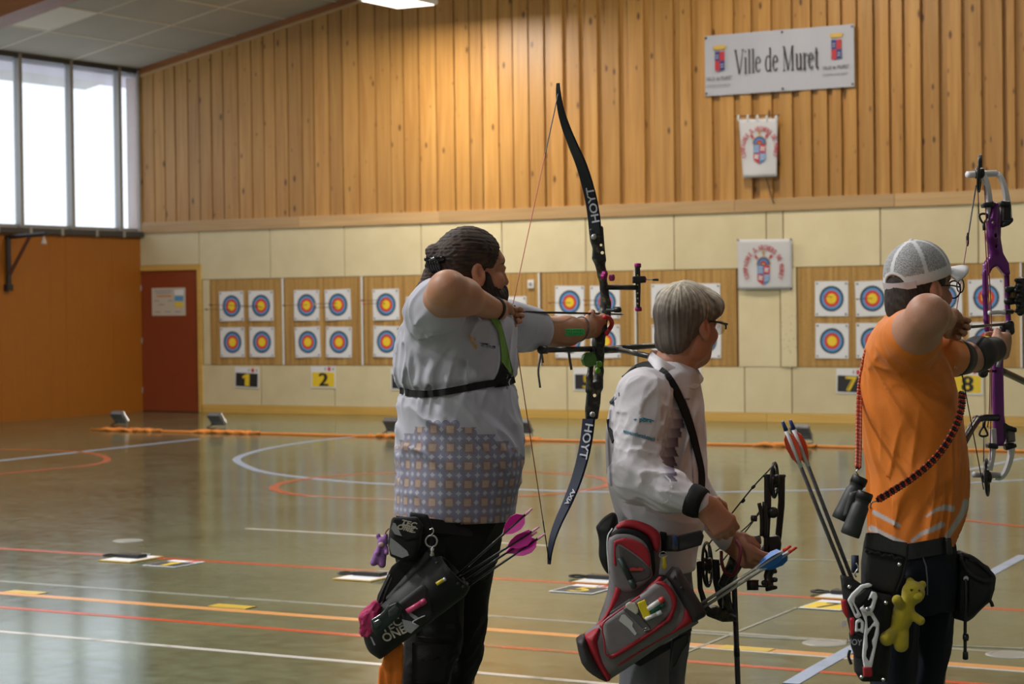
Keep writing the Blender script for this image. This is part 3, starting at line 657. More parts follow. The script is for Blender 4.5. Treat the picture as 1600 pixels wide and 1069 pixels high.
mb = MB(); mb.tube([(LEFT_X+0.02, WALL_Y-0.06, 2.9), (LEFT_X+0.02, WALL_Y-0.06, 5.5)], 0.03, 8); mb.build('corner_pipe', M_MULL, wall_left)
# outside: the roof overhang and a rendered pier beyond the last pane
out = stru(obj('trim_2', *box((LEFT_X-1.3, -7, 5.40), (LEFT_X-0.13, WALL_Y+6, 5.55)), mat('eaves board', (0.36, 0.30, 0.33), 0.7), loc=(LEFT_X-0.7, 15, 5.4))); out['label'] = 'roof overhang seen through the top of the panes'
pl_ = bpy.data.lights.new('window_portal', 'AREA'); pl_.shape = 'RECTANGLE'; pl_.size = 33.0; pl_.size_y = 2.6; pl_.cycles.is_portal = True
po_ = bpy.data.objects.new('window_portal', pl_); COL.objects.link(po_); po_.location = (LEFT_X-0.14, 10.5, 4.2); po_.rotation_euler = (math.pi/2, 0, -math.pi/2)   # sampling guide for the daylight through the panes
# ------------------------------------------------------------------ ceiling
M_TILE = mat('grey ceiling tile', (0.37, 0.345, 0.285), 0.85, var=0.12, scale=1.5, bump=0.05); M_TBAR = mat('cream ceiling bar', (0.70, 0.64, 0.50), 0.6); M_TILEW = mat('clean ceiling tile', (0.66, 0.63, 0.54), 0.8)
ceiling = stru(obj('ceiling', [(x, yv, zceil(x)+dz) for dz in (0.06, 0.14) for x in (LEFT_X-1.4, 8) for yv in (-6.5, WALL_Y+0.3)], [[0, 2, 3, 1], [4, 5, 7, 6], [0, 1, 5, 4], [2, 6, 7, 3], [0, 4, 6, 2], [1, 3, 7, 5]], M_TILE, loc=(-10, 14, 8)))
tx = [LEFT_X-0.05]+[-21.53+0.955*k for k in range(8)]; ty = [WALL_Y]+[25.65-1.66*k for k in range(5)]
for i in range(len(tx)-1):
    for j in range(len(ty)-1):
        a, b, c, d = tx[i]+0.014, tx[i+1]-0.014, ty[j+1]+0.014, ty[j]-0.014
        dz = 0.0
        V = [(x, yv, zceil(x)+z) for z in (0.0, 0.05) for (x, yv) in ((a, c), (b, c), (b, d), (a, d))]
        obj('tile', V, [[0, 3, 2, 1], [4, 5, 6, 7], [0, 1, 5, 4], [1, 2, 6, 5], [2, 3, 7, 6], [3, 0, 4, 7]], M_TILEW if (i, j) == (1, 2) else M_TILE, ceiling)
for x in tx: mb = MB(); mb.box((x-0.014, ty[-1], zceil(x)-0.006), (x+0.014, WALL_Y, zceil(x)+0.05)); mb.build('bar', M_TBAR, ceiling)
for yv in ty[1:]:
    V = [(x, yv+s, zceil(x)+z) for z in (-0.007, 0.05) for (x, s) in ((tx[0], -0.014), (tx[-1], -0.014), (tx[-1], 0.014), (tx[0], 0.014))]
    obj('bar', V, [[0, 3, 2, 1], [4, 5, 6, 7], [0, 1, 5, 4], [1, 2, 6, 5], [2, 3, 7, 6], [3, 0, 4, 7]], M_TBAR, ceiling)
def rafter(name, y0, y1, z0, z1, x0, x1, m, kind=True):
    V = [(x, yv, zceil(x)+z) for z in (z0, z1) for (x, yv) in ((x0, y0), (x1, y0), (x1, y1), (x0, y1))]
    return stru(obj(name, V, [[0, 3, 2, 1], [4, 5, 6, 7], [0, 1, 5, 4], [1, 2, 6, 5], [2, 3, 7, 6], [3, 0, 4, 7]], m))
rafter('trim_3', WALL_Y-0.06, WALL_Y+0.03, -0.10, 0.0, LEFT_X, 8, M_TRIM)
rafter('trim_4', WALL_Y-0.045, WALL_Y+0.03, -0.14, -0.10, LEFT_X, 8, M_RAIL)
rafter('beam', 21.6, 22.05, -0.42, 0.06, LEFT_X, 8, M_TRIM)
stru(obj('beam', *box((LEFT_X-0.12, -6.4, 5.45), (LEFT_X+0.03, WALL_Y-0.06, 5.56)), M_DARKM))
# lamps: one in view, the rest added out of frame as key, fill and wall light
M_LAMP = mat('lit lamp diffuser', (1.0, 0.93, 0.80), 0.5, emis=3.5); M_HOUS = mat('lamp housing', (0.6, 0.6, 0.58), 0.5)
d = ray(622, 4); lp = C0+d*(25.3/d[1])
for k, (x, yv, pw) in enumerate(LAMPS):
    z = zceil(x)-0.45
    if k == 0: x, yv, z = lp
    e = empty('ceiling_lamp', (x, yv, z), 'flat square ceiling lamp hanging at the top edge of the frame, lit' if k == 0 else 'unseen square lamp added for light %s, out of frame' % ['', 'above the recurve bow and banner', 'above the purple bow', 'in the second row near the left wall', 'in the middle of the second row', 'in the second row near the right', 'in the third row near the left wall', 'in the middle of the third row', 'in the third row near the right', 'just left of the archers', 'above the photographer', 'near the left wall, level with the archers', 'in the corner behind the photographer'][k], 'ceiling lamp', 'hanging hall lamps')
    mb = MB(); mb.box((x-0.34, yv-0.5, z), (x+0.34, yv+0.5, z+0.09), bev=0.01); mb.build('housing', M_HOUS, e)
    obj('diffuser', *box((x-0.30, yv-0.46, z-0.008), (x+0.30, yv+0.46, z)), M_LAMP, e)
    for sx in (-0.25, 0.25):
        mb = MB(); mb.tube([(x+sx, yv, z+0.08), (x+sx, yv, zceil(x+sx)+0.05)], 0.008, 6); mb.build('rod', M_HOUS, e)
    la = bpy.data.lights.new('lamp_light', 'AREA'); la.shape = 'RECTANGLE'; la.size = 0.6; la.size_y = 0.9; la.energy = pw; la.color = (1.0, 0.90, 0.78) if yv > 12 else (1.0, 0.98, 0.97)
    lo = bpy.data.objects.new('lamp_light', la); COL.objects.link(lo); lo.parent = e; lo.location = (0, 0, -0.03)
# ------------------------------------------------------------------ door
door = stru(empty('door_1', (wx(268, 640), WALL_Y, 0)))
M_DOOR = mat('red brown door', (0.235, 0.045, 0.014), 0.4, var=0.06, scale=3)
dx0, dx1, dz1 = wx(224.5, 540), wx(311.5, 540), 2.265
mb = MB(); mb.box((dx0, WALL_Y-0.03, 0.01), (dx1, WALL_Y+0.03, dz1), bev=0.004); mb.build('leaf', M_DOOR, door)
mb = MB(); mb.box((dx1+0.004, WALL_Y-0.05, 0), (dx1+0.09, WALL_Y+0.03, dz1+0.09), bev=0.006); mb.box((LEFT_X, WALL_Y-0.05, dz1+0.004), (dx1+0.004, WALL_Y+0.03, dz1+0.09), bev=0.006); mb.build('frame', M_BASE, door)
for z in (0.3, 1.1, 1.95): mb = MB(); mb.tube([(dx0-0.006, WALL_Y-0.036, z), (dx0-0.006, WALL_Y-0.036, z+0.09)], 0.009, 6); mb.build('hinge', M_STEEL, door)
mb = MB(); q = wallp(283, 512); mb.box((dx1-0.09, WALL_Y-0.036, 1.0), (dx1-0.05, WALL_Y-0.03, 1.2), bev=0.002); mb.build('lock_plate', mat('brown plate', (0.2, 0.05, 0.02), 0.35), door)
# printed notice on the door
a = wallp(240, 493.6); b = wallp(292.5, 493.6); c = wallp(240, 450.3); w = b[0]-a[0]; h = c[2]-a[2]; o = np.array([a[0], WALL_Y-0.036, a[2]])
no = empty('notice', o, 'laminated notice with blue and yellow boxes on the brown door', 'notice')
AX, AZ, AN = np.array([1., 0, 0]), np.array([0, 0, 1.]), np.array([0, -1., 0])
def patch(name, u0, v0, u1, v1, t, m, par, o=o, w=w, h=h): return obj(name, *poly_prism([(u0*w, v0*h), (u1*w, v0*h), (u1*w, v1*h), (u0*w, v1*h)], AX, AZ, o+AN*t, 0.002, AN), m, par)
patch('sheet', 0, 0, 1, 1, 0.001, mat('notice card', (0.55, 0.50, 0.42), 0.4), no)
patch('blue_box', 0.68, 0.52, 0.94, 0.70, 0.003, mat('notice blue', (0.10, 0.33, 0.60), 0.5), no); patch('yellow_box', 0.68, 0.31, 0.94, 0.48, 0.003, mat('notice yellow', (0.72, 0.55, 0.05), 0.5), no); patch('white_box', 0.68, 0.73, 0.94, 0.92, 0.003, M_PAPER, no)
mb = MB()
for u0, u1, v in ((0.08, 0.6, 0.88), (0.12, 0.56, 0.80), (0.08, 0.22, 0.52), (0.48, 0.62, 0.52), (0.2, 0.38, 0.38), (0.1, 0.25, 0.12), (0.38, 0.56, 0.12), (0.68, 0.86, 0.12)):
    mb.add(*poly_prism([(u0*w, v*h), (u1*w, v*h), (u1*w, (v+0.035)*h), (u0*w, (v+0.035)*h)], AX, AZ, o+AN*0.003, 0.002, AN))
mb.build('print', M_GREYP, no)
patch('heading', 0.15, 0.68, 0.58, 0.73, 0.003, mat('notice orange', (0.6, 0.2, 0.05), 0.5), no)
# ------------------------------------------------------------------ bracket on the orange wall
p0 = leftp(9, 371); e = empty('wall_bracket', p0, 'dark steel bracket arm on the orange wall under the sill', 'bracket'); M_BRK = mat('dark bracket steel', (0.03, 0.025, 0.025), 0.4, 0.3); M_BRK2 = mat('brown bracket strut', (0.10, 0.035, 0.02), 0.45)
q = p0+[0.05, 0, 0]; L = 0.74
mb = MB(); mb.tube([q+[0, 0, 0.0], q+[0, 0, -0.74]], 0.038, 8); mb.build('upright', M_BRK, e)
mb = MB(); mb.tube([q+[-0.06, 0, 0], q+[L, 0, 0.03]], 0.033, 8); mb.build('arm', M_BRK, e)
mb = MB(); mb.tube([q+[0.02, 0, -0.55], q+[0.42, 0, -0.0]], 0.028, 8); mb.build('strut', M_BRK2, e)
mb = MB(); mb.box(q+[-0.06, -0.06, -0.80], q+[0.03, 0.06, -0.70], bev=0.01); mb.build('foot_plate', M_BRK, e)
mb = MB(); mb.add(*lathe([(0.012, 0), (0.014, -0.04), (0.022, -0.06), (0.045, -0.13), (0.04, -0.14)], q+[L-0.04, 0, 0.02], (0, 0, 1), 12)); mb.build('hook', mat('hook grey', (0.4, 0.33, 0.28), 0.5), e)
# ================================================================== people: shared builders (camera-space SDF bodies)
M_SKIN = attr_mat('skin', 0.48, 0.10, 260.0, 0.4, sss=0.12); M_HAIR = attr_mat('hair', 0.58, 0.35, 600.0, 0.3); M_CLOTH = attr_mat('cloth', 0.75, 0.12, 500.0, 0.25, sheen=0.15)
TGT = np.array([0.4983, -0.0, 0.867])            # shooting direction in camera space (right, up, forward)
def frame(f, u):
    f = unit(f); u = unit(np.asarray(u, float)-f*(np.dot(u, f))); r = np.cross(u, f)   # r: head's left/right axis
    return f, u, r
def head(fl, o, f, u, s=1.0, fat=1.0, nose=1.0, k=0.016, ears=True, jaw=1.0):
    f, u, r = frame(f, u); A = np.array([r, u, f]); L = lambda x, y, z: np.asarray(o)+s*(r*x*fat+u*y+f*z)
    E_ = lambda c, rad, kk=k, op='u': fl.ell(L(*c), np.array(rad)*s*np.array([fat, 1, 1]), A, kk*s, op)
    E_((0, 0.035, -0.006), (0.074, 0.086, 0.095), 0.02)
    E_((0, -0.045, 0.038), (0.056*jaw, 0.066, 0.056), 0.03)
    E_((0, -0.09, 0.066), (0.030*jaw, 0.024, 0.026), 0.03)
    E_((0, 0.033, 0.078), (0.052, 0.018, 0.016), 0.02)
    for sx in (-1, 1):
        E_((sx*0.038, -0.026, 0.066), (0.026, 0.024, 0.022), 0.02)
        E_((sx*0.052, -0.065, 0.005), (0.016, 0.035, 0.035), 0.03)
        E_((sx*0.030, 0.004, 0.103), (0.017, 0.012, 0.013), 0.012, 's')
        E_((sx*0.030, 0.004, 0.080), (0.0135, 0.0125, 0.0135), 0.002)
        E_((sx*0.030, 0.013, 0.0835), (0.017, 0.006, 0.012), 0.006)
    fl.cone(L(0, 0.016, 0.090), L(0, -0.026, 0.112*(0.5+0.5*nose)+0.002), 0.008*s, 0.0115*s, 0.010*s)
    E_((0, -0.030, 0.102), (0.016, 0.009, 0.013), 0.008)
    E_((0, -0.055, 0.088), (0.021, 0.006, 0.012), 0.008); E_((0, -0.065, 0.086), (0.019, 0.007, 0.012), 0.006)
    E_((0, -0.0595, 0.099), (0.02, 0.0018, 0.006), 0.003, 's')
    if ears:
        for sx in (-1, 1):
            ang = 0.25; ea = np.array([r*math.cos(0.35)*1+f*sx*-math.sin(0.35), u*math.cos(ang)-f*math.sin(ang), f*math.cos(ang)*math.cos(0.35)+u*math.sin(ang)+r*sx*math.sin(0.35)*0.0])
            ea = np.array([unit(ea[0]), unit(ea[1]), unit(np.cross(ea[0], ea[1]))])
            fl.ell(L(sx*0.078, -0.010, -0.008), np.array([0.010, 0.033, 0.020])*s, ea, 0.008*s)
            fl.ell(L(sx*0.087, -0.004, -0.004), np.array([0.009, 0.018, 0.009])*s, ea, 0.006*s, 's')
            fl.ell(L(sx*0.080, -0.036, -0.003), np.array([0.007, 0.010, 0.009])*s, ea, 0.006*s)
    return L, A
def face_col(V, L, A, o, s, skin, brow, lips, iris=(0.05, 0.03, 0.02)):
    """pigment per vertex: skin mottling, brows, lips, eyes"""
    q = (V-np.asarray(o))@A.T/s; c = np.tile(np.array(skin), (len(V), 1))
    n_ = noise3(V, 5, 40, 3); c *= (1+0.07*n_)[:, None]
    def blend(mask, col):
        m = np.clip(mask, 0, 1)[:, None]; c[:] = c*(1-m)+np.array(col)*m
    ax = np.abs(q[:, 0])
    red = np.exp(-((ax-0.045)**2/0.0006+(q[:, 1]+0.03)**2/0.0006))*(q[:, 2] > 0.02)+np.exp(-((ax-0.082)**2/0.0002+(q[:, 1]+0.01)**2/0.001))
    blend(0.35*red, (skin[0]*1.0, skin[1]*0.6, skin[2]*0.55))
    blend((1-np.abs((q[:, 1]-0.026-0.004*np.sin(ax*60))/0.006))*3*((ax > 0.012) & (ax < 0.05) & (q[:, 2] > 0.055)), brow)
    blend(1.5*((np.abs(q[:, 1]+0.060) < 0.011) & (ax < 0.022*(1-np.abs(q[:, 1]+0.06)*20)) & (q[:, 2] > 0.08)), lips)
    d = np.sqrt((ax-0.030)**2+(q[:, 1]-0.003)**2); ey = (d < 0.010) & (q[:, 2] > 0.086) & (np.abs(q[:, 1]-0.003) < 0.0065)
    blend(ey*1.0, (0.55, 0.5, 0.47)); blend((ey & (np.sqrt((ax-0.031)**2+(q[:, 1]-0.004)**2) < 0.0055))*1.0, iris)
    return c
FING = [(0.030, 0.092, (0.042, 0.026, 0.021)), (0.010, 0.096, (0.046, 0.030, 0.022)), (-0.010, 0.092, (0.043, 0.028, 0.021)), (-0.029, 0.084, (0.034, 0.021, 0.018))]
def hand(fl, w, X, Yt, s=1.0, curls=((0.4, 0.5, 0.3),)*4, thumb=None, fat=1.0, spread=0.0, k=0.006):
    """w wrist; X towards the knuckles; Yt towards the thumb side; palm normal = X x Yt (flip Yt for the other hand with 'palm')"""
    X = unit(X); Yt = unit(np.asarray(Yt, float)-X*np.dot(X, Yt)); Z = hand.palm*np.cross(X, Yt)
    L = lambda x, y, z: np.asarray(w)+s*(X*x+Yt*y+Z*z); tips = []
    for i, (y, x, ls) in enumerate(FING):
        fl.cone(L(0.005, y*0.55, 0), L(x, y, -0.002), 0.0165*s*fat, 0.0115*s*fat, 0.018*s)
        p = np.array([x, y, -0.002]); a = 0.0; d2 = spread*(1.5-i)*0.1; rr = [0.0102, 0.0092, 0.0082, 0.0068]
        if i == 3: rr = [0.0088, 0.008, 0.0072, 0.006]
        for j, l in enumerate(ls):
            a += curls[i][j]; q = p+np.array([math.cos(a)*l, d2*l, math.sin(a)*l]); fl.cone(L(*p), L(*q), rr[j]*s*fat, rr[j+1]*s*fat, k*s if j == 0 else 0.003*s); p = q
        tips.append(L(*p))
    fl.ell(L(0.035, 0.024, 0.008), np.array([0.034, 0.018, 0.016])*s, np.array([X, Yt, Z]), 0.015*s)
    if thumb is None: thumb = ((0.030, 0.036, 0.012), (0.062, 0.050, 0.024), (0.088, 0.046, 0.034))
    t = [L(0.012, 0.020, 0.004)]+[L(*q) for q in thumb]
    fl.chain(t, [0.015*s, 0.0125*s, 0.0105*s, 0.0085*s], 0.006*s)
    return tips
hand.palm = 1.0
def folds(d, fr, amp, mask=None, seed=0, along=0.15):
    """cloth folds running along direction d"""
    d = unit(d); M = np.eye(3)-(1-along)*np.outer(d, d)
    def fn(p):
        n_ = noise3(p@M, seed, fr, 2); w = -amp*(1-np.clip(np.abs(n_)*1.6, 0, 1))**2+amp*0.35
        return w*(mask(p) if mask is not None else 1.0)
    return fn
def bump_mask(c, r): c = np.asarray(c, float); return lambda p: np.exp(-((p-c)**2).sum(1)/(r*r))
def rows_px(rows, Z, b=None, dz=0.0):
    """(py, xl, xr, half depth, depth offset) in photo pixels at depth Z -> loft rows"""
    out = []
    for r in rows:
        y, xl, xr = r[:3]; hb = r[3]; z = Z+(r[4] if len(r) > 4 else 0)
        out.append(((534.5-y)/F_PX*z, ((xl+xr)/2-800)/F_PX*z, z, (xr-xl)/2/F_PX*z, hb))
    return out
def feet(fl, ankle, d, s=1.0):
    d = unit(d); up = np.array([0, 1., 0]); a = np.asarray(ankle, float)
    fl.cone(a-up*0.035-d*0.04, a-up*0.05+d*0.08, 0.038*s, 0.036*s, 0.02); fl.cone(a-up*0.05+d*0.08, a-up*0.058+d*0.16, 0.036*s, 0.030*s, 0.02)
FLOOR_C = lambda px, Z: None
def floor_y(xc, zc):
    """camera-space y of the floor under a camera-space (x, z)"""
    # C0.z + x*CR.z + y*CU.z + z*CF.z = 0
    return -(CAM_H+xc*CR[2]+zc*CF[2])/CU[2]
def on_floor(px, Z):
    x = (px-800)/F_PX*Z; return np.array([x, floor_y(x, Z), Z])

def sd_poly(q, pg):
    pg = np.asarray(pg, float); d = np.full(len(q), 1e9); ins = np.zeros(len(q), bool); n_ = len(pg)
    for i in range(n_):
        a, b_ = pg[i], pg[(i+1) % n_]; e = b_-a; w = q-a; t = np.clip((w@e)/(e@e+1e-12), 0, 1); d = np.minimum(d, ((w-t[:, None]*e)**2).sum(1))
        c = ((a[1] > q[:, 1]) != (b_[1] > q[:, 1])) & (q[:, 0] < (b_[0]-a[0])*(q[:, 1]-a[1])/(b_[1]-a[1]+1e-12)+a[0]); ins ^= c
    return np.where(ins, -1, 1)*np.sqrt(d)
def _prism(fl, poly, Z, half, rnd=0.006, k=0.004, op='u', tilt=(0, 0)):
    """pixel polygon given real thickness at depth Z; tilt = depth change per metre right / up"""
    pg = np.array([cs(x, y, Z)[:2] for x, y in poly]); c = pg.mean(0)
    def fn(p):
        d2 = sd_poly(p[:, :2], pg)+rnd; dz = np.abs(p[:, 2]-Z-tilt[0]*(p[:, 0]-c[0])-tilt[1]*(p[:, 1]-c[1]))-half+rnd
        return np.minimum(np.maximum(d2, dz), 0)+np.sqrt(np.maximum(d2, 0)**2+np.maximum(dz, 0)**2)-rnd
    ex = abs(tilt[0])*(np.ptp(pg[:, 0]))+abs(tilt[1])*np.ptp(pg[:, 1])
    return fl.add(fn, (*pg.min(0), Z-half-ex), (*pg.max(0), Z+half+ex), k, op)
Field.prism = _prism
def slab(name, poly, Z, half, m, parent, rnd=None, h=0.004, tilt=(0, 0), label=None, smooth_poly=0):
    if smooth_poly: poly = [tuple(q) for q in spline(list(poly)+[poly[0]], smooth_poly)[:-1]]
    fl = Field(); fl.prism(poly, Z, half, half*0.9 if rnd is None else rnd, tilt=tilt); return sculpt(name, fl, m, parent, h, label=label)
def wire(name, pts, r, m, parent, n=8, sm=6, smooth=True):
    """round cord/rod through (px, py, Z) points"""
    p = np.array([cs(*q) for q in pts]); p = spline(p, sm) if len(p) > 2 and sm > 1 else p
    rr = r if np.isscalar(r) else np.interp(np.linspace(0, 1, len(p)), np.linspace(0, 1, len(r)), r)
    return obj(name, *tube(c2w(p), rr, n), m, parent, smooth)
def poly_flat(name, polys, Z, m, parent, thick=0.0015, tilt=None):
    mb = MB()
    for pg in polys:
        z = (lambda x, y: Z) if tilt is None else tilt
        a = np.array([cs(x, y, z(x, y)) for x, y in pg]); k = len(a); V = np.concatenate([a, a+[0, 0, thick]])
        mb.add(c2w(V), [list(range(k))[::-1], [k+i for i in range(k)]]+[[i, (i+1) % k, k+(i+1) % k, k+i] for i in range(k)])
    return mb.build(name, m, parent)
def text_px(name, s, x0, y0, x1, y1, hpx, Z, m, parent, fat=0.0, shear=0.0):
    """stiff lettering at one depth (function or number)"""
    V, Fc, sz = text_mesh(s); d = np.array([x1-x0, y1-y0], float); Lp = np.linalg.norm(d); d /= Lp; nrm = np.array([d[1], -d[0]])
    X = V[:, 0]/sz[0]*Lp; Y = V[:, 1]/sz[1]*hpx; PX = np.array([x0, y0])+np.outer(X+Y*shear, d)+np.outer(Y, nrm); mb = MB()
    for k, (ox, oy) in enumerate([(0, 0)]+([(fat, 0), (-fat, 0), (0, fat), (0, -fat)] if fat else [])):
        mb.add(c2w([cs(p[0]+ox, p[1]+oy, (Z(p[0], p[1]) if callable(Z) else Z)-0.0003*k) for p in PX]), Fc)
    return mb.build(name, m, parent)
def surf_z(px, py, zs, fl): 
    """depth at which the pixel's ray first meets a field"""
    z = np.linspace(zs-0.45, zs+0.45, 400); d = fl.ev(np.array([cs(px, py, t) for t in z])); k = np.where(d < 0)[0]
    return z[k[0]] if len(k) else zs
def on(px, py, zs, fl, lift=0.004): return cs(px, py, surf_z(px, py, zs, fl)-lift)
def decal(name, polys, fl, zs, m, parent, lift=0.003, thick=0.0015):
    """thin print that follows the cloth: polygons in pixels, each vertex laid on the surface"""
    mb = MB()
    for pg in polys:
        a = np.array([on(x, y, zs, fl, lift) for x, y in pg]); k = len(a); V = np.concatenate([a, a+[0, 0, thick]])
        mb.add(c2w(V), [list(range(k))[::-1], [k+i for i in range(k)]]+[[i, (i+1) % k, k+(i+1) % k, k+i] for i in range(k)])
    return mb.build(name, m, parent)
def text_decal(name, s, x0, y0, x1, y1, hpx, fl, zs, m, parent, lift=0.0035, fat=0, shear=0.0):
    """lettering from (x0,y0) to (x1,y1) baseline in pixels, laid on the cloth"""
    V, Fc, sz = text_mesh(s); d = np.array([x1-x0, y1-y0], float); Lp = np.linalg.norm(d); d /= Lp; nrm = np.array([d[1], -d[0]])
    X = V[:, 0]/sz[0]*Lp; Y = V[:, 1]/sz[1]*hpx; PX = np.array([x0, y0])+np.outer(X+Y*shear, d)+np.outer(Y, nrm)
    mb = MB(); cache = {}
    gx = np.linspace(PX[:, 0].min(), PX[:, 0].max(), 7); gy = np.linspace(PX[:, 1].min(), PX[:, 1].max(), 4)
    G = np.array([[surf_z(a, b_, zs, fl) for b_ in gy] for a in gx])
    def zz(p):
        i = np.clip((p[0]-gx[0])/(gx[-1]-gx[0]+1e-9)*6, 0, 5.999); j = np.clip((p[1]-gy[0])/(gy[-1]-gy[0]+1e-9)*3, 0, 2.999); a, b_ = int(i), int(j); u, v = i-a, j-b_
        return G[a, b_]*(1-u)*(1-v)+G[a+1, b_]*u*(1-v)+G[a, b_+1]*(1-u)*v+G[a+1, b_+1]*u*v
    offs = [(0, 0)]+([(fat, 0), (-fat, 0), (0, fat), (0, -fat)] if fat else [])
    for k, (ox, oy) in enumerate(offs):
        mb.add(c2w([cs(p[0]+ox, p[1]+oy, zz(p)-lift-0.0003*k) for p in PX]), Fc)
    return mb.build(name, m, parent)
def patch_on(name, pg, fl, zs, m, parent, lift=0.008, thick=0.006, sub=3):
    """cloth piece lying on a surface: polygon in pixels, filled by a fine triangulated grid"""
    bm = bmesh.new(); vs = [bm.verts.new((x, y, 0)) for x, y in pg]; f = bm.faces.new(vs); bmesh.ops.triangulate(bm, faces=[f]); bmesh.ops.subdivide_edges(bm, edges=bm.edges[:], cuts=sub, use_grid_fill=True); bmesh.ops.triangulate(bm, faces=bm.faces[:])
    bm.verts.index_update(); p = [(v.co.x, v.co.y) for v in bm.verts]; Fc = [[v.index for v in f.verts] for f in bm.faces]
    be = [(e.verts[0].index, e.verts[1].index) for e in bm.edges if e.is_boundary]; bm.free(); k = len(p)
    a = np.array([on(x, y, zs, fl, lift) for x, y in p]); V = np.concatenate([a, a+[0, 0, thick]])
    Fc = [f for f in Fc]+[[v+k for v in f[::-1]] for f in Fc]+[[i, j, j+k, i+k] for i, j in be]
    o = obj(name, c2w(V), Fc, m, parent, True); return o
def flow_noise(p, d, seed, fr=700.0, al=0.06):
    d = unit(d); return noise3(p@(np.eye(3)-(1-al)*np.outer(d, d)), seed, fr, 2)
# ================================================================== archer in the grey patterned shirt
ZA = 6.5
p1 = empty('person', c2w1(on_floor(700, ZA)), 'bearded archer with tied back hair in grey patterned shirt, drawing the black recurve bow', 'person')
def torso1(fl, sh=0.0, k=0.03):
    R = [(470, 655, 760, 0.12), (492, 640, 800, 0.165), (515, 623, 808, 0.185), (545, 617, 806, 0.19), (580, 617, 806, 0.19), (612, 622, 806, 0.19), (640, 621, 810, 0.195), (680, 621, 816, 0.20), (715, 620, 819.5, 0.205), (745, 619, 816, 0.205), (775, 617, 809, 0.20), (812, 615, 804, 0.20)]
    R = [(y, xl+sh*520, xr-sh*520, b-sh) for y, xl, xr, b in R]
    fl.loft(rows_px(R, ZA), k)
SHR, SHL = cs(676, 494, 6.34), cs(792, 508, 6.68)        # shoulders
ELR, HNR = cs(700, 454, 6.12), cs(777, 485, 6.40)
ELL, HNL = cs(868, 520, 6.90), cs(916, 513, 7.00)
def body1():
    fl = Field(); torso1(fl, 0.016)
    fl.cone(cs(725, 500, 6.5), cs(738, 455, 6.49), 0.068, 0.06, 0.03)                     # neck
    fl.chain([SHR, ELR], [0.066, 0.052], 0.03); fl.chain([ELR, ELR+(HNR-ELR)*0.3, HNR], [0.050, 0.048, 0.029], 0.035)
    fl.chain([SHL, ELL], [0.060, 0.047], 0.03); fl.chain([ELL, ELL+(HNL-ELL)*0.35, HNL], [0.046, 0.047, 0.031], 0.02)
    L, A = head(fl, HO1, HF1, HU1, 1.04, 1.0, 0.85)
    # drawing hand: three fingers hooked on the string under the jaw
    hand.palm = -1.0
    hand(fl, HNR, cs(789, 493, 6.47)-HNR, np.array([0.1, 0.75, 0.1]), 0.92, ((0.5, 1.6, 1.0), (0.6, 1.6, 1.0), (0.7, 1.6, 1.0), (1.0, 1.6, 1.0)), ((0.025, 0.025, 0.012), (0.05, 0.022, 0.022), (0.072, 0.008, 0.028)))
    # bow hand: wraps the grip
    hand.palm = 1.0
    hand(fl, HNL, cs(948, 508, 7.10)-HNL, np.array([-0.2, 0.75, -0.5]), 0.98, ((0.9, 1.1, 0.7), (1.0, 1.1, 0.7), (1.1, 1.1, 0.7), (1.2, 1.1, 0.7)), ((0.03, 0.036, 0.010), (0.06, 0.045, 0.02), (0.085, 0.035, 0.03)), k=0.012)
    # legs and feet
    for hip, kn, an in ((cs(672, 830, 6.43), cs(668, 1060, 6.42), on_floor(668, 6.45)+[0, 0.09, 0]), (cs(738, 830, 6.62), cs(722, 1060, 6.66), on_floor(720, 6.7)+[0, 0.09, 0])):
        fl.chain([hip, kn, an], [0.05, 0.032, 0.03], 0.03); feet(fl, an, (0.85, 0, -0.5))
    return fl, L, A
HO1, HF1, HU1 = cs(736, 424, 6.47), (0.92, -0.02, 0.39), (0.02, 1, 0.0)
fl, L1, A1 = body1()
SK1 = (0.40, 0.19, 0.105)
sculpt('body', fl, M_SKIN, p1, 0.0045, colf=lambda V: face_col(V, L1, A1, HO1, 1.04, SK1, (0.03, 0.018, 0.01), (0.3, 0.1, 0.07)))
# --- hair pulled back to a knot
h = Field(); f_, u_, r_ = frame(HF1, HU1)
Lh = lambda x, y, z: np.array(HO1)+1.04*(r_*x+u_*y+f_*z)
h.ell(Lh(0, 0.040, -0.010), np.array([0.082, 0.090, 0.101])*1.04, A1, 0.02)
h.ell(Lh(0, 0.02, -0.06), np.array([0.06, 0.06, 0.06]), A1, 0.03)
h.plane(Lh(0, 0.045, 0.066), unit(f_*0.90-u_*0.44), 0.014)                 # hairline
h.plane(Lh(0, -0.028, 0.0), unit(-u_*0.93+f_*0.30), 0.015)
h.ell(Lh(0.08, -0.045, 0.03), (0.05, 0.055, 0.05), A1, 0.01, 's'); h.ell(Lh(-0.08, -0.045, 0.03), (0.05, 0.055, 0.05), A1, 0.01, 's')
h.ell(Lh(0, 0.02, -0.105), (0.028, 0.03, 0.03), None, 0.02); h.ell(cs(680, 393, 6.44), (0.030, 0.022, 0.026), None, 0.012); h.ell(cs(678, 400, 6.43), (0.020, 0.030, 0.022), None, 0.012)
h.chain([cs(684, 412, 6.45), cs(676, 432, 6.45), cs(662, 452, 6.44), cs(655, 468, 6.43)], [0.03, 0.028, 0.02, 0.008], 0.015)
h.add(lambda p: 0.0034*flow_noise(p, (1, -0.1, 0.3), 3), None, None, 0, 'd')
def hair1c(V):
    n_ = flow_noise(V, (1, -0.1, 0.3), 4, 700); return np.clip(np.array([0.036, 0.019, 0.011])*(1+1.1*n_)[:, None], 0.006, 1)
sculpt('hair', h, M_HAIR, p1, 0.0035, colf=hair1c)
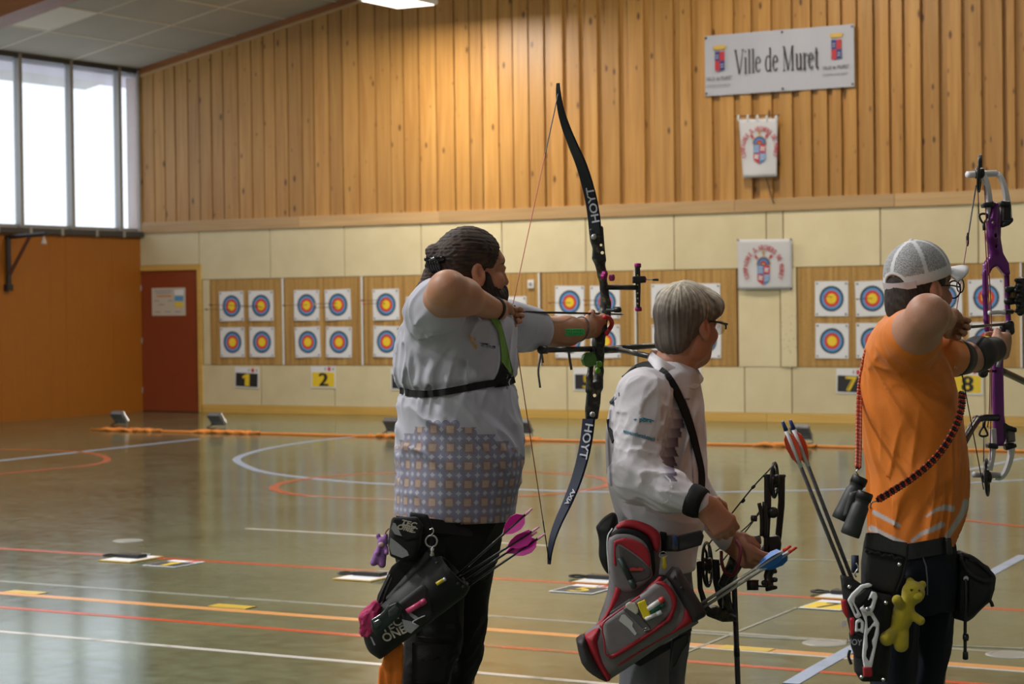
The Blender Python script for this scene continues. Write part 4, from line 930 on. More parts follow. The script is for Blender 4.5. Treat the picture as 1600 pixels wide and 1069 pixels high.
# --- beard
b = Field()
bl_ = lambda x, y, z, rx, ry, rz, kk=0.02: b.ell(Lh(x, y, z), np.array([rx, ry, rz])*1.04, A1, kk)
bl_(0, -0.098, 0.070, 0.042, 0.036, 0.040); bl_(0, -0.125, 0.086, 0.034, 0.038, 0.034); bl_(0, -0.045, 0.094, 0.028, 0.008, 0.014, 0.012)
for sx in (-1, 1): bl_(sx*0.044, -0.078, 0.040, 0.027, 0.040, 0.050); bl_(sx*0.060, -0.045, 0.018, 0.018, 0.046, 0.026); bl_(sx*0.026, -0.066, 0.088, 0.016, 0.026, 0.018)
b.ell(Lh(0, -0.0615, 0.102), (0.018, 0.006, 0.016), A1, 0.006, 's')
b.add(lambda p: 0.0025*flow_noise(p, (0.4, -0.9, 0.2), 8, 500, 0.3), None, None, 0, 'd')
sculpt('beard', b, M_HAIR, p1, 0.0035, colf=lambda V: np.clip(np.array([0.022, 0.013, 0.009])*(1+0.8*flow_noise(V, (0.4, -0.9, 0.2), 9, 600, 0.3))[:, None], 0.004, 1))
# --- claw clip
M_CLIP = mat('black glossy plastic', (0.010, 0.010, 0.012), 0.15)
mb = MB()
for i in range(5):
    a = spline([cs(672+i*3.2, 402+i*0.5, 6.40), cs(668+i*4, 410, 6.375), cs(671+i*4, 420, 6.385), cs(676+i*3, 424, 6.41)], 4); mb.add(*tube(c2w(a), 0.006, 6))
mb.add(*tube(c2w([cs(668, 408, 6.38), cs(694, 404, 6.38)]), 0.009, 8))
for q in (cs(667, 405, 6.38), cs(668, 415, 6.38)): mb.add(*lathe([(0.002, -0.008), (0.008, -0.005), (0.009, 0), (0.008, 0.005), (0.002, 0.008)], c2w1(q), CU, 10))
mb.build('claw_clip', M_CLIP, p1, True)
# --- shirt
def shirt1_mat():
    m, n, l, b = nt('grey sports shirt with fan print'); a = N(n, 'Attribute'); a.attribute_name = 'UVp'; sp = N(n, 'SeparateXYZ'); l.new(a.outputs['Vector'], sp.inputs[0])
    c = 0.0268; U = mth(n, l, 'DIVIDE', sp.outputs[0], c); Vv = mth(n, l, 'DIVIDE', sp.outputs[1], c)
    fu = mth(n, l, 'SUBTRACT', mth(n, l, 'FRACT', U), 0.5); fv = mth(n, l, 'SUBTRACT', mth(n, l, 'FRACT', Vv), 0.5)
    r = mth(n, l, 'SQRT', mth(n, l, 'ADD', mth(n, l, 'MULTIPLY', fu, fu), mth(n, l, 'MULTIPLY', fv, fv)))
    ring = mth(n, l, 'MULTIPLY', mth(n, l, 'GREATER_THAN', mth(n, l, 'SINE', mth(n, l, 'MULTIPLY', r, 46.0)), 0.05), mth(n, l, 'LESS_THAN', r, 0.52))
    # tan squares on every second corner of the circle lattice
    gu = mth(n, l, 'ABSOLUTE', mth(n, l, 'SUBTRACT', mth(n, l, 'FRACT', mth(n, l, 'MULTIPLY', U, 0.5)), 0.5)); gv = mth(n, l, 'ABSOLUTE', mth(n, l, 'SUBTRACT', mth(n, l, 'FRACT', mth(n, l, 'MULTIPLY', Vv, 0.5)), 0.5))
    tan_ = mth(n, l, 'LESS_THAN', mth(n, l, 'ADD', mth(n, l, 'POWER', gu, 1.3), mth(n, l, 'POWER', gv, 1.3)), 0.36)
    soft = N(n, 'MapRange'); l.new(mth(n, l, 'ADD', mth(n, l, 'POWER', gu, 2.4), mth(n, l, 'POWER', gv, 2.4)), soft.inputs[0]); soft.inputs[1].default_value = 0.06; soft.inputs[2].default_value = 0.11; soft.inputs[3].default_value = 1; soft.inputs[4].default_value = 0
    nz = N(n, 'TexNoise'); nz.inputs['Scale'].default_value = 420; tc = N(n, 'TexCoord'); l.new(tc.outputs['Object'], nz.inputs[0])
    grey = (0.40, 0.40, 0.455)
    tcol = mixc(n, l, nz.outputs[0], (0.20, 0.125, 0.085), (0.62, 0.47, 0.36))
    col = mixc(n, l, mth(n, l, 'MULTIPLY', soft.outputs[0], 0.95), grey, tcol)
    dia = mth(n, l, 'LESS_THAN', mth(n, l, 'MAXIMUM', gu, gv), 0.20)
    col2 = mixc(n, l, mth(n, l, 'MULTIPLY', ring, mth(n, l, 'SUBTRACT', 1.0, dia)), col, (0.018, 0.032, 0.14))
    # printed area: below an arch that peaks near the side seam, scalloped along its edge
    lim = mth(n, l, 'SUBTRACT', 0.0, mth(n, l, 'MULTIPLY', mth(n, l, 'FLOOR', mth(n, l, 'MULTIPLY_ADD', mth(n, l, 'ABSOLUTE', mth(n, l, 'ADD', U, 0.0)), 0.5, 0.0)), 0.021))
    pr = mth(n, l, 'LESS_THAN', sp.outputs[1], lim)
    col3 = mixc(n, l, pr, grey, col2)
    l.new(col3, b.inputs['Base Color']); b.inputs['Roughness'].default_value = 0.7; b.inputs['Specular IOR Level'].default_value = 0.3; b.inputs['Sheen Weight'].default_value = 0.1
    bp = N(n, 'Bump'); bp.inputs['Strength'].default_value = 0.06; bp.inputs['Distance'].default_value = 0.002; l.new(nz.outputs[0], bp.inputs['Height']); l.new(bp.outputs[0], b.inputs['Normal']); return m
s1 = Field(); torso1(s1)
s1.cone(cs(724, 500, 6.5), cs(733, 476, 6.5), 0.085, 0.078, 0.03)
s1.cone(SHR+[0, 0, 0.02], SHR+(ELR-SHR)*0.42, 0.086, 0.080, 0.05)
s1.cone(SHL, SHL+(ELL-SHL)*0.50, 0.080, 0.070, 0.05)
e = unit(ELR-SHR); s1.plane(SHR+(ELR-SHR)*0.45+e*0.0, e, 0.004) if False else None
s1.plane(cs(700, 808, 6.5), (-0.055, -1, 0), 0.004)
s1.add(folds((0.25, 1, 0.1), 75, 0.016, lambda p: np.exp(-((p[:, 1]-cs(0, 580, ZA)[1])/0.09)**2), 11), None, None, 0, 'd')
s1.add(folds((0.75, -0.8, 0.1), 55, 0.015, lambda p: np.exp(-((p[:, 1]-cs(0, 690, ZA)[1])/0.14)**2), 12), None, None, 0, 'd')
s1.add(folds((0.4, 0.5, -0.3), 60, 0.015, bump_mask(SHR, 0.17), 13), None, None, 0, 'd')
s1.add(lambda p: 0.012*np.exp(-((p[:, 1]-(cs(0, 612, ZA)[1]+(p[:, 0]-cs(622, 0, ZA)[0])*0.09))/0.016)**2), None, None, 0, 'd')    # cinched under the elastic strap
def uv1(V):
    xc = np.interp(V[:, 1], [cs(0, 812, ZA)[1], cs(0, 640, ZA)[1]], [cs(711, 0, ZA)[0], cs(714, 0, ZA)[0]])
    a = np.arctan2(V[:, 0]-xc, -(V[:, 2]-ZA)/1.0); return np.stack([a*0.2+0.040, V[:, 1]-cs(0, 653, ZA)[1]], -1)
shirt1 = sculpt('shirt', s1, shirt1_mat(), p1, 0.0045, uvf=uv1)
# sleeve edge bands and small prints
M_NAVY = mat('navy print', (0.02, 0.03, 0.09), 0.6); M_OCHRE = mat('ochre print', (0.55, 0.30, 0.06), 0.6)
text_decal('lettering', 'ARC DE MURET', 751, 541, 774, 546, 4.5, s1, ZA, M_NAVY, shirt1)
decal('emblem', [[(733, 522), (738, 527), (737, 532), (741, 535), (738, 537), (733, 530)], [(740, 534), (746, 540), (744, 547), (741, 541)], [(742, 527), (744, 532), (742, 533), (740, 529)]], s1, ZA, M_OCHRE, shirt1)
decal('emblem', [[(748, 536), (765, 537), (774, 541), (773, 545), (771, 542), (763, 539)]], s1, ZA, M_NAVY, shirt1)
# --- chest guard and elastic strap
M_GREEN = mat('green chest guard mesh', (0.135, 0.26, 0.035), 0.6, var=0.15, scale=120, bump=0.1); M_BLKF = mat('black fabric', (0.008, 0.008, 0.009), 0.75, spec=0.25, var=0.2, scale=80, bump=0.08)
GU = [(764, 493), (775, 490), (784, 505), (790, 530), (796, 560), (802, 585), (806, 598), (802, 602), (775, 603), (776, 585), (783, 565), (782, 540), (779, 515)]
cg = empty('chest_guard', c2w1(on(790, 560, ZA, s1)), 'green and black mesh chest guard on the grey shirt', 'chest guard')
s1g = s1
patch_on('mesh_panel', [(764, 495), (773, 489), (783, 505), (790, 530), (796, 556), (801, 578), (803, 590), (793, 592), (790, 575), (784, 566), (783, 545), (779, 518)], s1, ZA, M_GREEN, cg, 0.010)
patch_on('lower_panel', [(785, 566), (791, 575), (795, 592), (804, 590), (806, 598), (796, 603), (773, 606), (774, 592), (780, 580)], s1, ZA, M_BLKF, cg, 0.012)
sp_ = [on(x, y, ZA, s1, 0.010) for x, y in zip(np.linspace(626, 780, 34), np.interp(np.linspace(626, 780, 34), [626, 640, 665, 690, 715, 740, 760, 780], [610, 614.5, 616, 613.5, 609, 604, 600.5, 597]))]
ups = [np.array(q)-np.array([cs(714, 0, ZA)[0], q[1], ZA]) for q in sp_]
w2 = np.array([c2w1(q)-c2w1((0, 0, 0)) for q in ups])
obj('elastic_strap', *strap(c2w(sp_), 0.020, 0.007, w2, 2), M_BLKF, cg)
# --- trousers
M_TROU = mat('black work trousers', (0.008, 0.008, 0.009), 0.8, spec=0.25, var=0.25, scale=12, bump=0.15, bscale=90); M_TROUG = mat('charcoal trouser panel', (0.020, 0.020, 0.023), 0.85, spec=0.25, var=0.2, scale=20, bump=0.12, bscale=200)
t1 = Field()
t1.loft(rows_px([(795, 622, 798, 0.185), (830, 618, 784, 0.185), (870, 620, 778, 0.18), (900, 640, 762, 0.15)], ZA), 0.02)
t1.loft(rows_px([(840, 618, 705, 0.10, -0.04), (900, 628, 722, 0.11, -0.05), (950, 634, 726, 0.105, -0.06), (1000, 632, 724, 0.10, -0.06), (1040, 628, 708, 0.09, -0.06), (1080, 624, 700, 0.085, -0.05), (1180, 626, 692, 0.08, -0.05), (1290, 632, 690, 0.075, -0.05)], ZA), 0.03)
t1.loft(rows_px([(840, 705, 783, 0.10, 0.10), (900, 700, 772, 0.10, 0.11), (950, 690, 762, 0.095, 0.13), (990, 690, 756, 0.09, 0.14), (1030, 690, 751, 0.085, 0.15), (1070, 684, 738, 0.08, 0.17), (1180, 688, 738, 0.075, 0.17), (1290, 690, 736, 0.07, 0.18)], ZA), 0.03)
t1.add(folds((0.2, 1, 0), 50, 0.008, None, 21, 0.25), None, None, 0, 'd'); t1.add(folds((1, 0.3, 0), 70, 0.008, lambda p: np.exp(-((p[:, 1]-cs(0, 1010, ZA)[1])/0.08)**2), 22), None, None, 0, 'd')
tr1 = sculpt('trousers', t1, M_TROU, p1, 0.006)
patch_on('thigh_panel', [(690, 865), (715, 930), (714, 985), (710, 1002), (650, 995), (655, 960), (668, 925)], t1, ZA, M_TROUG, tr1, 0.004, 0.004, 5)
patch_on('knee_panel', [(644, 1004), (706, 1008), (700, 1035), (694, 1068), (644, 1068)], t1, ZA, M_TROUG, tr1, 0.004, 0.004, 5)
decal('label', [[(697, 975), (710, 975), (710, 982), (697, 982)]], t1, ZA, mat('black tab', (0.006, 0.006, 0.007), 0.5), tr1, 0.006)
# shoes
for q in (on_floor(668, 6.45), on_floor(720, 6.7)):
    sf = Field(); feet(sf, q+[0, 0.09, 0], (0.85, 0, -0.5), 1.2); sf.plane(q+[0, 0.002, 0], (0, -1, 0), 0.003); sculpt('shoe', sf, M_BLKF, p1, 0.006)
# wristband
M_BAND = mat('black rubber band', (0.01, 0.01, 0.011), 0.4)
d_ = unit(HNR-ELR); q = ELR+(HNR-ELR)*0.94; a_ = unit(np.cross(d_, (0, 0, 1))); b_ = np.cross(d_, a_)
obj('wristband', *tube(c2w([q+0.0345*(math.cos(t)*a_+math.sin(t)*b_) for t in np.linspace(0, 2*math.pi, 25)]), 0.004, 6, False), M_BAND, p1, True)
# ================================================================== recurve bow, its arrow, the green arm guard
ZB = 7.08
def bz(px): return ZB+((px-940)*7.0/F_PX)*1.74          # the bow stands in the vertical plane of the shot
def bp(px, py, off=0.0): return cs(px, py, bz(px)+off)
SIDE = np.array([0.867, 0, -0.4983]); SIDEW = SIDE[0]*CR+SIDE[2]*CF; TGW = TGT[0]*CR+TGT[2]*CF
M_LIMB = mat('satin black limb', (0.012, 0.014, 0.019), 0.45, var=0.05, spec=0.3); M_LIMBB = mat('blue black limb', (0.012, 0.018, 0.040), 0.6, var=0.05, spec=0.2)
def camo(name):
    m, n, l, b = nt(name); tc = N(n, 'TexCoord'); nz = N(n, 'TexNoise'); nz.inputs['Scale'].default_value = 45; nz.inputs['Detail'].default_value = 2; l.new(tc.outputs['Object'], nz.inputs[0])
    rp = N(n, 'ValToRGB'); rp.color_ramp.interpolation = 'CONSTANT'; e = rp.color_ramp.elements; e[0].color = (0.008, 0.009, 0.008, 1); e[1].position = 0.52; e[1].color = (0.035, 0.036, 0.022, 1); x = e.new(0.62); x.color = (0.10, 0.095, 0.055, 1)
    l.new(nz.outputs[0], rp.inputs[0]); l.new(rp.outputs[0], b.inputs['Base Color']); b.inputs['Roughness'].default_value = 0.45; return m
M_CAMO = camo('dark camouflage coating'); M_MAG = mat('magenta anodised', (0.33, 0.015, 0.16), 0.3, 0.4); M_LETT = mat('light grey lettering', (0.45, 0.47, 0.52), 0.5)
bow1 = empty('recurve_bow', c2w1(bp(936, 520)), 'tall black recurve bow with pink string, drawn by the bearded archer', 'bow')
def limb(pts, wid, m, name):
    c = spline(c2w([bp(*q) for q in pts]), 6); k = len(c); wd = np.interp(np.linspace(0, 1, k), np.linspace(0, 1, len(wid)), wid); th = np.linspace(0.007, 0.011, k); T = np.gradient(c, axis=0); V = []
    for i in range(k):
        t = unit(T[i]); u = unit(np.cross(SIDEW, t))
        for a, b_ in ((-1, -0.4), (-0.85, -1), (0.85, -1), (1, -0.4), (1, 0.4), (0.85, 1), (-0.85, 1), (-1, 0.4)): V.append(c[i]+SIDEW*a*wd[i]/2+u*b_*th[i]/2)
    Fc = [[i*8+j, i*8+(j+1) % 8, i*8+8+(j+1) % 8, i*8+8+j] for i in range(k-1) for j in range(8)]+[list(range(8))[::-1], [8*k-8+j for j in range(8)]]
    return obj(name, V, Fc, m, bow1)
UP = [(872, 130), (872.5, 145), (876, 170), (884, 198), (896, 228), (907, 254), (916, 282), (923.5, 312), (928, 340), (930.5, 366)]
LO = [(920, 655), (916.5, 685), (910, 718), (900, 752), (887, 785), (873, 815), (864, 840), (859.5, 862), (858, 882)]
lu = limb(UP, [0.010, 0.020, 0.030, 0.038, 0.042, 0.044, 0.045], M_LIMB, 'upper_limb'); ll = limb(LO[::-1], [0.010, 0.022, 0.032, 0.039, 0.043, 0.045], M_LIMBB, 'lower_limb')
def limb_text(s, x0, y0, x1, y1, h, par, prof, fat=0.4):
    py, pxs = [q[1] for q in prof], [q[0] for q in prof]
    def zf(x, y): xc = np.interp(y, py, pxs); return bz(xc)-0.011-(x-xc)*7.0/F_PX*0.575
    text_px('lettering', s, x0, y0, x1, y1, h, zf, M_LETT, par, fat)
limb_text('HOYT', 937, 346, 927, 292, 12, lu, UP); limb_text('HOYT', 915, 662, 905, 716, 12, ll, LO); limb_text('AXIA', 895, 764, 882, 787, 6, ll, LO, 0.2)
# riser
r = Field()
rz = lambda px, py, o=0: bp(px, py, o)
r.prism([(920, 358), (942, 353), (944, 380), (947, 408), (933, 412), (925, 404), (926, 388), (922, 376)], ZB-0.02, 0.020, 0.006)
r.chain([rz(936, 405), rz(941, 430), rz(944, 450)], [0.019, 0.014, 0.013], 0.01); r.chain([rz(944, 450), rz(946, 475), rz(945, 492)], [0.013, 0.017, 0.021], 0.01)
r.chain([rz(942, 494), rz(938, 515), rz(935, 535), rz(934, 552)], [0.018, 0.021, 0.020, 0.018], 0.01)
r.chain([rz(937, 552), rz(936, 580), rz(934, 605)], [0.016, 0.014, 0.018], 0.01); r.chain([rz(926, 548), rz(921, 590), rz(921, 610)], [0.010, 0.010, 0.014], 0.01)
r.prism([(918, 598), (940, 594), (938, 630), (934, 655), (915, 657), (914, 640)], ZB-0.02, 0.020, 0.007)
for q, rr in (((941, 395), 0.006), ((939, 383), 0.005), ((929, 618), 0.006)): r.cone(rz(*q, -0.08), rz(*q, 0.08), rr, rr, 0.003, 's')
r.prism([(940, 420), (947, 420), (948, 448), (942, 448)], ZB, 0.006, 0.003, op='u')
riser = sculpt('riser', r, M_CAMO, bow1, 0.0042)
for q in ((941, 405), (928, 370), (926, 648)): obj('limb_bolt', *lathe([(0.009, -0.03), (0.009, 0.002), (0.006, 0.006)], c2w1(rz(*q, -0.02)), -CF, 14), M_STEEL, bow1, True)
# grip shelf, rest, plunger, clicker
slab('grip', [(925, 490), (955, 492), (950, 498), (946, 520), (930, 526), (934, 500)], ZB-0.005, 0.016, mat('matt black grip', (0.02, 0.02, 0.02), 0.6), bow1)
wire('plunger', [(948, 485, ZB-0.02), (970, 485, ZB-0.05)], 0.006, M_BLACK, bow1); obj('plunger_knob', *lathe([(0.004, -0.012), (0.010, -0.010), (0.010, 0.008), (0.005, 0.012)], c2w1(cs(965, 484, ZB-0.045)), SIDEW, 12), M_BLACK, bow1, True)
for q in ((943, 432), (945, 428), (956, 434)): obj('clicker_knob', *lathe([(0.004, -0.008), (0.011, -0.006), (0.011, 0.006), (0.004, 0.008)], c2w1(cs(*q, ZB-0.02)), SIDEW, 8), M_MAG, bow1)
# sight: extension bar, vertical track, aperture rod
st = empty('bow_sight', c2w1(cs(994, 450, bz(985))), 'black bow sight with magenta knobs on an extension bar, mounted on the recurve bow', 'bow sight')
zs = bz(990)
wire('extension_bar', [(947, 449, ZB), (996, 449.5, zs)], 0.0085, M_BLACK, st, 6)
sf = Field(); sf.prism([(992, 417), (1000, 416), (1001, 450), (1000, 482), (994, 482), (993, 450)], zs, 0.012, 0.004)
for yy in (430, 438, 446, 458, 466, 474): sf.cone(cs(996, yy, zs-0.05), cs(996, yy, zs+0.05), 0.0032, 0.0032, 0.002, 's')
sculpt('track', sf, M_BLACK, st, 0.003)
for q in ((996.5, 415), (997.5, 483), (1006, 437)): obj('knob', *lathe([(0.004, -0.008), (0.011, -0.007), (0.012, 0), (0.011, 0.007), (0.004, 0.008)], c2w1(cs(*q, zs)), CU if q[0] < 1003 else CR, 10), M_MAG, st, True)
slab('carriage', [(988, 432), (1008, 431), (1008, 442), (988, 443)], zs-0.012, 0.010, M_BLACK, st, 0.004, 0.003)
wire('aperture_rod', [(1006, 437, zs), (1021, 437, zs)], 0.0018, M_STEEL, st); wire('aperture_tip', [(1020, 437, zs), (1029, 437.4, zs)], 0.0042, M_BLACK, st)
# stabilisers: long rod to the target, two side rods, green dampers
stb = empty('stabiliser', c2w1(cs(934, 545, ZB)), 'black stabiliser rods with grey collar below the grip of the recurve bow', 'stabiliser')
a = cs(936, 546, ZB); b_ = a+TGT*0.74+np.array([0, 0.02, 0])
M_CARB = mat('carbon rod', (0.03, 0.03, 0.032), 0.3); M_COLLAR = mat('grey collar', (0.25, 0.26, 0.27), 0.35, 0.5)
obj('long_rod', *tube(c2w([a, b_]), 0.0095, 10), M_CARB, stb, True); obj('weight', *tube(c2w([b_, b_+TGT*0.06]), 0.014, 10), M_BLACK, stb, True)
obj('extender', *tube(c2w([a, a+TGT*0.10]), 0.013, 10), M_BLACK, stb, True); obj('collar', *tube(c2w([a+TGT*0.10, a+TGT*0.15]), 0.0125, 10), M_COLLAR, stb, True)
wire('side_rod', [(968, 547, bz(968)), (1016, 557, bz(968)-0.40)], 0.009, M_CARB, stb); wire('side_rod', [(934, 545, ZB), (852, 547, ZB-0.33)], 0.0095, M_CARB, stb)
wire('end_weight', [(853, 547, ZB-0.325), (845, 547, ZB-0.36)], 0.013, M_BLACK, stb)
M_LIME = mat('lime green rubber', (0.17, 0.42, 0.03), 0.45, var=0.15, scale=90); M_DKG = mat('dark green rubber', (0.045, 0.17, 0.02), 0.5, var=0.2, scale=90)
obj('damper', *lathe([(0.010, -0.014), (0.024, -0.012), (0.026, 0), (0.024, 0.012), (0.010, 0.014)], c2w1(cs(920, 562, ZB-0.10)), -CF+0.3*CR, 8), M_DKG, stb)
slab('damper_frame', [(911, 553), (930, 550), (932, 570), (915, 574)], ZB-0.08, 0.010, M_BLACK, stb, 0.004, 0.004)
for q in ((936, 569, 0.011), (934, 579, 0.010)): obj('damper', *lathe([(0.003, -0.010), (q[2], -0.006), (q[2], 0.006), (0.003, 0.010)], c2w1(cs(q[0], q[1], ZB-0.04)), -CF, 12), M_LIME, stb, True)
# string
M_STR = mat('pink bowstring', (0.62, 0.13, 0.09), 0.5); NK = cs(799, 487, bz(799))
obj('string', *tube(c2w([bp(873.5, 140), bp(873.5, 140)*0.12+NK*0.88, NK]), 0.0016, 6), M_STR, bow1); obj('string', *tube(c2w([NK, bp(857.5, 874)*0.5+NK*0.5, bp(857.5, 874)]), 0.0016, 6), mat('dark red bowstring', (0.32, 0.06, 0.04), 0.5), bow1)
obj('string_serving', *tube(c2w([bp(873.5, 140), bp(873.5, 140)+(NK-bp(873.5, 140))*0.30]), 0.0021, 6), M_BLACK, bow1); obj('string_serving', *tube(c2w([bp(857.5, 874), bp(857.5, 874)+(NK-bp(857.5, 874))*0.16]), 0.0021, 6), M_BLACK, bow1)
# the arrow on the string
M_PINK = mat('magenta vane', (0.62, 0.015, 0.33), 0.4, var=0.05); M_NKP = mat('pale pink nock', (0.75, 0.35, 0.5), 0.35)
ar = empty('arrow', c2w1(NK), 'black arrow with magenta vanes on the string of the recurve bow', 'arrow')
ta = NK+TGT*0.735
obj('shaft', *tube(c2w([NK, ta]), 0.0036, 8), M_SHAFT, ar, True); obj('point', *tube(c2w([ta, ta+TGT*0.02]), [0.0034, 0.001], 8), M_STEEL, ar, True); obj('nock', *tube(c2w([NK-TGT*0.014, NK+TGT*0.004]), 0.0036, 8), mat('white nock', (0.7, 0.7, 0.68), 0.35), ar, True)
def vane3(A, d, m, par, L=0.05, hgt=0.018, off=0.02, rot=0.4):
    d = unit(d); a = unit(np.cross(d, (0, 0, 1.))); b2 = np.cross(a, d)
    for k in range(3):
        t = rot+2*math.pi*k/3; s = math.cos(t)*a+math.sin(t)*b2
        obj('vane', *poly_prism([(0, 0), (L*0.12, hgt*0.75), (L*0.35, hgt), (L*0.7, hgt*0.7), (L, 0)], d, s, np.asarray(A)+d*off+s*0.003, 0.0012), m, par)
vane3(c2w1(NK), TGW, M_PINK, ar, 0.06, 0.02, 0.015, 0.1)
# finger tab, red sling
M_SLING = mat('red finger sling', (0.50, 0.02, 0.03), 0.6)
ft = empty('finger_tab', c2w1(NK), 'small black and white finger tab in the drawing hand under the beard', 'finger tab')
slab('tab_plate', [(791, 478), (800, 474), (806, 478), (805, 492), (796, 496)], NK[2]-0.045, 0.006, M_BLACK, ft, 0.003, 0.003)
obj('post', *lathe([(0.004, -0.008), (0.011, -0.006), (0.012, 0.002), (0.006, 0.009)], c2w1(cs(797, 478, NK[2]-0.055)), CU-CF, 12), mat('white post', (0.75, 0.75, 0.73), 0.4), ft, True)
obj('finger_sling', *tube(c2w(spline([cs(944, 495, ZB-0.09), cs(953, 498, ZB-0.06), cs(956, 507, ZB-0.02), cs(951, 516, ZB+0.0), cs(948, 521, ZB-0.06)], 6)), 0.0075, 8), M_SLING, None, True)
tag(bpy.data.objects['finger_sling'], 'red finger sling around the hand on the recurve bow', 'finger sling')
# arm guard
ag = empty('arm_guard', c2w1(cs(896, 519, 6.90)), 'bright green perforated arm guard tied on the bare forearm', 'arm guard')
gf = Field(); zg = 6.885
gf.prism([(877, 516), (881, 514), (911, 513.5), (915, 517), (914, 523), (909, 525), (882, 525.5), (877, 522)], zg, 0.006, 0.003, tilt=(0.9, 0))
for k in range(8):
    for yy in (516.5, 522): gf.cone(cs(885+k*3.6, yy, zg-0.12), cs(885+k*3.6, yy, zg+0.12), 0.0016, 0.0016, 0.001, 's')
sculpt('plate', gf, mat('bright green plastic', (0.03, 0.40, 0.09), 0.35, var=0.05), ag, 0.0022)
def ring_at(t, rad, m, par, rr=0.0024, name='cord'):
    d = unit(HNL-ELL); q = ELL+(HNL-ELL)*t; a = unit(np.cross(d, (0, 1, 0))); b2 = np.cross(a, d)
    obj(name, *tube(c2w([q+rad*(math.cos(u)*a+math.sin(u)*b2)+d*0.01*math.sin(u) for u in np.linspace(0, 2*math.pi, 25)]), rr, 6, False), m, par)
M_CORD = mat('speckled elastic cord', (0.10, 0.10, 0.10), 0.7, var=0.9, scale=150)
ring_at(0.40, 0.0475, M_CORD, ag); ring_at(0.80, 0.039, M_CORD, ag)
wire('cord_end', [(846, 545, 6.86), (844, 560, 6.86), (841, 580, 6.86), (844, 606, 6.86)], 0.0035, M_CORD, ag); wire('cord_end', [(844, 546, 6.86), (847, 556, 6.86), (848.5, 567, 6.86)], 0.003, M_CORD, ag)
obj('cord_end', *strap(c2w([cs(888, 543, 6.9), cs(890, 560, 6.9), cs(893, 578, 6.9)]), 0.008, 0.003, -CF), M_CORD, ag)
# ================================================================== black field quiver of the bearded archer
ZQ = 6.20
M_NYL = mat('black nylon', (0.009, 0.009, 0.010), 0.6, spec=0.35, var=0.25, scale=40, bump=0.12, bscale=300); M_NYL2 = mat('grey black nylon', (0.020, 0.020, 0.022), 0.65, spec=0.35, var=0.2, scale=40, bump=0.1, bscale=300)
M_REFL = mat('silver grey fabric', (0.33, 0.33, 0.36), 0.6, var=0.2, scale=200); M_TECL = mat('beige lettering', (0.55, 0.50, 0.43), 0.6); M_HPINK = mat('raspberry fabric', (0.42, 0.02, 0.11), 0.7, var=0.2, scale=60); M_METAL = mat('bright metal', (0.6, 0.6, 0.6), 0.25, 0.9)
qv = empty('quiver', c2w1(cs(650, 900, ZQ)), 'black hip quiver with beige lettering, hanging behind the bearded archer', 'quiver')
belt = obj('belt', *strap(c2w([cs(624, 818, 6.31), cs(660, 820, 6.295), cs(700, 824, 6.31), cs(745, 828, 6.35), cs(776, 830, 6.44)]), 0.040, 0.006, -CF), M_NYL, qv)
slab('belt_loop', [(640, 800), (668, 804), (676, 822), (668, 870), (650, 880), (640, 850)], ZQ+0.035, 0.014, M_NYL, qv, 0.008, 0.005)
pouch = slab('pouch', [(612, 810), (650, 808), (661, 822), (658, 850), (650, 874), (632, 878), (610, 868), (606, 845)], ZQ-0.005, 0.040, M_NYL, qv, 0.022, 0.005)
slab('flap', [(613, 808), (652, 808), (662, 822), (652, 842), (636, 846), (620, 838), (610, 822)], ZQ-0.042, 0.010, M_NYL, pouch, 0.007, 0.004)
text_px('lettering', 'TEC', 624, 826, 648, 833, 8.5, ZQ-0.054, M_TECL, pouch, 0.4, 0.3); text_px('lettering', 'ONE', 619, 835, 644, 842, 8, ZQ-0.054, M_TECL, pouch, 0.4, 0.3) if False else None
text_px('lettering', 'TEC', 626, 819, 649, 824.5, 7.5, ZQ-0.054, M_TECL, pouch, 0.5, 0.2); text_px('lettering', 'ONE', 620, 826, 644, 832.5, 7.5, ZQ-0.054, M_TECL, pouch, 0.5, 0.2)
poly_flat('reflective_trim', [[(614, 817), (618, 818), (628, 838), (617, 835), (611, 826)]], ZQ-0.0535, M_REFL, pouch); poly_flat('reflective_trim', [[(610, 840), (622, 849), (636, 861), (639, 868), (628, 872), (612, 866), (608, 855)]], ZQ-0.0465, M_REFL, pouch)
# ring and snap hook
obj('ring', *tube(c2w([cs(674+9*math.cos(t), 846+9*math.sin(t), ZQ-0.03) for t in np.linspace(0, 2*math.pi, 25)]), 0.0028, 6, False), M_STEEL, qv, True)
obj('hook', *tube(c2w(spline([cs(672, 838, ZQ-0.03), cs(677, 832, ZQ-0.03), cs(676, 826, ZQ-0.03), cs(671, 828, ZQ-0.03)], 5)), 0.0022, 6), M_METAL, qv, True); obj('swivel', *lathe([(0.003, -0.016), (0.007, -0.01), (0.004, 0), (0.007, 0.008), (0.003, 0.014)], c2w1(cs(675, 862, ZQ-0.03)), CU, 10), M_METAL, qv, True)
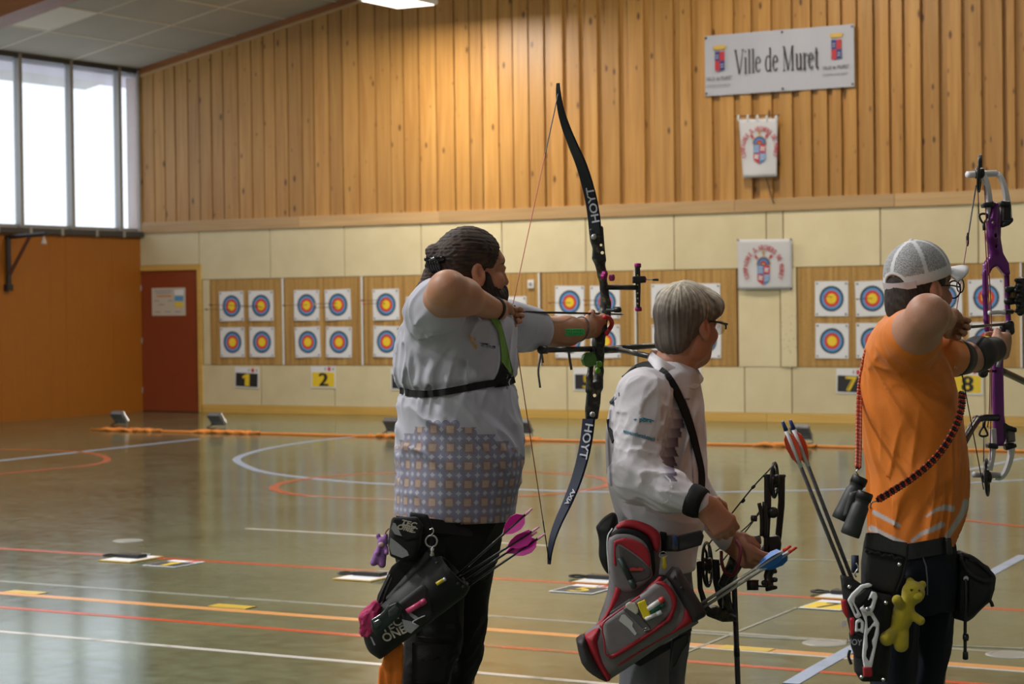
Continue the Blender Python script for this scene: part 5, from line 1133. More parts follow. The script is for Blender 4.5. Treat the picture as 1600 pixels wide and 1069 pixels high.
# back board and tube
slab('back_board', [(655, 858), (675, 868), (640, 930), (604, 985), (584, 960), (590, 930), (612, 885), (640, 862)], ZQ+0.035, 0.010, M_NYL, qv, 0.006, 0.005)
wire('side_tube', [(672, 866, ZQ+0.0), (640, 905, ZQ+0.0), (598, 952, ZQ+0.01)], [0.017, 0.017, 0.016], M_NYL2, qv, 10)
qb = Field()
qb.cone(cs(706, 895, ZQ-0.02), cs(640, 955, ZQ-0.01), 0.058, 0.056, 0.02); qb.cone(cs(640, 955, ZQ-0.01), cs(592, 1002, ZQ+0.0), 0.056, 0.036, 0.02)
qb.prism([(676, 868), (736, 914), (728, 930), (695, 955), (650, 985), (594, 1030), (580, 1018), (567, 990), (580, 960), (640, 905)], ZQ, 0.042, 0.03, 0.02)
ax = unit(cs(735, 868, ZQ-0.02)-cs(640, 955, ZQ-0.01)); qb.plane(cs(709, 890, ZQ-0.02), ax, 0.004)
qb.cone(cs(722, 879, ZQ-0.02), cs(690, 908, ZQ-0.02), 0.046, 0.044, 0.003, 's')
qtube = sculpt('tube', qb, M_NYL, qv, 0.0045)
slab('front_pocket', [(622, 942), (660, 912), (670, 918), (677, 962), (650, 984), (632, 975)], ZQ-0.060, 0.014, M_NYL2, qv, 0.010, 0.0045)
poly_flat('reflective_trim', [[(628, 968), (645, 972), (655, 978), (642, 990), (632, 985)], [(638, 955), (655, 966), (650, 970), (640, 962)]], ZQ-0.077, M_REFL, qv)
zl = ZQ-0.066
text_px('lettering', 'TEC', 598, 990, 629, 975, 13, zl, M_TECL, qv, 0.5, -0.1); text_px('lettering', 'ONE', 602, 1004, 636, 988, 13, zl, M_TECL, qv, 0.5, -0.1)
poly_flat('reflective_trim', [[(578, 995), (581, 996), (587, 1008), (584, 1009)]], ZQ-0.045, M_REFL, qv)
for q in ((683, 880), (724, 917), (716, 912)): obj('rivet', *lathe([(0.005, -0.002), (0.005, 0.002), (0.002, 0.004)], c2w1(cs(*q, ZQ-0.07)), -CF, 10), M_BLACK, qv)
# things tucked in or hung on
def pen(lb, a, b_, r, mb_, mt, Z, ct='pen', nm='pen'):
    A, B = cs(*a, Z), cs(*b_, Z); e = empty(nm, c2w1(A), lb, ct); d = B-A
    obj('barrel', *tube(c2w([A, A+d*0.72]), r, 10), mb_, e, True); obj('cap', *tube(c2w([A+d*0.70, A+d*0.95, B]), [r*1.12, r*1.1, r*0.6], 10), mt, e, True); return e
pen('short yellow pencil stub clipped on the black quiver', (682, 913), (697, 904), 0.0055, mat('yellow plastic', (0.62, 0.48, 0.03), 0.4), M_METAL, ZQ-0.085, 'pencil', 'pencil')
pen('raspberry pink marker in the front pocket of the black quiver', (636, 956), (666, 938), 0.008, mat('pink plastic', (0.55, 0.06, 0.16), 0.4), mat('pink plastic dark', (0.40, 0.04, 0.11), 0.4), ZQ-0.085, 'marker', 'marker')
wire('cord', [(664, 962, ZQ-0.08), (655, 966, ZQ-0.08), (645, 972, ZQ-0.085), (650, 977, ZQ-0.08)], 0.0016, M_PAPER, qv, 6)
wire('scissor_blade', [(610, 898, ZQ-0.01), (600, 920, ZQ-0.01), (590, 945, ZQ-0.0)], 0.004, M_BLACK, qv); wire('scissor_blade', [(613, 902, ZQ-0.01), (604, 925, ZQ-0.01), (598, 945, ZQ-0.0)], 0.004, M_BLACK, qv)
tl = Field(); tl.chain([cs(585, 946, ZQ-0.03), cs(575, 965, ZQ-0.03), cs(568, 988, ZQ-0.02)], [0.014, 0.020, 0.012], 0.02); tl.chain([cs(590, 950, ZQ-0.03), cs(584, 970, ZQ-0.04), cs(577, 992, ZQ-0.03)], [0.010, 0.014, 0.009], 0.01)
tl.add(folds((-0.5, -0.8, 0), 300, 0.005, None, 31), None, None, 0, 'd'); tag(sculpt('cloth', tl, M_HPINK, None, 0.0035), 'crumpled raspberry cloth tassel on the black quiver end', 'cloth')
# mirrored sunglasses case hung on the quiver
sg = empty('sunglasses', c2w1(cs(605, 965, ZQ-0.08)), 'dark mirrored sunglasses hanging on the black quiver', 'sunglasses')
M_GLSS = mat('mirror lens', (0.10, 0.11, 0.12), 0.06, 0.9); M_FRG = mat('glossy dark green frame', (0.015, 0.025, 0.024), 0.15)
slab('front', [(579, 968), (596, 958), (605, 946), (621, 939), (630, 950), (628, 960), (600, 985), (588, 994), (581, 984)], ZQ-0.088, 0.008, M_FRG, sg, 0.006, 0.0035)
for pg in ([(583, 972), (594, 966), (598, 974), (589, 984), (584, 980)], [(606, 953), (618, 943), (624, 951), (621, 960), (607, 966)]): slab('lens', pg, ZQ-0.097, 0.004, M_GLSS, sg, 0.003, 0.003)
# little purple soft toy
M_PLUP = mat('lilac plush', (0.30, 0.14, 0.38), 0.95, var=0.3, scale=220, bump=0.4, bscale=500); M_PLUP2 = mat('cream plush', (0.6, 0.42, 0.4), 0.95, var=0.2, scale=220, bump=0.4, bscale=500)
tz = 6.24; t = Field(); t.ell(cs(598, 847, tz), (0.016, 0.016, 0.016)); t.ell(cs(594, 866, tz), (0.017, 0.022, 0.016), None, 0.01); t.cone(cs(588, 868, tz-0.005), cs(584, 879, tz-0.01), 0.010, 0.011, 0.008); t.cone(cs(598, 870, tz-0.005), cs(597, 882, tz-0.01), 0.010, 0.011, 0.008); t.cone(cs(592, 856, tz-0.01), cs(590, 864, tz-0.02), 0.007, 0.007, 0.005); t.cone(cs(603, 856, tz-0.01), cs(604, 864, tz-0.02), 0.007, 0.007, 0.005)
for q in ((591, 838), (603, 838)): t.ell(cs(*q, tz), (0.007, 0.009, 0.005), None, 0.004)
toy = sculpt('soft_toy', t, M_PLUP, None, 0.003); tag(toy, 'small lilac soft toy dangling from the black belt pouch', 'soft toy')
m_ = Field(); m_.ell(cs(596, 851, tz-0.012), (0.010, 0.008, 0.008)); sculpt('muzzle', m_, M_PLUP2, toy, 0.0025); wire('loop', [(600, 838, tz), (604, 830, tz+0.0), (608, 826, tz)], 0.002, mat('brown cord', (0.16, 0.06, 0.03), 0.6), toy)
# orange towel hanging below
tw = Field(); tw.prism([(604, 1012), (630, 1005), (629, 1030), (626, 1100), (624, 1150), (586, 1150), (590, 1080), (594, 1045)], ZQ+0.03, 0.012, 0.008); tw.add(folds((-0.1, 1, 0), 160, 0.007, None, 33), None, None, 0, 'd')
tag(sculpt('towel', tw, mat('orange towel cloth', (0.70, 0.17, 0.012), 0.8, var=0.12, scale=60, bump=0.2, bscale=400), None, 0.005), 'orange towel hanging below the black quiver', 'towel')
# four magenta arrows
def quiver_arrow(lb, grp, nock, inn, Zn, Zi, shaft, vane, nk, vl=0.075, vh=0.022, rad=0.0032, rot=0.3, band=None):
    A, B = c2w1(cs(*nock, Zn)), c2w1(cs(*inn, Zi)); d = unit(B-A); e = empty('arrow', A, lb, 'arrow', grp)
    obj('shaft', *tube([A+d*0.012, B], rad, 8), shaft, e, True); obj('nock', *tube([A-d*0.006, A+d*0.02], [rad*0.8, rad*1.15], 8), nk, e, True); vane3(A, d, vane, e, vl, vh, 0.026, rot)
    if band: obj('wrap', *tube([A+d*0.018, A+d*(0.03+vl)], rad*1.12, 8), band, e, True)
    return e
G1 = 'arrows with magenta vanes in the black quiver'
for lb, a, b_, zn, zi, ro in (('topmost magenta fletched arrow, set apart from the other three', (829, 797), (708, 905), 6.08, 6.20, 0.2), ('magenta fletched arrow second from the top of the bunch', (840, 825), (704, 912), 6.06, 6.20, 0.6), ('magenta fletched arrow in the middle of the bunch of three', (836, 833), (712, 918), 6.10, 6.22, 1.0), ('lowest of the magenta fletched arrows in the bunch', (849, 836), (718, 925), 6.07, 6.20, 0.1)): quiver_arrow(lb, G1, a, b_, zn, zi, M_SHAFT, M_PINK, M_NKP, 0.085, 0.024, 0.0036, ro)
# ================================================================== grey haired man in white long sleeved shirt
ZC = 6.3
p2 = empty('person', c2w1(on_floor(1040, ZC)), 'grey haired man with glasses in white long sleeved shirt, holding a compound bow low', 'person')
HO2, HF2, HU2, HS2 = cs(1072, 508, 6.30), (0.70, -0.06, 0.70), (0.06, 1, 0.05), 0.99
SR2, ER2, WR2 = cs(1006, 622, 6.15), cs(992, 746, 6.07), cs(1096, 787, 6.00)
SL2, EL2, WL2 = cs(1058, 615, 6.42), cs(1072, 750, 6.46), cs(1140, 846, 6.42)
def torso2(fl, sh=0.0, k=0.03):
    R = [(566, 1018, 1078, 0.075), (585, 988, 1090, 0.115), (610, 964, 1096, 0.14), (645, 951, 1101, 0.14), (690, 946, 1103, 0.14), (730, 947, 1105, 0.14), (765, 952, 1106, 0.145), (795, 960, 1105, 0.15), (830, 972, 1098, 0.16), (858, 980, 1090, 0.165), (895, 988, 1086, 0.16)]
    fl.loft(rows_px([(y, xl+sh*535, xr-sh*535, b-sh) for y, xl, xr, b in R], ZC), k)
fl = Field(); torso2(fl, 0.018); fl.cone(cs(1048, 590, 6.29), cs(1066, 530, 6.29), 0.062, 0.056, 0.03); fl.cone(cs(1060, 575, 6.34), cs(1083, 545, 6.36), 0.04, 0.04, 0.03)
fl.chain([SR2, ER2, WR2], [0.055, 0.040, 0.028], 0.02); fl.chain([SL2, EL2, WL2], [0.05, 0.040, 0.028], 0.02)
L2, A2 = head(fl, HO2, HF2, HU2, HS2, 1.0, 1.1)
hand.palm = 1.0
hand(fl, WR2, np.array([0.62, -0.62, 0.12]), np.array([0.7, 0.6, 0.25]), 1.0, ((0.6, 1.1, 0.7), (0.7, 1.2, 0.8), (0.75, 1.25, 0.8), (0.8, 1.3, 0.8)), ((0.03, 0.04, 0.015), (0.058, 0.05, 0.03), (0.08, 0.045, 0.042)), k=0.01)
hand.palm = 1.0
hand(fl, WL2, cs(1172, 872, 6.36)-WL2, np.array([0.5, 0.5, -0.6]), 0.98, ((0.5, 0.7, 0.5), (0.7, 0.9, 0.6), (0.8, 1.0, 0.6), (0.9, 1.0, 0.6)), ((0.03, 0.036, 0.012), (0.06, 0.04, 0.022), (0.086, 0.032, 0.030)), k=0.01)
for hip, kn, an in ((cs(1012, 880, 6.22), cs(1012, 1080, 6.2), on_floor(1010, 6.22)+[0, 0.09, 0]), (cs(1056, 880, 6.42), cs(1050, 1080, 6.44), on_floor(1056, 6.45)+[0, 0.09, 0])):
    fl.chain([hip, kn, an], [0.05, 0.032, 0.03], 0.03); feet(fl, an, (0.7, 0, 0.6))
SK2 = (0.38, 0.17, 0.10)
sculpt('body', fl, M_SKIN, p2, 0.0045, colf=lambda V: face_col(V, L2, A2, HO2, HS2, SK2, (0.22, 0.2, 0.18), (0.30, 0.11, 0.08)))
# hair falls from the crown
f_, u_, r_ = frame(HF2, HU2); L2h = lambda x, y, z: np.array(HO2)+HS2*(r_*x+u_*y+f_*z)
def crown_noise(V, seed, L, fr=80.0):
    q = (V-L(0, 0.12, -0.04)); a = np.arctan2(q[:, 0], q[:, 2]+0.02); y = q[:, 1]; rad = np.sqrt(q[:, 0]**2+q[:, 2]**2)
    return noise3(np.stack([np.cos(a)*1.0, y*1.2, np.sin(a)*1.0], 1), seed, fr*0.35, 3)+0.4*noise3(V, seed+1, 300, 1)
h = Field()
h.ell(L2h(0, 0.032, -0.008), np.array([0.084, 0.100, 0.106])*HS2, A2, 0.02); h.ell(L2h(0, 0.070, 0.062), np.array([0.060, 0.044, 0.055]), A2, 0.03); h.ell(L2h(0.055, 0.05, 0.055), np.array([0.03, 0.04, 0.045]), A2, 0.03); h.ell(L2h(-0.055, 0.05, 0.055), np.array([0.03, 0.04, 0.045]), A2, 0.03)
h.ell(L2h(0, -0.045, -0.060), np.array([0.058, 0.050, 0.042]), A2, 0.03)
h.plane(L2h(0, 0.055, 0.095), unit(f_*0.75-u_*0.66), 0.02)
h.plane(L2h(0, -0.085, 0), unit(-u_*0.97+f_*0.25), 0.012)
for sx in (-1, 1):
    h.ell(L2h(sx*0.085, -0.052, 0.058), np.array([0.05, 0.075, 0.066]), A2, 0.012, 's'); h.ell(L2h(sx*0.088, -0.03, 0.0), np.array([0.022, 0.042, 0.026]), A2, 0.012, 's')
h.add(lambda p: 0.0032*crown_noise(p, 3, L2h), None, None, 0, 'd')
def hair2c(V):
    n_ = crown_noise(V, 4, L2h, 110); t = np.clip(((V-L2h(0, 0.05, 0))@u_+0.02)/0.09+0.35*n_+0.25*np.clip((V-L2h(0, 0, 0.0))@f_/0.1, -0.3, 1), 0, 1)[:, None]
    c = np.array([0.105, 0.085, 0.070])*(1-t)+np.array([0.52, 0.46, 0.36])*t; return np.clip(c*(1+0.40*n_)[:, None], 0.03, 1)
sculpt('hair', h, M_HAIR, p2, 0.0035, colf=hair2c)
# glasses
gl = empty('eyeglasses', c2w1(L2h(0, 0.005, 0.115)), 'dark half rim eyeglasses on the grey haired man', 'eyeglasses')
for sx in (1, -1):
    c = L2h(sx*0.034, 0.0, 0.112); obj('rim', *tube(c2w([c+r_*0.026*math.cos(t)+u_*0.017*math.sin(t) for t in np.linspace(-0.3, math.pi+0.3, 14)]), 0.0026, 6), M_BLACK, gl, True)
    obj('lens', *lathe([(0.002, -0.0008), (0.022, -0.0008), (0.022, 0.0008), (0.002, 0.0008)], c2w1(c), f_[0]*CR+f_[1]*CU+f_[2]*CF, 20), mat('clear lens', (0.6, 0.6, 0.6), 0.05, alpha=0.25), gl)
    obj('temple', *tube(c2w([L2h(sx*0.062, 0.010, 0.112), L2h(sx*0.078, 0.012, 0.06), L2h(sx*0.082, 0.012, 0.01)]), [0.0045, 0.0034, 0.0025], 6), M_BLACK, gl, True)
obj('bridge', *tube(c2w([L2h(-0.009, 0.006, 0.113), L2h(0.009, 0.006, 0.113)]), 0.0022, 6), M_BLACK, gl)
# shirt
s2 = Field(); torso2(s2)
s2.chain([SR2+[0.004, 0.008, 0.03], SR2, ER2+[-0.004, 0, 0]], [0.078, 0.076, 0.062], 0.018); s2.chain([ER2+[-0.004, 0, 0], ER2+(WR2-ER2)*0.5, WR2-(WR2-ER2)*0.06], [0.066, 0.054, 0.039], 0.03)
s2.chain([SL2, EL2], [0.070, 0.060], 0.05); s2.chain([EL2, WL2-(WL2-EL2)*0.04], [0.058, 0.038], 0.02)
s2.ell(cs(1030, 600, 6.30), (0.09, 0.05, 0.12), None, 0.04)
s2.add(folds((0.9, -0.35, 0.1), 110, 0.013, bump_mask(ER2+[0.04, 0.0, 0], 0.13), 41), None, None, 0, 'd'); s2.add(folds((0.8, 0.7, 0), 90, 0.014, bump_mask(SR2+[-0.01, -0.06, 0], 0.12), 42), None, None, 0, 'd')
s2.add(folds((0.3, 1, 0), 60, 0.014, bump_mask(cs(1060, 680, 6.15), 0.15), 43), None, None, 0, 'd'); s2.add(folds((1, -0.2, 0), 60, 0.014, bump_mask(cs(1010, 820, 6.15), 0.13), 44), None, None, 0, 'd')
s2.plane(cs(1030, 890, ZC), (0.0, -1, 0.0), 0.01)
WH2 = np.array([0.58, 0.555, 0.59])
def sh2c(V):
    c = np.tile(WH2, (len(V), 1)); px = 800+F_PX*V[:, 0]/V[:, 2]; py = 534.5-F_PX*V[:, 1]/V[:, 2]; front = V[:, 2] < 6.33
    # dark feathered print beside the placket
    def edge(y): return 1050+14*np.sin((y-690)/46.0)+8*np.abs(((y/24.0) % 1)-0.5)*2*((y/24.0 % 1) > 0.2)
    e = np.interp(py, [625, 650, 680, 700, 722, 745, 760], [1071, 1068, 1060, 1054, 1052, 1052, 1060])+6*(((py+6)/15.0) % 1)*1.2
    m = np.clip(1-(e-px)/17.0, 0, 1)*(px < e)*(py > 622)*(py < 752)*front
    body_side = (px > 1030)
    m = np.sqrt(m)*body_side; c = c*(1-m[:, None])+np.array([0.035, 0.02, 0.05])*m[:, None]
    w = np.clip(1-np.abs(px-(e-12))/14, 0, 1)*0.35*(py > 622)*(py < 756)*front*body_side; c = c*(1-w[:, None])+np.array([0.30, 0.24, 0.36])*w[:, None]
    pl = np.exp(-((px-np.interp(py, [640, 700, 765], [1077, 1080, 1084]))/0.9)**2)*(py > 640)*(py < 765)*front*0.75; c = c*(1-pl[:, None])+np.array([0.05, 0.03, 0.06])*pl[:, None]
    # dark back panel edge
    b = np.exp(-((px-(951+0.06*np.abs(py-690)))/2.2)**2)*(py > 640)*(py < 760)*0.8; c = c*(1-b[:, None])+np.array([0.08, 0.07, 0.09])*b[:, None]
    return c
shirt2 = sculpt('shirt', s2, attr_mat('white polo cloth', 0.7, 0.06, 500, 0.25, 0.12), p2, 0.0045, colf=sh2c)
# collar
cf = Field(); cc = cs(1051, 571, 6.29)
M_WHC = mat('white collar cloth', (0.68, 0.66, 0.70), 0.7, var=0.04)
pts = [(cs(1018, 549, 6.27), cs(1012, 562, 6.25)), (cs(1030, 558, 6.21), cs(1030, 582, 6.175)), (cs(1052, 572, 6.205), cs(1056, 600, 6.175)), (cs(1074, 582, 6.235), cs(1086, 606, 6.20)), (cs(1089, 583, 6.29), cs(1095, 598, 6.28)), (cs(1090, 576, 6.36), cs(1098, 588, 6.37)), (cs(1066, 560, 6.39), cs(1070, 574, 6.41)), (cs(1035, 549, 6.35), cs(1030, 560, 6.37)), (cs(1018, 547, 6.30), cs(1011, 560, 6.30))]
up_ = spline([a for a, b in pts], 4); dn_ = spline([b for a, b in pts], 4); k = len(up_); V = np.concatenate([up_, dn_, dn_+[0.0, -0.004, 0.005], up_+[0, -0.002, 0.006]])
obj('collar', c2w(V), [[a*k+i, a*k+i+1, ((a+1) % 4)*k+i+1, ((a+1) % 4)*k+i] for a in range(4) for i in range(k-1)], M_WHC, p2, True)
M_TEAL = mat('teal print', (0.03, 0.20, 0.30), 0.6)
text_decal('lettering', 'port', 999, 661, 1017, 662.5, 8, s2, ZC, M_TEAL, shirt2, 0.004, 0.35); text_decal('lettering', 'www.archersdutouch.fr', 973, 676, 1028, 691, 6.5, s2, ZC, M_TEAL, shirt2, 0.004, 0.15)
decal('emblem', [[(990, 655), (1004, 652), (1022, 657), (1022, 659), (1004, 654), (991, 657)]], s2, ZC, M_TEAL, shirt2); decal('emblem', [[(952, 628), (960, 619), (967, 613), (968, 619), (960, 625), (953, 632)]], s2, ZC, M_NAVY, shirt2)
decal('piping', [[(1040, 742), (1048, 750), (1051, 762), (1049, 775), (1042, 785), (1034, 789), (1034, 787), (1042, 783), (1047, 774), (1049, 762), (1046, 751), (1039, 744)]], s2, ZC, mat('white piping', (0.75, 0.75, 0.78), 0.6), shirt2)
# black cuff brace
d_ = unit(WR2-ER2); c0_ = WR2-d_*0.038
obj('cuff_brace', *tube(c2w([c0_, c0_+d_*0.012, c0_+d_*0.030, c0_+d_*0.045]), [0.046, 0.0475, 0.046, 0.041], 20), M_BLKF, p2, True)
# sling over the shoulder
sl = empty('shoulder_strap', c2w1(on(1060, 630, ZC, s2)), 'black strap over the shoulder of the white shirt', 'strap')
sp2 = [cs(976, 587, 6.27)]+[on(x, y, ZC, s2, 0.006) for x, y in ((990, 576), (1012, 571), (1036, 583), (1052, 604), (1066, 632), (1078, 664), (1088, 700), (1096, 735), (1096, 762))]
un = [unit(np.array(q)-np.array([cs(1030, 0, ZC)[0], q[1]-0.06, ZC+0.02])) for q in sp2]
obj('band', *strap(c2w(sp2), 0.026, 0.005, np.array([c2w1(q)-c2w1((0, 0, 0)) for q in un]), 5), M_BLKF, sl)
slab('buckle', [(983, 577), (992, 571), (996, 575), (987, 583)], 6.205, 0.008, M_BLACK, sl, 0.003, 0.003)
sp3 = [on(x, y, ZC, s2, 0.004) for x, y in ((951, 655), (953, 672), (958, 690))]; obj('band', *strap(c2w(sp3), 0.012, 0.004, -CF-0.5*CR), M_BLKF, sl)
# trousers
t2 = Field()
t2.loft(rows_px([(860, 986, 1080, 0.14), (900, 984, 1080, 0.145), (940, 980, 1084, 0.15)], ZC), 0.02)
t2.loft(rows_px([(910, 984, 1040, 0.075, -0.06), (960, 970, 1046, 0.095, -0.08), (1010, 969, 1046, 0.09, -0.08), (1060, 968, 1044, 0.085, -0.08), (1200, 972, 1040, 0.08, -0.08), (1340, 978, 1036, 0.075, -0.08)], ZC), 0.03)
t2.loft(rows_px([(910, 1030, 1078, 0.075, 0.07), (960, 1030, 1080, 0.09, 0.1), (1010, 1030, 1075, 0.085, 0.11), (1060, 1028, 1068, 0.08, 0.12), (1200, 1030, 1072, 0.075, 0.13), (1340, 1034, 1072, 0.07, 0.14)], ZC), 0.02)
t2.add(folds((0.1, 1, 0), 55, 0.008, None, 51, 0.25), None, None, 0, 'd')
sculpt('trousers', t2, mat('grey trousers', (0.115, 0.118, 0.135), 0.75, var=0.08, scale=30, bump=0.08), p2, 0.006)
for q in (on_floor(1010, 6.22), on_floor(1056, 6.45)):
    sf = Field(); feet(sf, q+[0, 0.09, 0], (0.7, 0, 0.6), 1.2); sf.plane(q+[0, 0.002, 0], (0, -1, 0), 0.003); sculpt('shoe', sf, M_BLKF, p2, 0.006)
# ================================================================== red and grey quiver, belt, black pouch
ZR = 6.02
M_QR = mat('red nylon', (0.36, 0.012, 0.024), 0.6, var=0.15, scale=40, bump=0.1, bscale=300); M_QG = mat('warm grey nylon', (0.19, 0.172, 0.18), 0.65, var=0.12, scale=40, bump=0.1, bscale=300); M_QD = mat('dark brown grey nylon', (0.030, 0.024, 0.026), 0.6, var=0.15, scale=40, bump=0.1, bscale=300)
q2 = empty('quiver', c2w1(cs(1000, 930, ZR)), 'red and grey hip quiver with pens in its pocket, hanging on the white shirted man', 'quiver')
slab('belt', [(1020, 834), (1060, 836), (1096, 828), (1100, 838), (1096, 852), (1060, 862), (1022, 862)], 6.10, 0.008, mat('charcoal belt', (0.04, 0.038, 0.042), 0.6, var=0.1), q2, 0.005, 0.004)
slab('buckle', [(1050, 838), (1056, 836), (1060, 838), (1060, 858), (1054, 862), (1049, 858)], 6.088, 0.006, mat('grey buckle', (0.07, 0.07, 0.075), 0.4), q2, 0.004, 0.003); slab('buckle_clip', [(1053, 836), (1057, 836), (1058, 851), (1054, 854)], 6.08, 0.004, mat('blue clip', (0.02, 0.06, 0.26), 0.4), q2, 0.002, 0.0025)
slab('belt_strap', [(1031, 830), (1042, 832), (1040, 866), (1030, 866)], 6.085, 0.006, M_BLKF, q2, 0.003, 0.0035)
# upper pouch: nested rings of red, grey, black, red
def sl2(name, poly, dz, half, m, sm=3, rnd=None): return slab(name, poly, ZR+dz, half, m, q2, rnd, 0.0045, smooth_poly=sm)
sl2('back_panel', [(962, 822), (980, 812), (1004, 816), (1026, 828), (1033, 845), (1030, 890), (1022, 920), (990, 950), (950, 985), (934, 975), (948, 930), (952, 890), (949, 850)], 0.03, 0.030, M_QG)
sl2('top_gusset', [(962, 822), (975, 813), (1000, 815), (1026, 828), (1032, 842), (1029, 862), (1020, 858), (1012, 838), (985, 826), (965, 828)], -0.002, 0.020, M_QR)
sl2('zip_band', [(953, 836), (966, 826), (990, 827), (1012, 838), (1021, 858), (1024, 890), (1019, 902), (1012, 870), (1004, 850), (985, 840), (965, 841), (954, 848)], -0.016, 0.016, M_BLKF)
sl2('pouch_front', [(951, 842), (962, 833), (985, 833), (1006, 844), (1016, 862), (1019, 888), (1018, 905), (985, 925), (960, 915), (951, 880)], -0.020, 0.018, M_QG)
sl2('red_panel', [(959, 845), (975, 840), (996, 845), (1012, 858), (1017, 880), (1014, 886), (1000, 872), (980, 858), (966, 850), (962, 862), (964, 885), (958, 880)], -0.036, 0.006, M_QR, 2)
sl2('mesh_panel', [(964, 850), (980, 858), (1000, 873), (1016, 888), (1016, 902), (990, 912), (972, 892)], -0.034, 0.006, mat('grey mesh', (0.085, 0.075, 0.078), 0.7, var=0.2, scale=200), 2)
wire('white_piping', [(957, 826, ZR-0.02), (950, 838, ZR-0.02), (949, 858, ZR-0.015), (951, 885, ZR-0.01), (952, 897, ZR+0.0)], 0.0022, M_PAPER, q2)
poly_flat('logo', [[(984, 888), (990, 887), (998, 889), (996, 892), (984, 892)], [(998, 887), (1005, 888), (1004, 892), (997, 892)]], ZR-0.046, M_RED, q2)
# tube
tb = Field()
tb.prism([(1022, 922), (1046, 900), (1070, 935), (1092, 972), (1074, 984), (1040, 1002), (985, 1040), (948, 1064), (926, 1052), (906, 1018), (914, 990), (950, 960), (985, 935)], ZR-0.005, 0.055, 0.045)
sculpt('tube', tb, M_QG, q2, 0.005)
tm = Field(); tm.prism([(1040, 900), (1052, 886), (1062, 888), (1105, 954), (1100, 962), (1078, 974), (1066, 950)], ZR-0.005, 0.060, 0.035); tm.prism([(1062, 887), (1072, 892), (1110, 952), (1104, 958)], ZR-0.005, 0.045, 0.01, 0.002, 's'); sculpt('mouth', tm, M_QD, q2, 0.0045)
for q in ((1054, 903), (1065, 919)): obj('rivet', *lathe([(0.005, -0.002), (0.005, 0.002), (0.002, 0.004)], c2w1(cs(*q, ZR-0.067)), -CF, 10), M_BLACK, q2)
sl2('end_cap', [(900, 1000), (913, 992), (921, 1010), (934, 1036), (950, 1060), (944, 1062), (925, 1052), (908, 1034)], -0.012, 0.062, M_QD, 2, 0.03)
sl2('end_band', [(913, 992), (936, 978), (934, 1000), (942, 1030), (954, 1056), (947, 1062), (932, 1038), (919, 1012)], -0.014, 0.062, M_QR, 2, 0.03)
sl2('lower_binding', [(962, 1037), (1000, 1013), (1050, 985), (1068, 955), (1072, 950), (1082, 968), (1074, 978), (1040, 996), (1000, 1020), (966, 1042)], -0.045, 0.020, M_QR, 2)
sl2('upper_binding', [(936, 976), (962, 958), (1000, 928), (1030, 900), (1034, 906), (1004, 936), (968, 964), (940, 982)], -0.048, 0.018, M_QR, 2)
sl2('side_binding', [(952, 960), (966, 935), (975, 905), (968, 880), (963, 885), (964, 905), (958, 930), (946, 960), (930, 978), (938, 980)], -0.020, 0.012, M_QR, 2)
sl2('pocket', [(942, 972), (1000, 930), (1022, 912), (1040, 912), (1054, 930), (1056, 946), (1046, 962), (1004, 1000), (960, 1026), (950, 1020), (944, 1000)], -0.062, 0.016, M_QG, 2)
sl2('pocket_binding', [(1022, 910), (1034, 908), (1050, 920), (1058, 940), (1052, 962), (1046, 972), (1000, 1004), (958, 1030), (954, 1022), (1000, 994), (1040, 966), (1048, 946), (1044, 930), (1034, 916)], -0.068, 0.016, M_QR, 2)
wire('pocket_piping', [(1000, 932, ZR-0.078), (960, 960, ZR-0.078), (942, 976, ZR-0.078), (944, 1000, ZR-0.078), (952, 1026, ZR-0.078), (1000, 998, ZR-0.079)], 0.0024, M_QR, q2)
slab('pocket_lip', [(980, 946), (1000, 960), (1018, 982), (1010, 990), (990, 968), (972, 952)], ZR-0.080, 0.004, mat('dark grey nylon', (0.10, 0.09, 0.095), 0.6), q2, 0.003, 0.004)  # lip strip in a darker grey than the pocket
poly_flat('silver_tape', [[(971, 961), (976, 960), (989, 973), (988, 979), (995, 990), (992, 993), (981, 981), (967, 970)]], ZR-0.0805, mat('silver tape', (0.62, 0.62, 0.62), 0.4), q2)
# carried things
o = slab('card', [(995, 942), (1008, 936), (1013, 950), (1018, 962), (1006, 969), (1000, 955)], ZR-0.088, 0.002, mat('yellow card', (0.80, 0.62, 0.01), 0.5, var=0.05), None, 0.001, 0.003); tag(o, 'yellow folded card in the pocket of the red and grey quiver', 'card')
o = slab('tag', [(977, 945), (983, 940), (992, 942), (997, 950), (998, 957), (994, 961), (978, 950)], ZR-0.086, 0.0025, mat('cream tag', (0.6, 0.57, 0.47), 0.5), None, 0.002, 0.003); tag(o, 'cream oval tag beside the yellow card in the grey quiver pocket', 'tag')
pen('white marker with red cap in the grey quiver pocket', (1012, 952), (1038, 935), 0.0075, M_WHITE, M_RED, ZR-0.088, 'marker', 'marker'); pen('dark green marker in the grey quiver pocket', (1016, 957), (1038, 943), 0.0075, mat('dark green plastic', (0.01, 0.10, 0.06), 0.35), mat('dark green plastic', (0.01, 0.10, 0.06), 0.35), ZR-0.084, 'marker', 'marker')
pen('white pen lowest in the grey quiver pocket', (1008, 968), (1034, 956), 0.0055, M_WHITE, M_PAPER, ZR-0.092)
pen('dark green pen stuck under the mesh of the red and grey quiver', (968, 872), (992, 920), 0.008, mat('green black plastic', (0.012, 0.03, 0.028), 0.35), mat('green black plastic', (0.012, 0.03, 0.028), 0.35), ZR-0.050)
kt = empty('key_tag', c2w1(cs(1038, 878, ZR-0.0)), 'small yellow key tag on a snap hook by the red quiver belt', 'key tag')
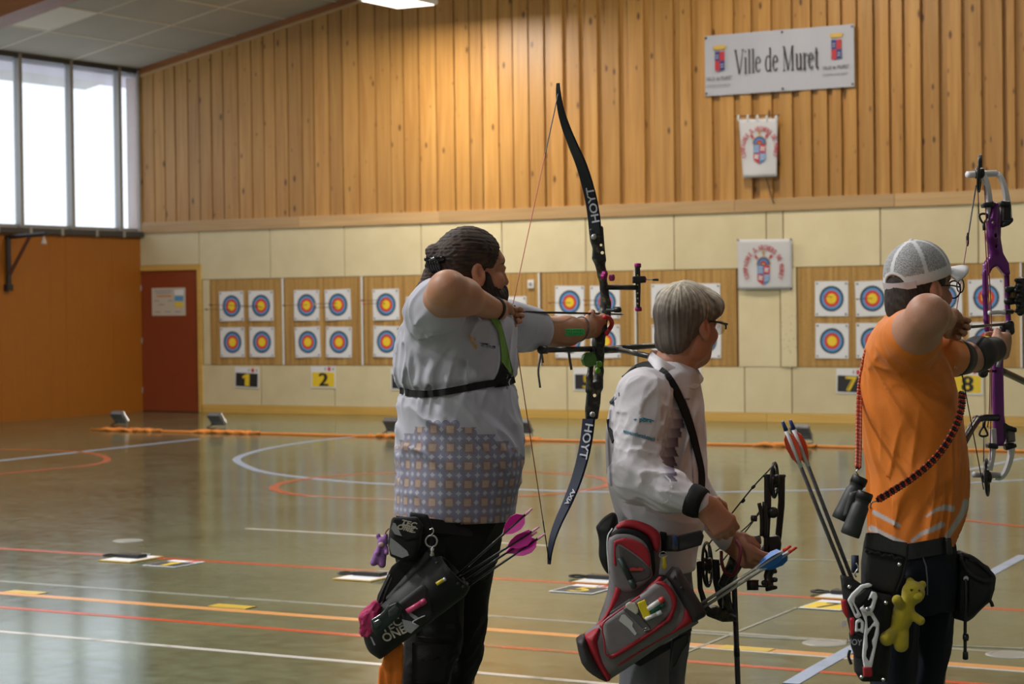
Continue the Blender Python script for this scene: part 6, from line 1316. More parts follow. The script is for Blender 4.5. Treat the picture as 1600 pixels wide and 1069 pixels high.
slab('tag_body', [(1034, 872), (1040, 868), (1042, 886), (1038, 892), (1034, 886)], ZR-0.0, 0.006, mat('yellow tag plastic', (0.55, 0.45, 0.02), 0.4, var=0.3, scale=200), kt, 0.003, 0.003); obj('snap_hook', *tube(c2w([cs(1036+6*math.cos(t), 867+5*math.sin(t), ZR) for t in np.linspace(0, 6.0, 18)]), 0.0018, 6), M_METAL, kt, True)
# safety pin
wire('safety_pin', [(1003, 984, ZR-0.082), (1010, 981, ZR-0.084), (1015, 983, ZR-0.084), (1006, 986, ZR-0.084)], 0.0012, M_METAL, q2)
# black pouch behind
bpo = slab('waist_pouch', [(931, 824), (945, 808), (962, 802), (966, 830), (958, 860), (953, 895), (944, 890), (936, 870), (936, 845)], 6.20, 0.055, M_NYL, None, 0.04, 0.005, smooth_poly=3); tag(bpo, 'black waist pouch showing behind the red and grey quiver', 'pouch')
# black release strap and buckle under the quiver
hs_ = empty('holster', c2w1(cs(1050, 1010, 6.08)), 'black ribbed holster with strap under the red and grey quiver', 'holster')
slab('strap', [(985, 1034), (1000, 1018), (1040, 1002), (1076, 984), (1080, 990), (1074, 1000), (1040, 1018), (1000, 1042)], 6.08, 0.010, M_NYL2, hs_, 0.006, 0.004)
slab('clip', [(1050, 1000), (1066, 990), (1076, 986), (1076, 1004), (1066, 1018), (1056, 1040), (1048, 1048), (1046, 1030)], 6.06, 0.012, M_BLACK, hs_, 0.006, 0.004); wire('peg', [(1060, 992, 6.04), (1080, 982, 6.04)], 0.006, M_BLACK, hs_)
# two silver arrows
M_ALU = mat('silver arrow shaft', (0.42, 0.40, 0.37), 0.35, 0.5); M_BLUEV = mat('blue vane', (0.02, 0.16, 0.55), 0.4); M_REDN = mat('red nock', (0.62, 0.05, 0.02), 0.35)
for lb, a, b_, zn in (('upper silver arrow with blue vanes and red nock in the red quiver', (1233, 855), (1092, 946), 5.92), ('lower silver arrow with blue vanes and red nock in the red quiver', (1242, 857), (1098, 950), 5.95)): quiver_arrow(lb, 'silver arrows in the red and grey quiver', a, b_, zn, 6.02, M_ALU, M_BLUEV, M_REDN, 0.085, 0.020, 0.0048, 0.9, mat('white arrow wrap', (0.6, 0.6, 0.6), 0.4))
# ================================================================== black compound bow held low by the grey haired man
ZK = 6.45
cb = empty('compound_bow', c2w1(cs(1165, 870, ZK)), 'black compound bow held low in front of the white shirted man', 'bow')
M_BLK2 = mat('black anodised', (0.017, 0.016, 0.015), 0.35, 0.2)
def bar(name, pts, r, m, par, flat=None, z=ZK):
    p = np.array([cs(q[0], q[1], q[2] if len(q) > 2 else z) for q in pts]); p = spline(p, 4) if len(p) > 2 else p
    return obj(name, *tube(c2w(p), r, 8, True, CF if flat else None, flat), m, par, True)
def cam_wheel(px, py, Z, rx, ry, par, m=M_BLK2, spokes=5, tilt=0.0):
    """cam seen nearly edge-on: rim, spokes, hub, built as a real wheel turned away from the lens"""
    ca = rx/ry; w = math.acos(min(1, ca)); c = cs(px, py, Z); a = np.array([math.cos(w), 0, math.sin(w)]); b_ = np.array([math.sin(tilt), math.cos(tilt), 0]); R = ry/F_PX*Z
    ax = np.cross(a, b_); e = obj('cam', *tube(c2w([c+R*(math.cos(t)*a+math.sin(t)*b_) for t in np.linspace(0, 2*math.pi, 33)]), 0.0048, 8, False), m, par, True)
    for k in range(spokes):
        t = 2*math.pi*k/spokes+0.4; t2_ = t+0.5; obj('spoke', *tube(c2w([c, c+R*0.55*(math.cos(t)*a+math.sin(t)*b_), c+R*0.98*(math.cos(t2_)*a+math.sin(t2_)*b_)]), 0.0042, 6), m, e, True)
    aw = ax[0]*CR+ax[1]*CU+ax[2]*CF
    obj('hub', *lathe([(0.004, -0.016), (R*0.30, -0.012), (R*0.34, 0), (R*0.30, 0.012), (0.004, 0.016)], c2w1(c), aw, 16), m, e, True)
    return c, R, a, b_
slab('limb', [(1194, 741), (1205, 741), (1205, 790), (1202, 845), (1197, 868), (1193, 868), (1194, 800)], ZK-0.03, 0.008, M_BLK2, cb, 0.003, 0.0035); slab('limb', [(1214, 742), (1226.5, 742), (1226, 790), (1221, 840), (1217, 858), (1209, 858), (1213, 820), (1216, 780)], ZK+0.03, 0.008, M_BLK2, cb, 0.003, 0.0035)
obj('axle', *tube(c2w([cs(1194, 744, ZK-0.03), cs(1226, 744, ZK+0.03)]), 0.005, 8), M_BLK2, cb)
cam_wheel(1210, 750, ZK, 8, 27, cb)
slab('limb_pocket', [(1198, 838), (1216, 836), (1220, 848), (1218, 862), (1200, 864), (1196, 850)], ZK, 0.03, M_BLK2, cb, 0.008, 0.004)
obj('string_damper', *lathe([(0.004, -0.012), (0.015, -0.010), (0.017, 0), (0.015, 0.010), (0.004, 0.012)], c2w1(cs(1208, 801, ZK-0.04)), -CF, 16), M_BLACK, cb, True)
rs = Field(); rs.chain([cs(1206, 850, ZK), cs(1196, 868, ZK), cs(1178, 866, ZK), cs(1162, 872, ZK), cs(1146, 890, ZK), cs(1134, 915, ZK), cs(1136, 945, ZK), cs(1142, 962, ZK)], [0.022, 0.020, 0.016, 0.015, 0.016, 0.014, 0.013, 0.018], 0.01)
rs.chain([cs(1146, 870, ZK-0.03), cs(1140, 890, ZK-0.03), cs(1128, 912, ZK-0.03)], [0.012, 0.013, 0.012], 0.008); rs.prism([(1098, 952), (1118, 946), (1150, 962), (1152, 970), (1128, 971), (1104, 962)], ZK, 0.03, 0.01)
sculpt('riser', rs, M_CAMO, cb, 0.005)
slab('limb', [(1088, 878), (1096, 876), (1098, 920), (1108, 948), (1122, 960), (1112, 964), (1098, 950), (1090, 920)], ZK-0.03, 0.008, M_BLK2, cb, 0.003, 0.0035); slab('limb', [(1112, 874), (1124, 874), (1126, 915), (1136, 945), (1146, 962), (1134, 963), (1122, 945), (1114, 910)], ZK+0.03, 0.008, M_BLK2, cb, 0.003, 0.0035)
cam_wheel(1105, 882, ZK, 10, 34, cb, tilt=-0.05)
M_STRB = mat('black bowstring', (0.015, 0.013, 0.013), 0.5)
wire('string', [(1205, 731, ZK), (1176, 762, ZK), (1136, 812, ZK), (1108, 850, ZK)], 0.0022, M_STRB, cb, 6); wire('cable', [(1206, 758, ZK), (1192, 790, ZK), (1168, 822, ZK), (1118, 862, ZK)], 0.002, M_STRB, cb, 6); wire('cable', [(1204, 778, ZK-0.01), (1182, 808, ZK-0.01), (1150, 850, ZK-0.01), (1120, 888, ZK-0.01)], 0.002, M_STRB, cb, 6)
for q in ((1177, 761), (1161, 783)): obj('string_silencer', *lathe([(0.002, -0.008), (0.005, -0.004), (0.005, 0.004), (0.002, 0.008)], c2w1(cs(*q, ZK)), CU+CR, 8), M_BLACK, cb, True)
bar('cable_rod', [(1186, 786), (1190, 808), (1190, 838)], 0.006, M_BLK2, cb, z=ZK-0.05); bar('cable_rod', [(1195, 784), (1196, 812), (1196, 840)], 0.008, M_BLK2, cb, z=ZK-0.05)
slab('sight_block', [(1174, 838), (1188, 836), (1190, 850), (1176, 852)], ZK-0.05, 0.012, mat('grey block', (0.13, 0.12, 0.11), 0.35, 0.6), cb, 0.004, 0.0035); bar('block_pin', [(1162, 844), (1176, 843)], 0.0035, M_METAL, cb, z=ZK-0.05)
obj('knob', *lathe([(0.003, -0.01), (0.010, -0.008), (0.010, 0.008), (0.003, 0.01)], c2w1(cs(1178, 810, ZK-0.05)), CR, 10), M_BLACK, cb, True); bar('string_stop', [(1139, 812), (1141, 830), (1142, 852)], 0.010, M_BLACK, cb, z=ZK-0.03)
M_PARA = mat('wine red paracord', (0.16, 0.02, 0.035), 0.7, var=0.8, scale=260)
wire('wrist_sling', [(1127, 862, 6.38), (1128, 880, 6.36), (1134, 895, 6.36), (1146, 898, 6.34), (1154, 880, 6.32), (1157, 858, 6.33), (1150, 845, 6.36)], 0.0055, M_PARA, cb)
# scope hanging on its bar
sc_ = empty('bow_sight', c2w1(cs(1200, 905, ZK-0.06)), 'black scope sight with lens ring on the low held compound bow', 'bow sight')
obj('scope_ring', *lathe([(0.0155, -0.014), (0.0175, -0.014), (0.0175, 0.014), (0.0155, 0.014)], c2w1(cs(1176, 915, ZK-0.08)), CU+0.15*CF, 24), M_BLACK, sc_, True); obj('ring_rim', *lathe([(0.0150, 0.013), (0.0185, 0.012), (0.0185, 0.016), (0.0150, 0.016)], c2w1(cs(1176, 915, ZK-0.08)), CU+0.15*CF, 24), mat('dull red rim', (0.16, 0.03, 0.02), 0.4), sc_, True)
bar('scope_rod', [(1184, 916), (1204, 917)], 0.003, M_BLACK, sc_, z=ZK-0.08)
ss = Field(); ss.chain([cs(1204, 888, ZK-0.06), cs(1200, 900, ZK-0.06), cs(1202, 916, ZK-0.07)], [0.016, 0.012, 0.013], 0.005); ss.cone(cs(1194, 911, ZK-0.09), cs(1194, 911, ZK-0.06), 0.009, 0.009, 0.003); ss.cone(cs(1211, 906, ZK-0.08), cs(1211, 906, ZK-0.05), 0.008, 0.008, 0.003); ss.cone(cs(1198, 922, ZK-0.07), cs(1212, 918, ZK-0.07), 0.005, 0.006, 0.003); ss.cone(cs(1202, 886, ZK-0.06), cs(1211, 893, ZK-0.06), 0.007, 0.007, 0.003)
sculpt('sight_body', ss, M_BLK2, sc_, 0.003); bar('arm', [(1203, 888), (1206, 868)], 0.008, M_BLK2, sc_, z=ZK-0.05)
# long stabiliser standing on the floor
st2 = empty('stabiliser', c2w1(cs(1152, 960, ZK)), 'long thin stabiliser rod reaching from the low held compound bow to the floor', 'stabiliser')
b_ = on_floor(1163, ZK+0.02)+[0, 0.012, 0]; a = cs(1146, 885, ZK)
obj('rod', *tube(c2w([a, a+(b_-a)*0.93]), 0.0085, 10), mat('grey carbon rod', (0.045, 0.045, 0.047), 0.3), st2, True); obj('end_weight', *tube(c2w([a+(b_-a)*0.93, b_]), 0.012, 10), M_BLACK, st2, True); obj('mount', *tube(c2w([a, a+(b_-a)*0.06]), 0.0115, 10), M_COLLAR, st2, True)
obj('band', *tube(c2w([a+(b_-a)*0.29, a+(b_-a)*0.32]), 0.0092, 10), M_BLACK, st2, True)
# ================================================================== archer in the orange shirt and white cap
ZD = 5.9
p3 = empty('person', c2w1(on_floor(1430, ZD)), 'archer in orange shirt and white mesh cap, drawing the purple compound bow', 'person')
HO3, HF3, HU3, HS3 = cs(1434, 450, 5.90), (0.80, -0.03, 0.60), (0.03, 1, 0.02), 0.97
SR3, ER3, WR3 = cs(1412, 548, 5.78), cs(1449, 492, 5.56), cs(1478, 500, 5.83)
SL3, EL3, WL3 = cs(1462, 556, 6.02), cs(1506, 560, 6.28), cs(1556, 545, 6.44)
def torso3(fl, sh=0.0, k=0.03):
    R = [(508, 1376, 1432, 0.075), (525, 1362, 1448, 0.11), (545, 1352, 1466, 0.14), (575, 1346, 1484, 0.155), (610, 1343, 1494, 0.16), (650, 1345, 1503, 0.165), (700, 1352, 1508, 0.165), (745, 1358, 1509.5, 0.165), (785, 1360, 1508, 0.165), (815, 1360, 1502, 0.165), (845, 1362, 1492, 0.165), (862, 1364, 1488, 0.16)]
    fl.loft(rows_px([(y, xl+sh*571, xr-sh*571, b-sh) for y, xl, xr, b in R], ZD), k)
fl = Field(); torso3(fl, 0.018); fl.cone(cs(1408, 530, 5.9), cs(1424, 480, 5.9), 0.058, 0.054, 0.03)
fl.chain([SR3, SR3*0.5+ER3*0.5, ER3], [0.060, 0.060, 0.052], 0.03); fl.chain([ER3, ER3+(WR3-ER3)*0.3, WR3], [0.050, 0.046, 0.028], 0.02)
fl.chain([SL3, EL3], [0.052, 0.043], 0.02); fl.chain([EL3, EL3+(WL3-EL3)*0.3, WL3], [0.043, 0.044, 0.029], 0.02)
L3, A3 = head(fl, HO3, HF3, HU3, HS3, 0.98, 1.05)
hand.palm = -1.0
hand(fl, WR3, cs(1487, 512, 5.92)-WR3, np.array([0.3, 0.9, 0.1]), 0.92, ((1.1, 1.6, 0.9), (1.1, 1.6, 0.9), (1.2, 1.6, 0.9), (1.2, 1.6, 0.9)), ((0.03, 0.032, 0.012), (0.055, 0.030, 0.02), (0.075, 0.02, 0.028)))
hand.palm = 1.0
hand(fl, WL3, cs(1572, 540, 6.52)-WL3, np.array([-0.2, 0.75, -0.5]), 0.98, ((0.9, 1.1, 0.7), (1.0, 1.1, 0.7), (1.1, 1.1, 0.7), (1.2, 1.1, 0.7)), ((0.03, 0.036, 0.010), (0.06, 0.045, 0.02), (0.085, 0.035, 0.03)), k=0.012)
for hip, kn, an in ((cs(1400, 900, 5.82), cs(1400, 1100, 5.8), on_floor(1400, 5.82)+[0, 0.09, 0]), (cs(1462, 900, 6.0), cs(1456, 1100, 6.03), on_floor(1452, 6.05)+[0, 0.09, 0])):
    fl.chain([hip, kn, an], [0.05, 0.032, 0.03], 0.03); feet(fl, an, (0.8, 0, -0.5))
SK3 = (0.47, 0.235, 0.15)
sculpt('body', fl, M_SKIN, p3, 0.0045, colf=lambda V: face_col(V, L3, A3, HO3, HS3, SK3, (0.05, 0.03, 0.02), (0.34, 0.12, 0.09)))
f_, u_, r_ = frame(HF3, HU3); L3h = lambda x, y, z: np.array(HO3)+HS3*(r_*x+u_*y+f_*z)
h = Field(); h.ell(L3h(0, 0.026, -0.010), np.array([0.078, 0.088, 0.090])*HS3, A3, 0.02); h.ell(L3h(0, -0.045, -0.060), np.array([0.056, 0.065, 0.040]), A3, 0.03)
h.plane(L3h(0, 0.03, 0.070), unit(f_*0.9-u_*0.43), 0.01); h.plane(L3h(0, -0.105, 0), unit(-u_*0.98+f_*0.2), 0.01)
for sx in (-1, 1): h.ell(L3h(sx*0.085, -0.055, 0.058), np.array([0.05, 0.070, 0.066]), A3, 0.01, 's'); h.ell(L3h(sx*0.086, -0.015, -0.004), np.array([0.022, 0.036, 0.024]), A3, 0.01, 's')
h.add(lambda p: 0.0015*flow_noise(p, (0.1, -1, 0.1), 61, 900, 0.3), None, None, 0, 'd')
sculpt('hair', h, M_HAIR, p3, 0.0035, colf=lambda V: np.clip(np.array([0.030, 0.020, 0.015])*(1+0.8*flow_noise(V, (0.1, -1, 0.1), 62, 900, 0.25))[:, None], 0.005, 1))
# --- cap
def capmat():
    m, n, l, b = nt('white and grey mesh cap cloth'); a = N(n, 'Attribute'); a.attribute_name = 'Col'; tc = N(n, 'TexCoord'); vo = N(n, 'TexVoronoi'); vo.inputs['Scale'].default_value = 420; l.new(tc.outputs['Object'], vo.inputs[0])
    sp = N(n, 'SeparateColor'); l.new(a.outputs[0], sp.inputs[0])
    hole = mth(n, l, 'MULTIPLY', mth(n, l, 'LESS_THAN', vo.outputs['Distance'], 0.42), sp.outputs[0])
    l.new(mixc(n, l, hole, mixc(n, l, sp.outputs[0], (0.66, 0.66, 0.67), (0.42, 0.42, 0.43)), (0.13, 0.13, 0.135)), b.inputs['Base Color']); b.inputs['Roughness'].default_value = 0.8; return m
cap = empty('cap', c2w1(L3h(0, 0.05, 0)), 'white baseball cap with grey mesh panels on the archer in orange', 'cap')
ct = L3h(0, 0.040, -0.004); CU3 = unit(u_-f_*0.30); cf_ = unit(f_-CU3*(f_@CU3)); cr_ = np.cross(CU3, cf_); Ac = np.array([cr_, CU3, cf_])
c = Field(); c.ell(ct, np.array([0.088, 0.096, 0.104])*HS3, Ac, 0.01); c.ell(ct+CU3*0.094, (0.006, 0.005, 0.006), Ac, 0.004)
c.plane(ct-CU3*0.018, -CU3, 0.003); c.ell(ct-CU3*0.012, np.array([0.082, 0.09, 0.098])*HS3, Ac, 0.002, 's')
c.ell(ct-cf_*0.105-CU3*0.014, np.array([0.036, 0.034, 0.05]), Ac, 0.004, 's')
def capc(V):
    q = (V-ct)@Ac.T; az = np.arctan2(q[:, 0], -q[:, 2]); m = np.ones(len(V))
    seam = np.abs(((az/(math.pi/3)+0.5) % 1)-0.5)*(math.pi/3)*np.sqrt(q[:, 0]**2+q[:, 2]**2); m[seam < 0.006] = 0; m[q[:, 1] < 0.012] = 0; m[q[:, 2] > 0.055] = 0; m[q[:, 1] > 0.091] = 0
    d = np.abs(np.sqrt((q[:, 0]/0.036)**2+((q[:, 1]+0.014)/0.034)**2)-1)*0.035; m[(d < 0.009) & (q[:, 2] < 0)] = 0
    return np.repeat(m[:, None], 3, 1)
sculpt('crown', c, capmat(), cap, 0.003, colf=capc)
bmb = MB(); pts = []
V = []; K = 18
for lay in (0, 1):
    for i in range(K+1):
        t = -1+2*i/K
        for j in range(6):
            s = j/5; a_ = t*1.05; base_ = ct+np.array(cf_)*0.101*math.cos(a_)*HS3+cr_*0.088*math.sin(a_)*HS3-CU3*0.010; outp = base_+cf_*(0.085*s*math.sqrt(max(0, 1-(t*0.96)**2)))-CU3*(0.010*s+0.020*t*t*(0.4+0.6*s))
            V.append(outp-CU3*0.0045*lay)
n1 = (K+1)*6; Fc = [[i*6+j, i*6+j+1, i*6+j+7, i*6+j+6] for i in range(K) for j in range(5)]; Fc += [[v+n1 for v in f[::-1]] for f in Fc]
Fc += [[i*6+5, i*6+5+n1, i*6+11+n1, i*6+11] for i in range(K)]+[[i*6, i*6+6, i*6+6+n1, i*6+n1] for i in range(K)]+[[j, j+1, j+1+n1, j+n1] for j in range(5)]+[[K*6+j+1, K*6+j, K*6+j+n1, K*6+j+1+n1] for j in range(5)]
obj('brim', c2w(V), Fc, mat('white cap cloth', (0.66, 0.66, 0.68), 0.75, var=0.03), cap, True)
a_ = [ct-CU3*0.012-cf_*0.1055*HS3*math.cos(t)+cr_*0.0905*HS3*math.sin(t) for t in np.linspace(-0.75, 0.75, 14)]; obj('back_strap', *strap(c2w(a_), 0.020, 0.003, np.array([c2w1(unit((q-ct)-CU3*((q-ct)@CU3)))-c2w1((0, 0, 0)) for q in a_]), 3), mat('translucent strap', (0.55, 0.50, 0.52), 0.3), cap)
# --- glasses and the small peep/clarifier ring held by the string
g3 = empty('eyeglasses', c2w1(L3h(0, 0.005, 0.11)), 'thin round eyeglasses on the archer in the white cap', 'eyeglasses')
for sx in (1, -1):
    cc = L3h(sx*0.034, 0.0, 0.112); obj('rim', *tube(c2w([cc+r_*0.024*math.cos(t)+u_*0.024*math.sin(t) for t in np.linspace(0, 2*math.pi, 26)]), 0.0024, 6, False), M_BLACK, g3, True)
    obj('temple', *tube(c2w([L3h(sx*0.058, 0.006, 0.112), L3h(sx*0.077, 0.008, 0.06), L3h(sx*0.080, 0.006, 0.01)]), 0.0022, 6), M_BLACK, g3, True)
obj('bridge', *tube(c2w([L3h(-0.010, 0.004, 0.113), L3h(0.010, 0.004, 0.113)]), 0.002, 6), M_BLACK, g3)
# --- shirt
M_ORS = attr_mat('orange sports shirt', 0.55, 0.05, 500, 0.35, 0.1)
s3 = Field(); torso3(s3); s3.cone(cs(1406, 532, 5.9), cs(1413, 512, 5.9), 0.072, 0.062, 0.03)
s3.cone(SR3+[0, 0.0, 0.03], SR3*0.62+ER3*0.38, 0.088, 0.078, 0.04); s3.cone(SL3, SL3*0.55+EL3*0.45, 0.068, 0.060, 0.04)
s3.plane(cs(1440, 854, ZD), (-0.10, -1, 0), 0.004)
s3.add(folds((0.15, 1, 0), 80, 0.014, lambda p: np.exp(-((p[:, 1]-cs(0, 780, ZD)[1])/0.16)**2), 71, 0.12), None, None, 0, 'd'); s3.add(folds((0.6, -0.8, 0), 55, 0.010, bump_mask(cs(1400, 610, 5.75), 0.14), 72), None, None, 0, 'd')
s3.add(folds((0.7, 0.5, 0), 60, 0.008, bump_mask(cs(1375, 545, 5.8), 0.10), 73), None, None, 0, 'd')
ORG = np.array([0.70, 0.185, 0.012])
def sdseg(px, py, pts, w0, w1):
    d = np.full(len(px), 1e9); n_ = len(pts)-1
    for i in range(n_):
        a, b_ = np.array(pts[i], float), np.array(pts[i+1], float); e = b_-a; t = np.clip(((px-a[0])*e[0]+(py-a[1])*e[1])/(e@e), 0, 1); w = w0+(w1-w0)*(i+t)/n_
        d = np.minimum(d, np.hypot(px-a[0]-t*e[0], py-a[1]-t*e[1])-w)
    return d
def sh3c(V):
    c = np.tile(ORG, (len(V), 1)); px = 800+F_PX*V[:, 0]/V[:, 2]; py = 534.5-F_PX*V[:, 1]/V[:, 2]; fr = V[:, 2] < 5.98
    m = np.zeros(len(V))
    for pts, w0, w1 in (([(1366, 801), (1385, 811), (1404, 821)], 3.5, 3.0), ([(1448, 807), (1462, 797), (1476, 793), (1487, 795)], 1.5, 5), ([(1425, 846), (1440, 834), (1458, 827), (1472, 820)], 2.5, 4.5), ([(1478, 842), (1494, 818), (1504, 802), (1509, 785)], 4, 5), ([(1362, 826), (1380, 836), (1400, 845), (1415, 851)], 5, 4)):
        m = np.maximum(m, np.clip(0.5-sdseg(px, py, pts, w0, w1)/1.6, 0, 1))
    m *= fr; return c*(1-m[:, None])+np.array([0.50, 0.46, 0.44])*m[:, None]
shirt3 = sculpt('shirt', s3, M_ORS, p3, 0.004, colf=sh3c)
mb = MB()
for py in (562,): pass
decal('emblem', [[(1492, 571), (1496, 574), (1495, 577), (1491, 575)]], s3, ZD, M_PAPER, shirt3); text_decal('lettering', 'A', 1498, 585, 1503, 590, 5, s3, ZD, M_CK, shirt3)
# collar rib
wire('collar', [(1372, 530, 5.86), (1380, 514, 5.82), (1398, 510, 5.80), (1414, 515, 5.81), (1426, 524, 5.84)], 0.009, mat('orange rib', (0.60, 0.15, 0.01), 0.6), p3)
# --- elbow pad and forearm sleeve
M_NEO = mat('black neoprene', (0.013, 0.013, 0.014), 0.55, var=0.15, scale=60)
obj('upper_arm_band', *tube(c2w([SL3*0.52+EL3*0.48, SL3*0.32+EL3*0.68, SL3*0.12+EL3*0.88]), [0.059, 0.056, 0.051], 24), M_NEO, p3, True)
fs = Field(); d_ = WL3-EL3; fs.chain([EL3+d_*0.22, EL3+d_*0.45, EL3+d_*0.98], [0.050, 0.049, 0.037], 0.02); e_ = unit(d_); fs.plane(EL3+d_*0.20, -unit(e_+np.array([0.3, 0.5, 0])), 0.003) ; fs.plane(EL3+d_*1.0, e_, 0.003)
fsl = sculpt('forearm_sleeve', fs, M_NEO, p3, 0.004)
decal('logo', [[(1503, 536), (1505, 536), (1510, 546), (1515, 556), (1517, 567), (1515, 567), (1512, 557), (1507, 547)]], fs, 6.3, mat('bright green print', (0.03, 0.50, 0.10), 0.4), fsl)
# --- trousers, belt
t3 = Field(); t3.loft(rows_px([(846, 1362, 1492, 0.165), (880, 1360, 1494, 0.165), (920, 1362, 1494, 0.16), (950, 1366, 1492, 0.15)], ZD), 0.02)
t3.loft(rows_px([(900, 1356, 1428, 0.09, -0.08), (980, 1358, 1434, 0.10, -0.08), (1060, 1362, 1430, 0.09, -0.08), (1240, 1366, 1424, 0.08, -0.08), (1400, 1368, 1424, 0.075, -0.08)], ZD), 0.03)
t3.loft(rows_px([(900, 1420, 1495, 0.09, 0.09), (960, 1420, 1490, 0.10, 0.10), (1010, 1416, 1484, 0.09, 0.12), (1068, 1414, 1472, 0.085, 0.13), (1240, 1418, 1468, 0.08, 0.14), (1400, 1420, 1472, 0.075, 0.15)], ZD), 0.02)
t3.add(folds((0.1, 1, 0), 50, 0.007, None, 81, 0.25), None, None, 0, 'd')
tr3 = sculpt('trousers', t3, mat('dark navy trousers', (0.008, 0.010, 0.019), 0.75, spec=0.25, var=0.15, scale=30, bump=0.1), p3, 0.006)
sq = [on(x, y, ZD, t3, 0.003) for x, y in ((1441, 868), (1447, 885), (1449, 905), (1449, 930))]; obj('piping', *tube(c2w(sq), 0.0022, 6), mat('grey piping', (0.12, 0.12, 0.14), 0.6), tr3)
for q in (on_floor(1400, 5.82), on_floor(1452, 6.05)):
    sf = Field(); feet(sf, q+[0, 0.09, 0], (0.8, 0, -0.5), 1.2); sf.plane(q+[0, 0.002, 0], (0, -1, 0), 0.003); sculpt('shoe', sf, M_BLKF, p3, 0.006)
bq = [on(x, y, ZD, t3, 0.006) for x, y in ((1364, 858), (1390, 864), (1420, 862), (1450, 857), (1475, 852), (1490, 848))]
be = empty('belt', c2w1(bq[2]), 'wide black webbing belt around the orange shirt hem', 'belt'); obj('band', *strap(c2w(bq), 0.042, 0.007, -CF), M_NYL2, be); slab('buckle', [(1476, 842), (1486, 840), (1488, 866), (1478, 868)], bq[4][2]-0.012, 0.008, M_BLACK, be, 0.004, 0.0035)
# ================================================================== purple compound bow
ZP = 6.62
def qz(px): return ZP+((px-1560)*ZP/F_PX)*1.74
M_PUR = mat('purple anodised', (0.125, 0.008, 0.155), 0.28, 0.25, var=0.06, coat=0.3); M_WLIMB = mat('white limb', (0.78, 0.76, 0.78), 0.4)
pb = empty('compound_bow', c2w1(cs(1560, 560, ZP)), 'purple compound bow with white limbs, drawn by the archer in orange', 'bow')
r = Field()
r.chain([cs(1555, 322, ZP-0.03), cs(1551, 345, ZP-0.03), cs(1550, 370, ZP-0.02), cs(1556, 398, ZP)], [0.012, 0.015, 0.018, 0.020], 0.01)
r.prism([(1549, 318), (1559, 318), (1563, 345), (1562, 372), (1566, 396), (1575, 412), (1577, 430), (1568, 430), (1560, 420), (1556, 416), (1549, 420), (1543, 432), (1535, 432), (1536, 414), (1545, 400), (1546, 372), (1547, 340)], ZP, 0.020, 0.006)
r.chain([cs(1539, 426, ZP-0.03), cs(1539, 460, ZP-0.03), cs(1541, 500, ZP-0.03), cs(1543, 515, ZP-0.02), cs(1553, 526, ZP-0.01)], 5*[0.0085], 0.008); r.chain([cs(1573, 426, ZP+0.02), cs(1574, 470, ZP+0.02), cs(1576, 505, ZP+0.02), cs(1572, 522, ZP), cs(1562, 530, ZP)], 5*[0.0085], 0.008)
r.chain([cs(1560, 526, ZP), cs(1563, 545, ZP), cs(1560, 562, ZP)], [0.016, 0.014, 0.016], 0.01)
r.prism([(1551, 560), (1566, 558), (1567, 600), (1568, 650), (1573, 680), (1566, 697), (1556, 697), (1552, 670), (1550, 620)], ZP, 0.018, 0.006)
for q in ((1551, 347), (1556, 368), (1558, 385)): r.ell(cs(*q, ZP-0.04), (0.0035, 0.006, 0.05), None, 0.002, 's')
sculpt('riser', r, M_PUR, pb, 0.004)
def bandpts(name, pts, w, th, m, up): return obj(name, *strap(c2w([cs(*q) for q in pts]), w, th, up), m, pb)
LU = -SIDEW
limb_n = lambda a: CR*a[0]+CU*a[1]+CF*a[2]
bandpts('limb', [(1555, 271, ZP+0.03), (1563, 276, ZP+0.03), (1570, 295, ZP+0.03), (1574, 320, ZP+0.03), (1576, 343, ZP+0.03)], 0.026, 0.009, M_WLIMB, [limb_n((0.1, 1, -0.6)), limb_n((0.6, 0.7, -0.6)), limb_n((0.8, 0.3, -0.7)), limb_n((0.7, 0.1, -0.8)), limb_n((0.7, 0.1, -0.8))])
bandpts('limb', [(1535, 272, ZP-0.03), (1541, 285, ZP-0.03), (1545, 305, ZP-0.03), (1546, 325, ZP-0.03), (1546, 345, ZP-0.03)], 0.026, 0.009, M_WLIMB, [limb_n((0.1, 1, -0.6)), limb_n((0.8, 0.3, -0.7)), limb_n((0.8, 0.3, -0.7)), limb_n((0.7, 0.1, -0.8)), limb_n((0.7, 0.1, -0.8))])
wire('axle', [(1512, 273, ZP-0.05), (1556, 271, ZP+0.03)], 0.011, M_WLIMB, pb)
bandpts('limb', [(1577, 685, ZP+0.03), (1580, 705, ZP+0.03), (1575, 728, ZP+0.03), (1566, 744, ZP+0.03), (1555, 745, ZP+0.03)], 0.028, 0.009, M_WLIMB, [limb_n((0.7, -0.1, -0.8)), limb_n((0.8, -0.2, -0.8)), limb_n((0.8, -0.4, -0.7)), limb_n((0.5, -0.8, -0.6)), limb_n((0.1, -1, -0.6))])
bandpts('limb', [(1551, 670, ZP-0.03), (1552, 690, ZP-0.03), (1550, 715, ZP-0.03), (1546, 735, ZP-0.03)], 0.024, 0.009, M_WLIMB, [limb_n((0.7, -0.1, -0.8)), limb_n((0.8, -0.2, -0.8)), limb_n((0.8, -0.3, -0.7)), limb_n((0.7, -0.5, -0.6))])
wire('axle', [(1522, 741.5, ZP-0.05), (1562, 743, ZP+0.03)], 0.010, mat('grey axle', (0.35, 0.34, 0.34), 0.4), pb)
bandpts('limb_tip', [(1573, 344, ZP+0.0), (1574, 320, ZP+0.0)], 0.02, 0.012, M_BLACK, -CF)
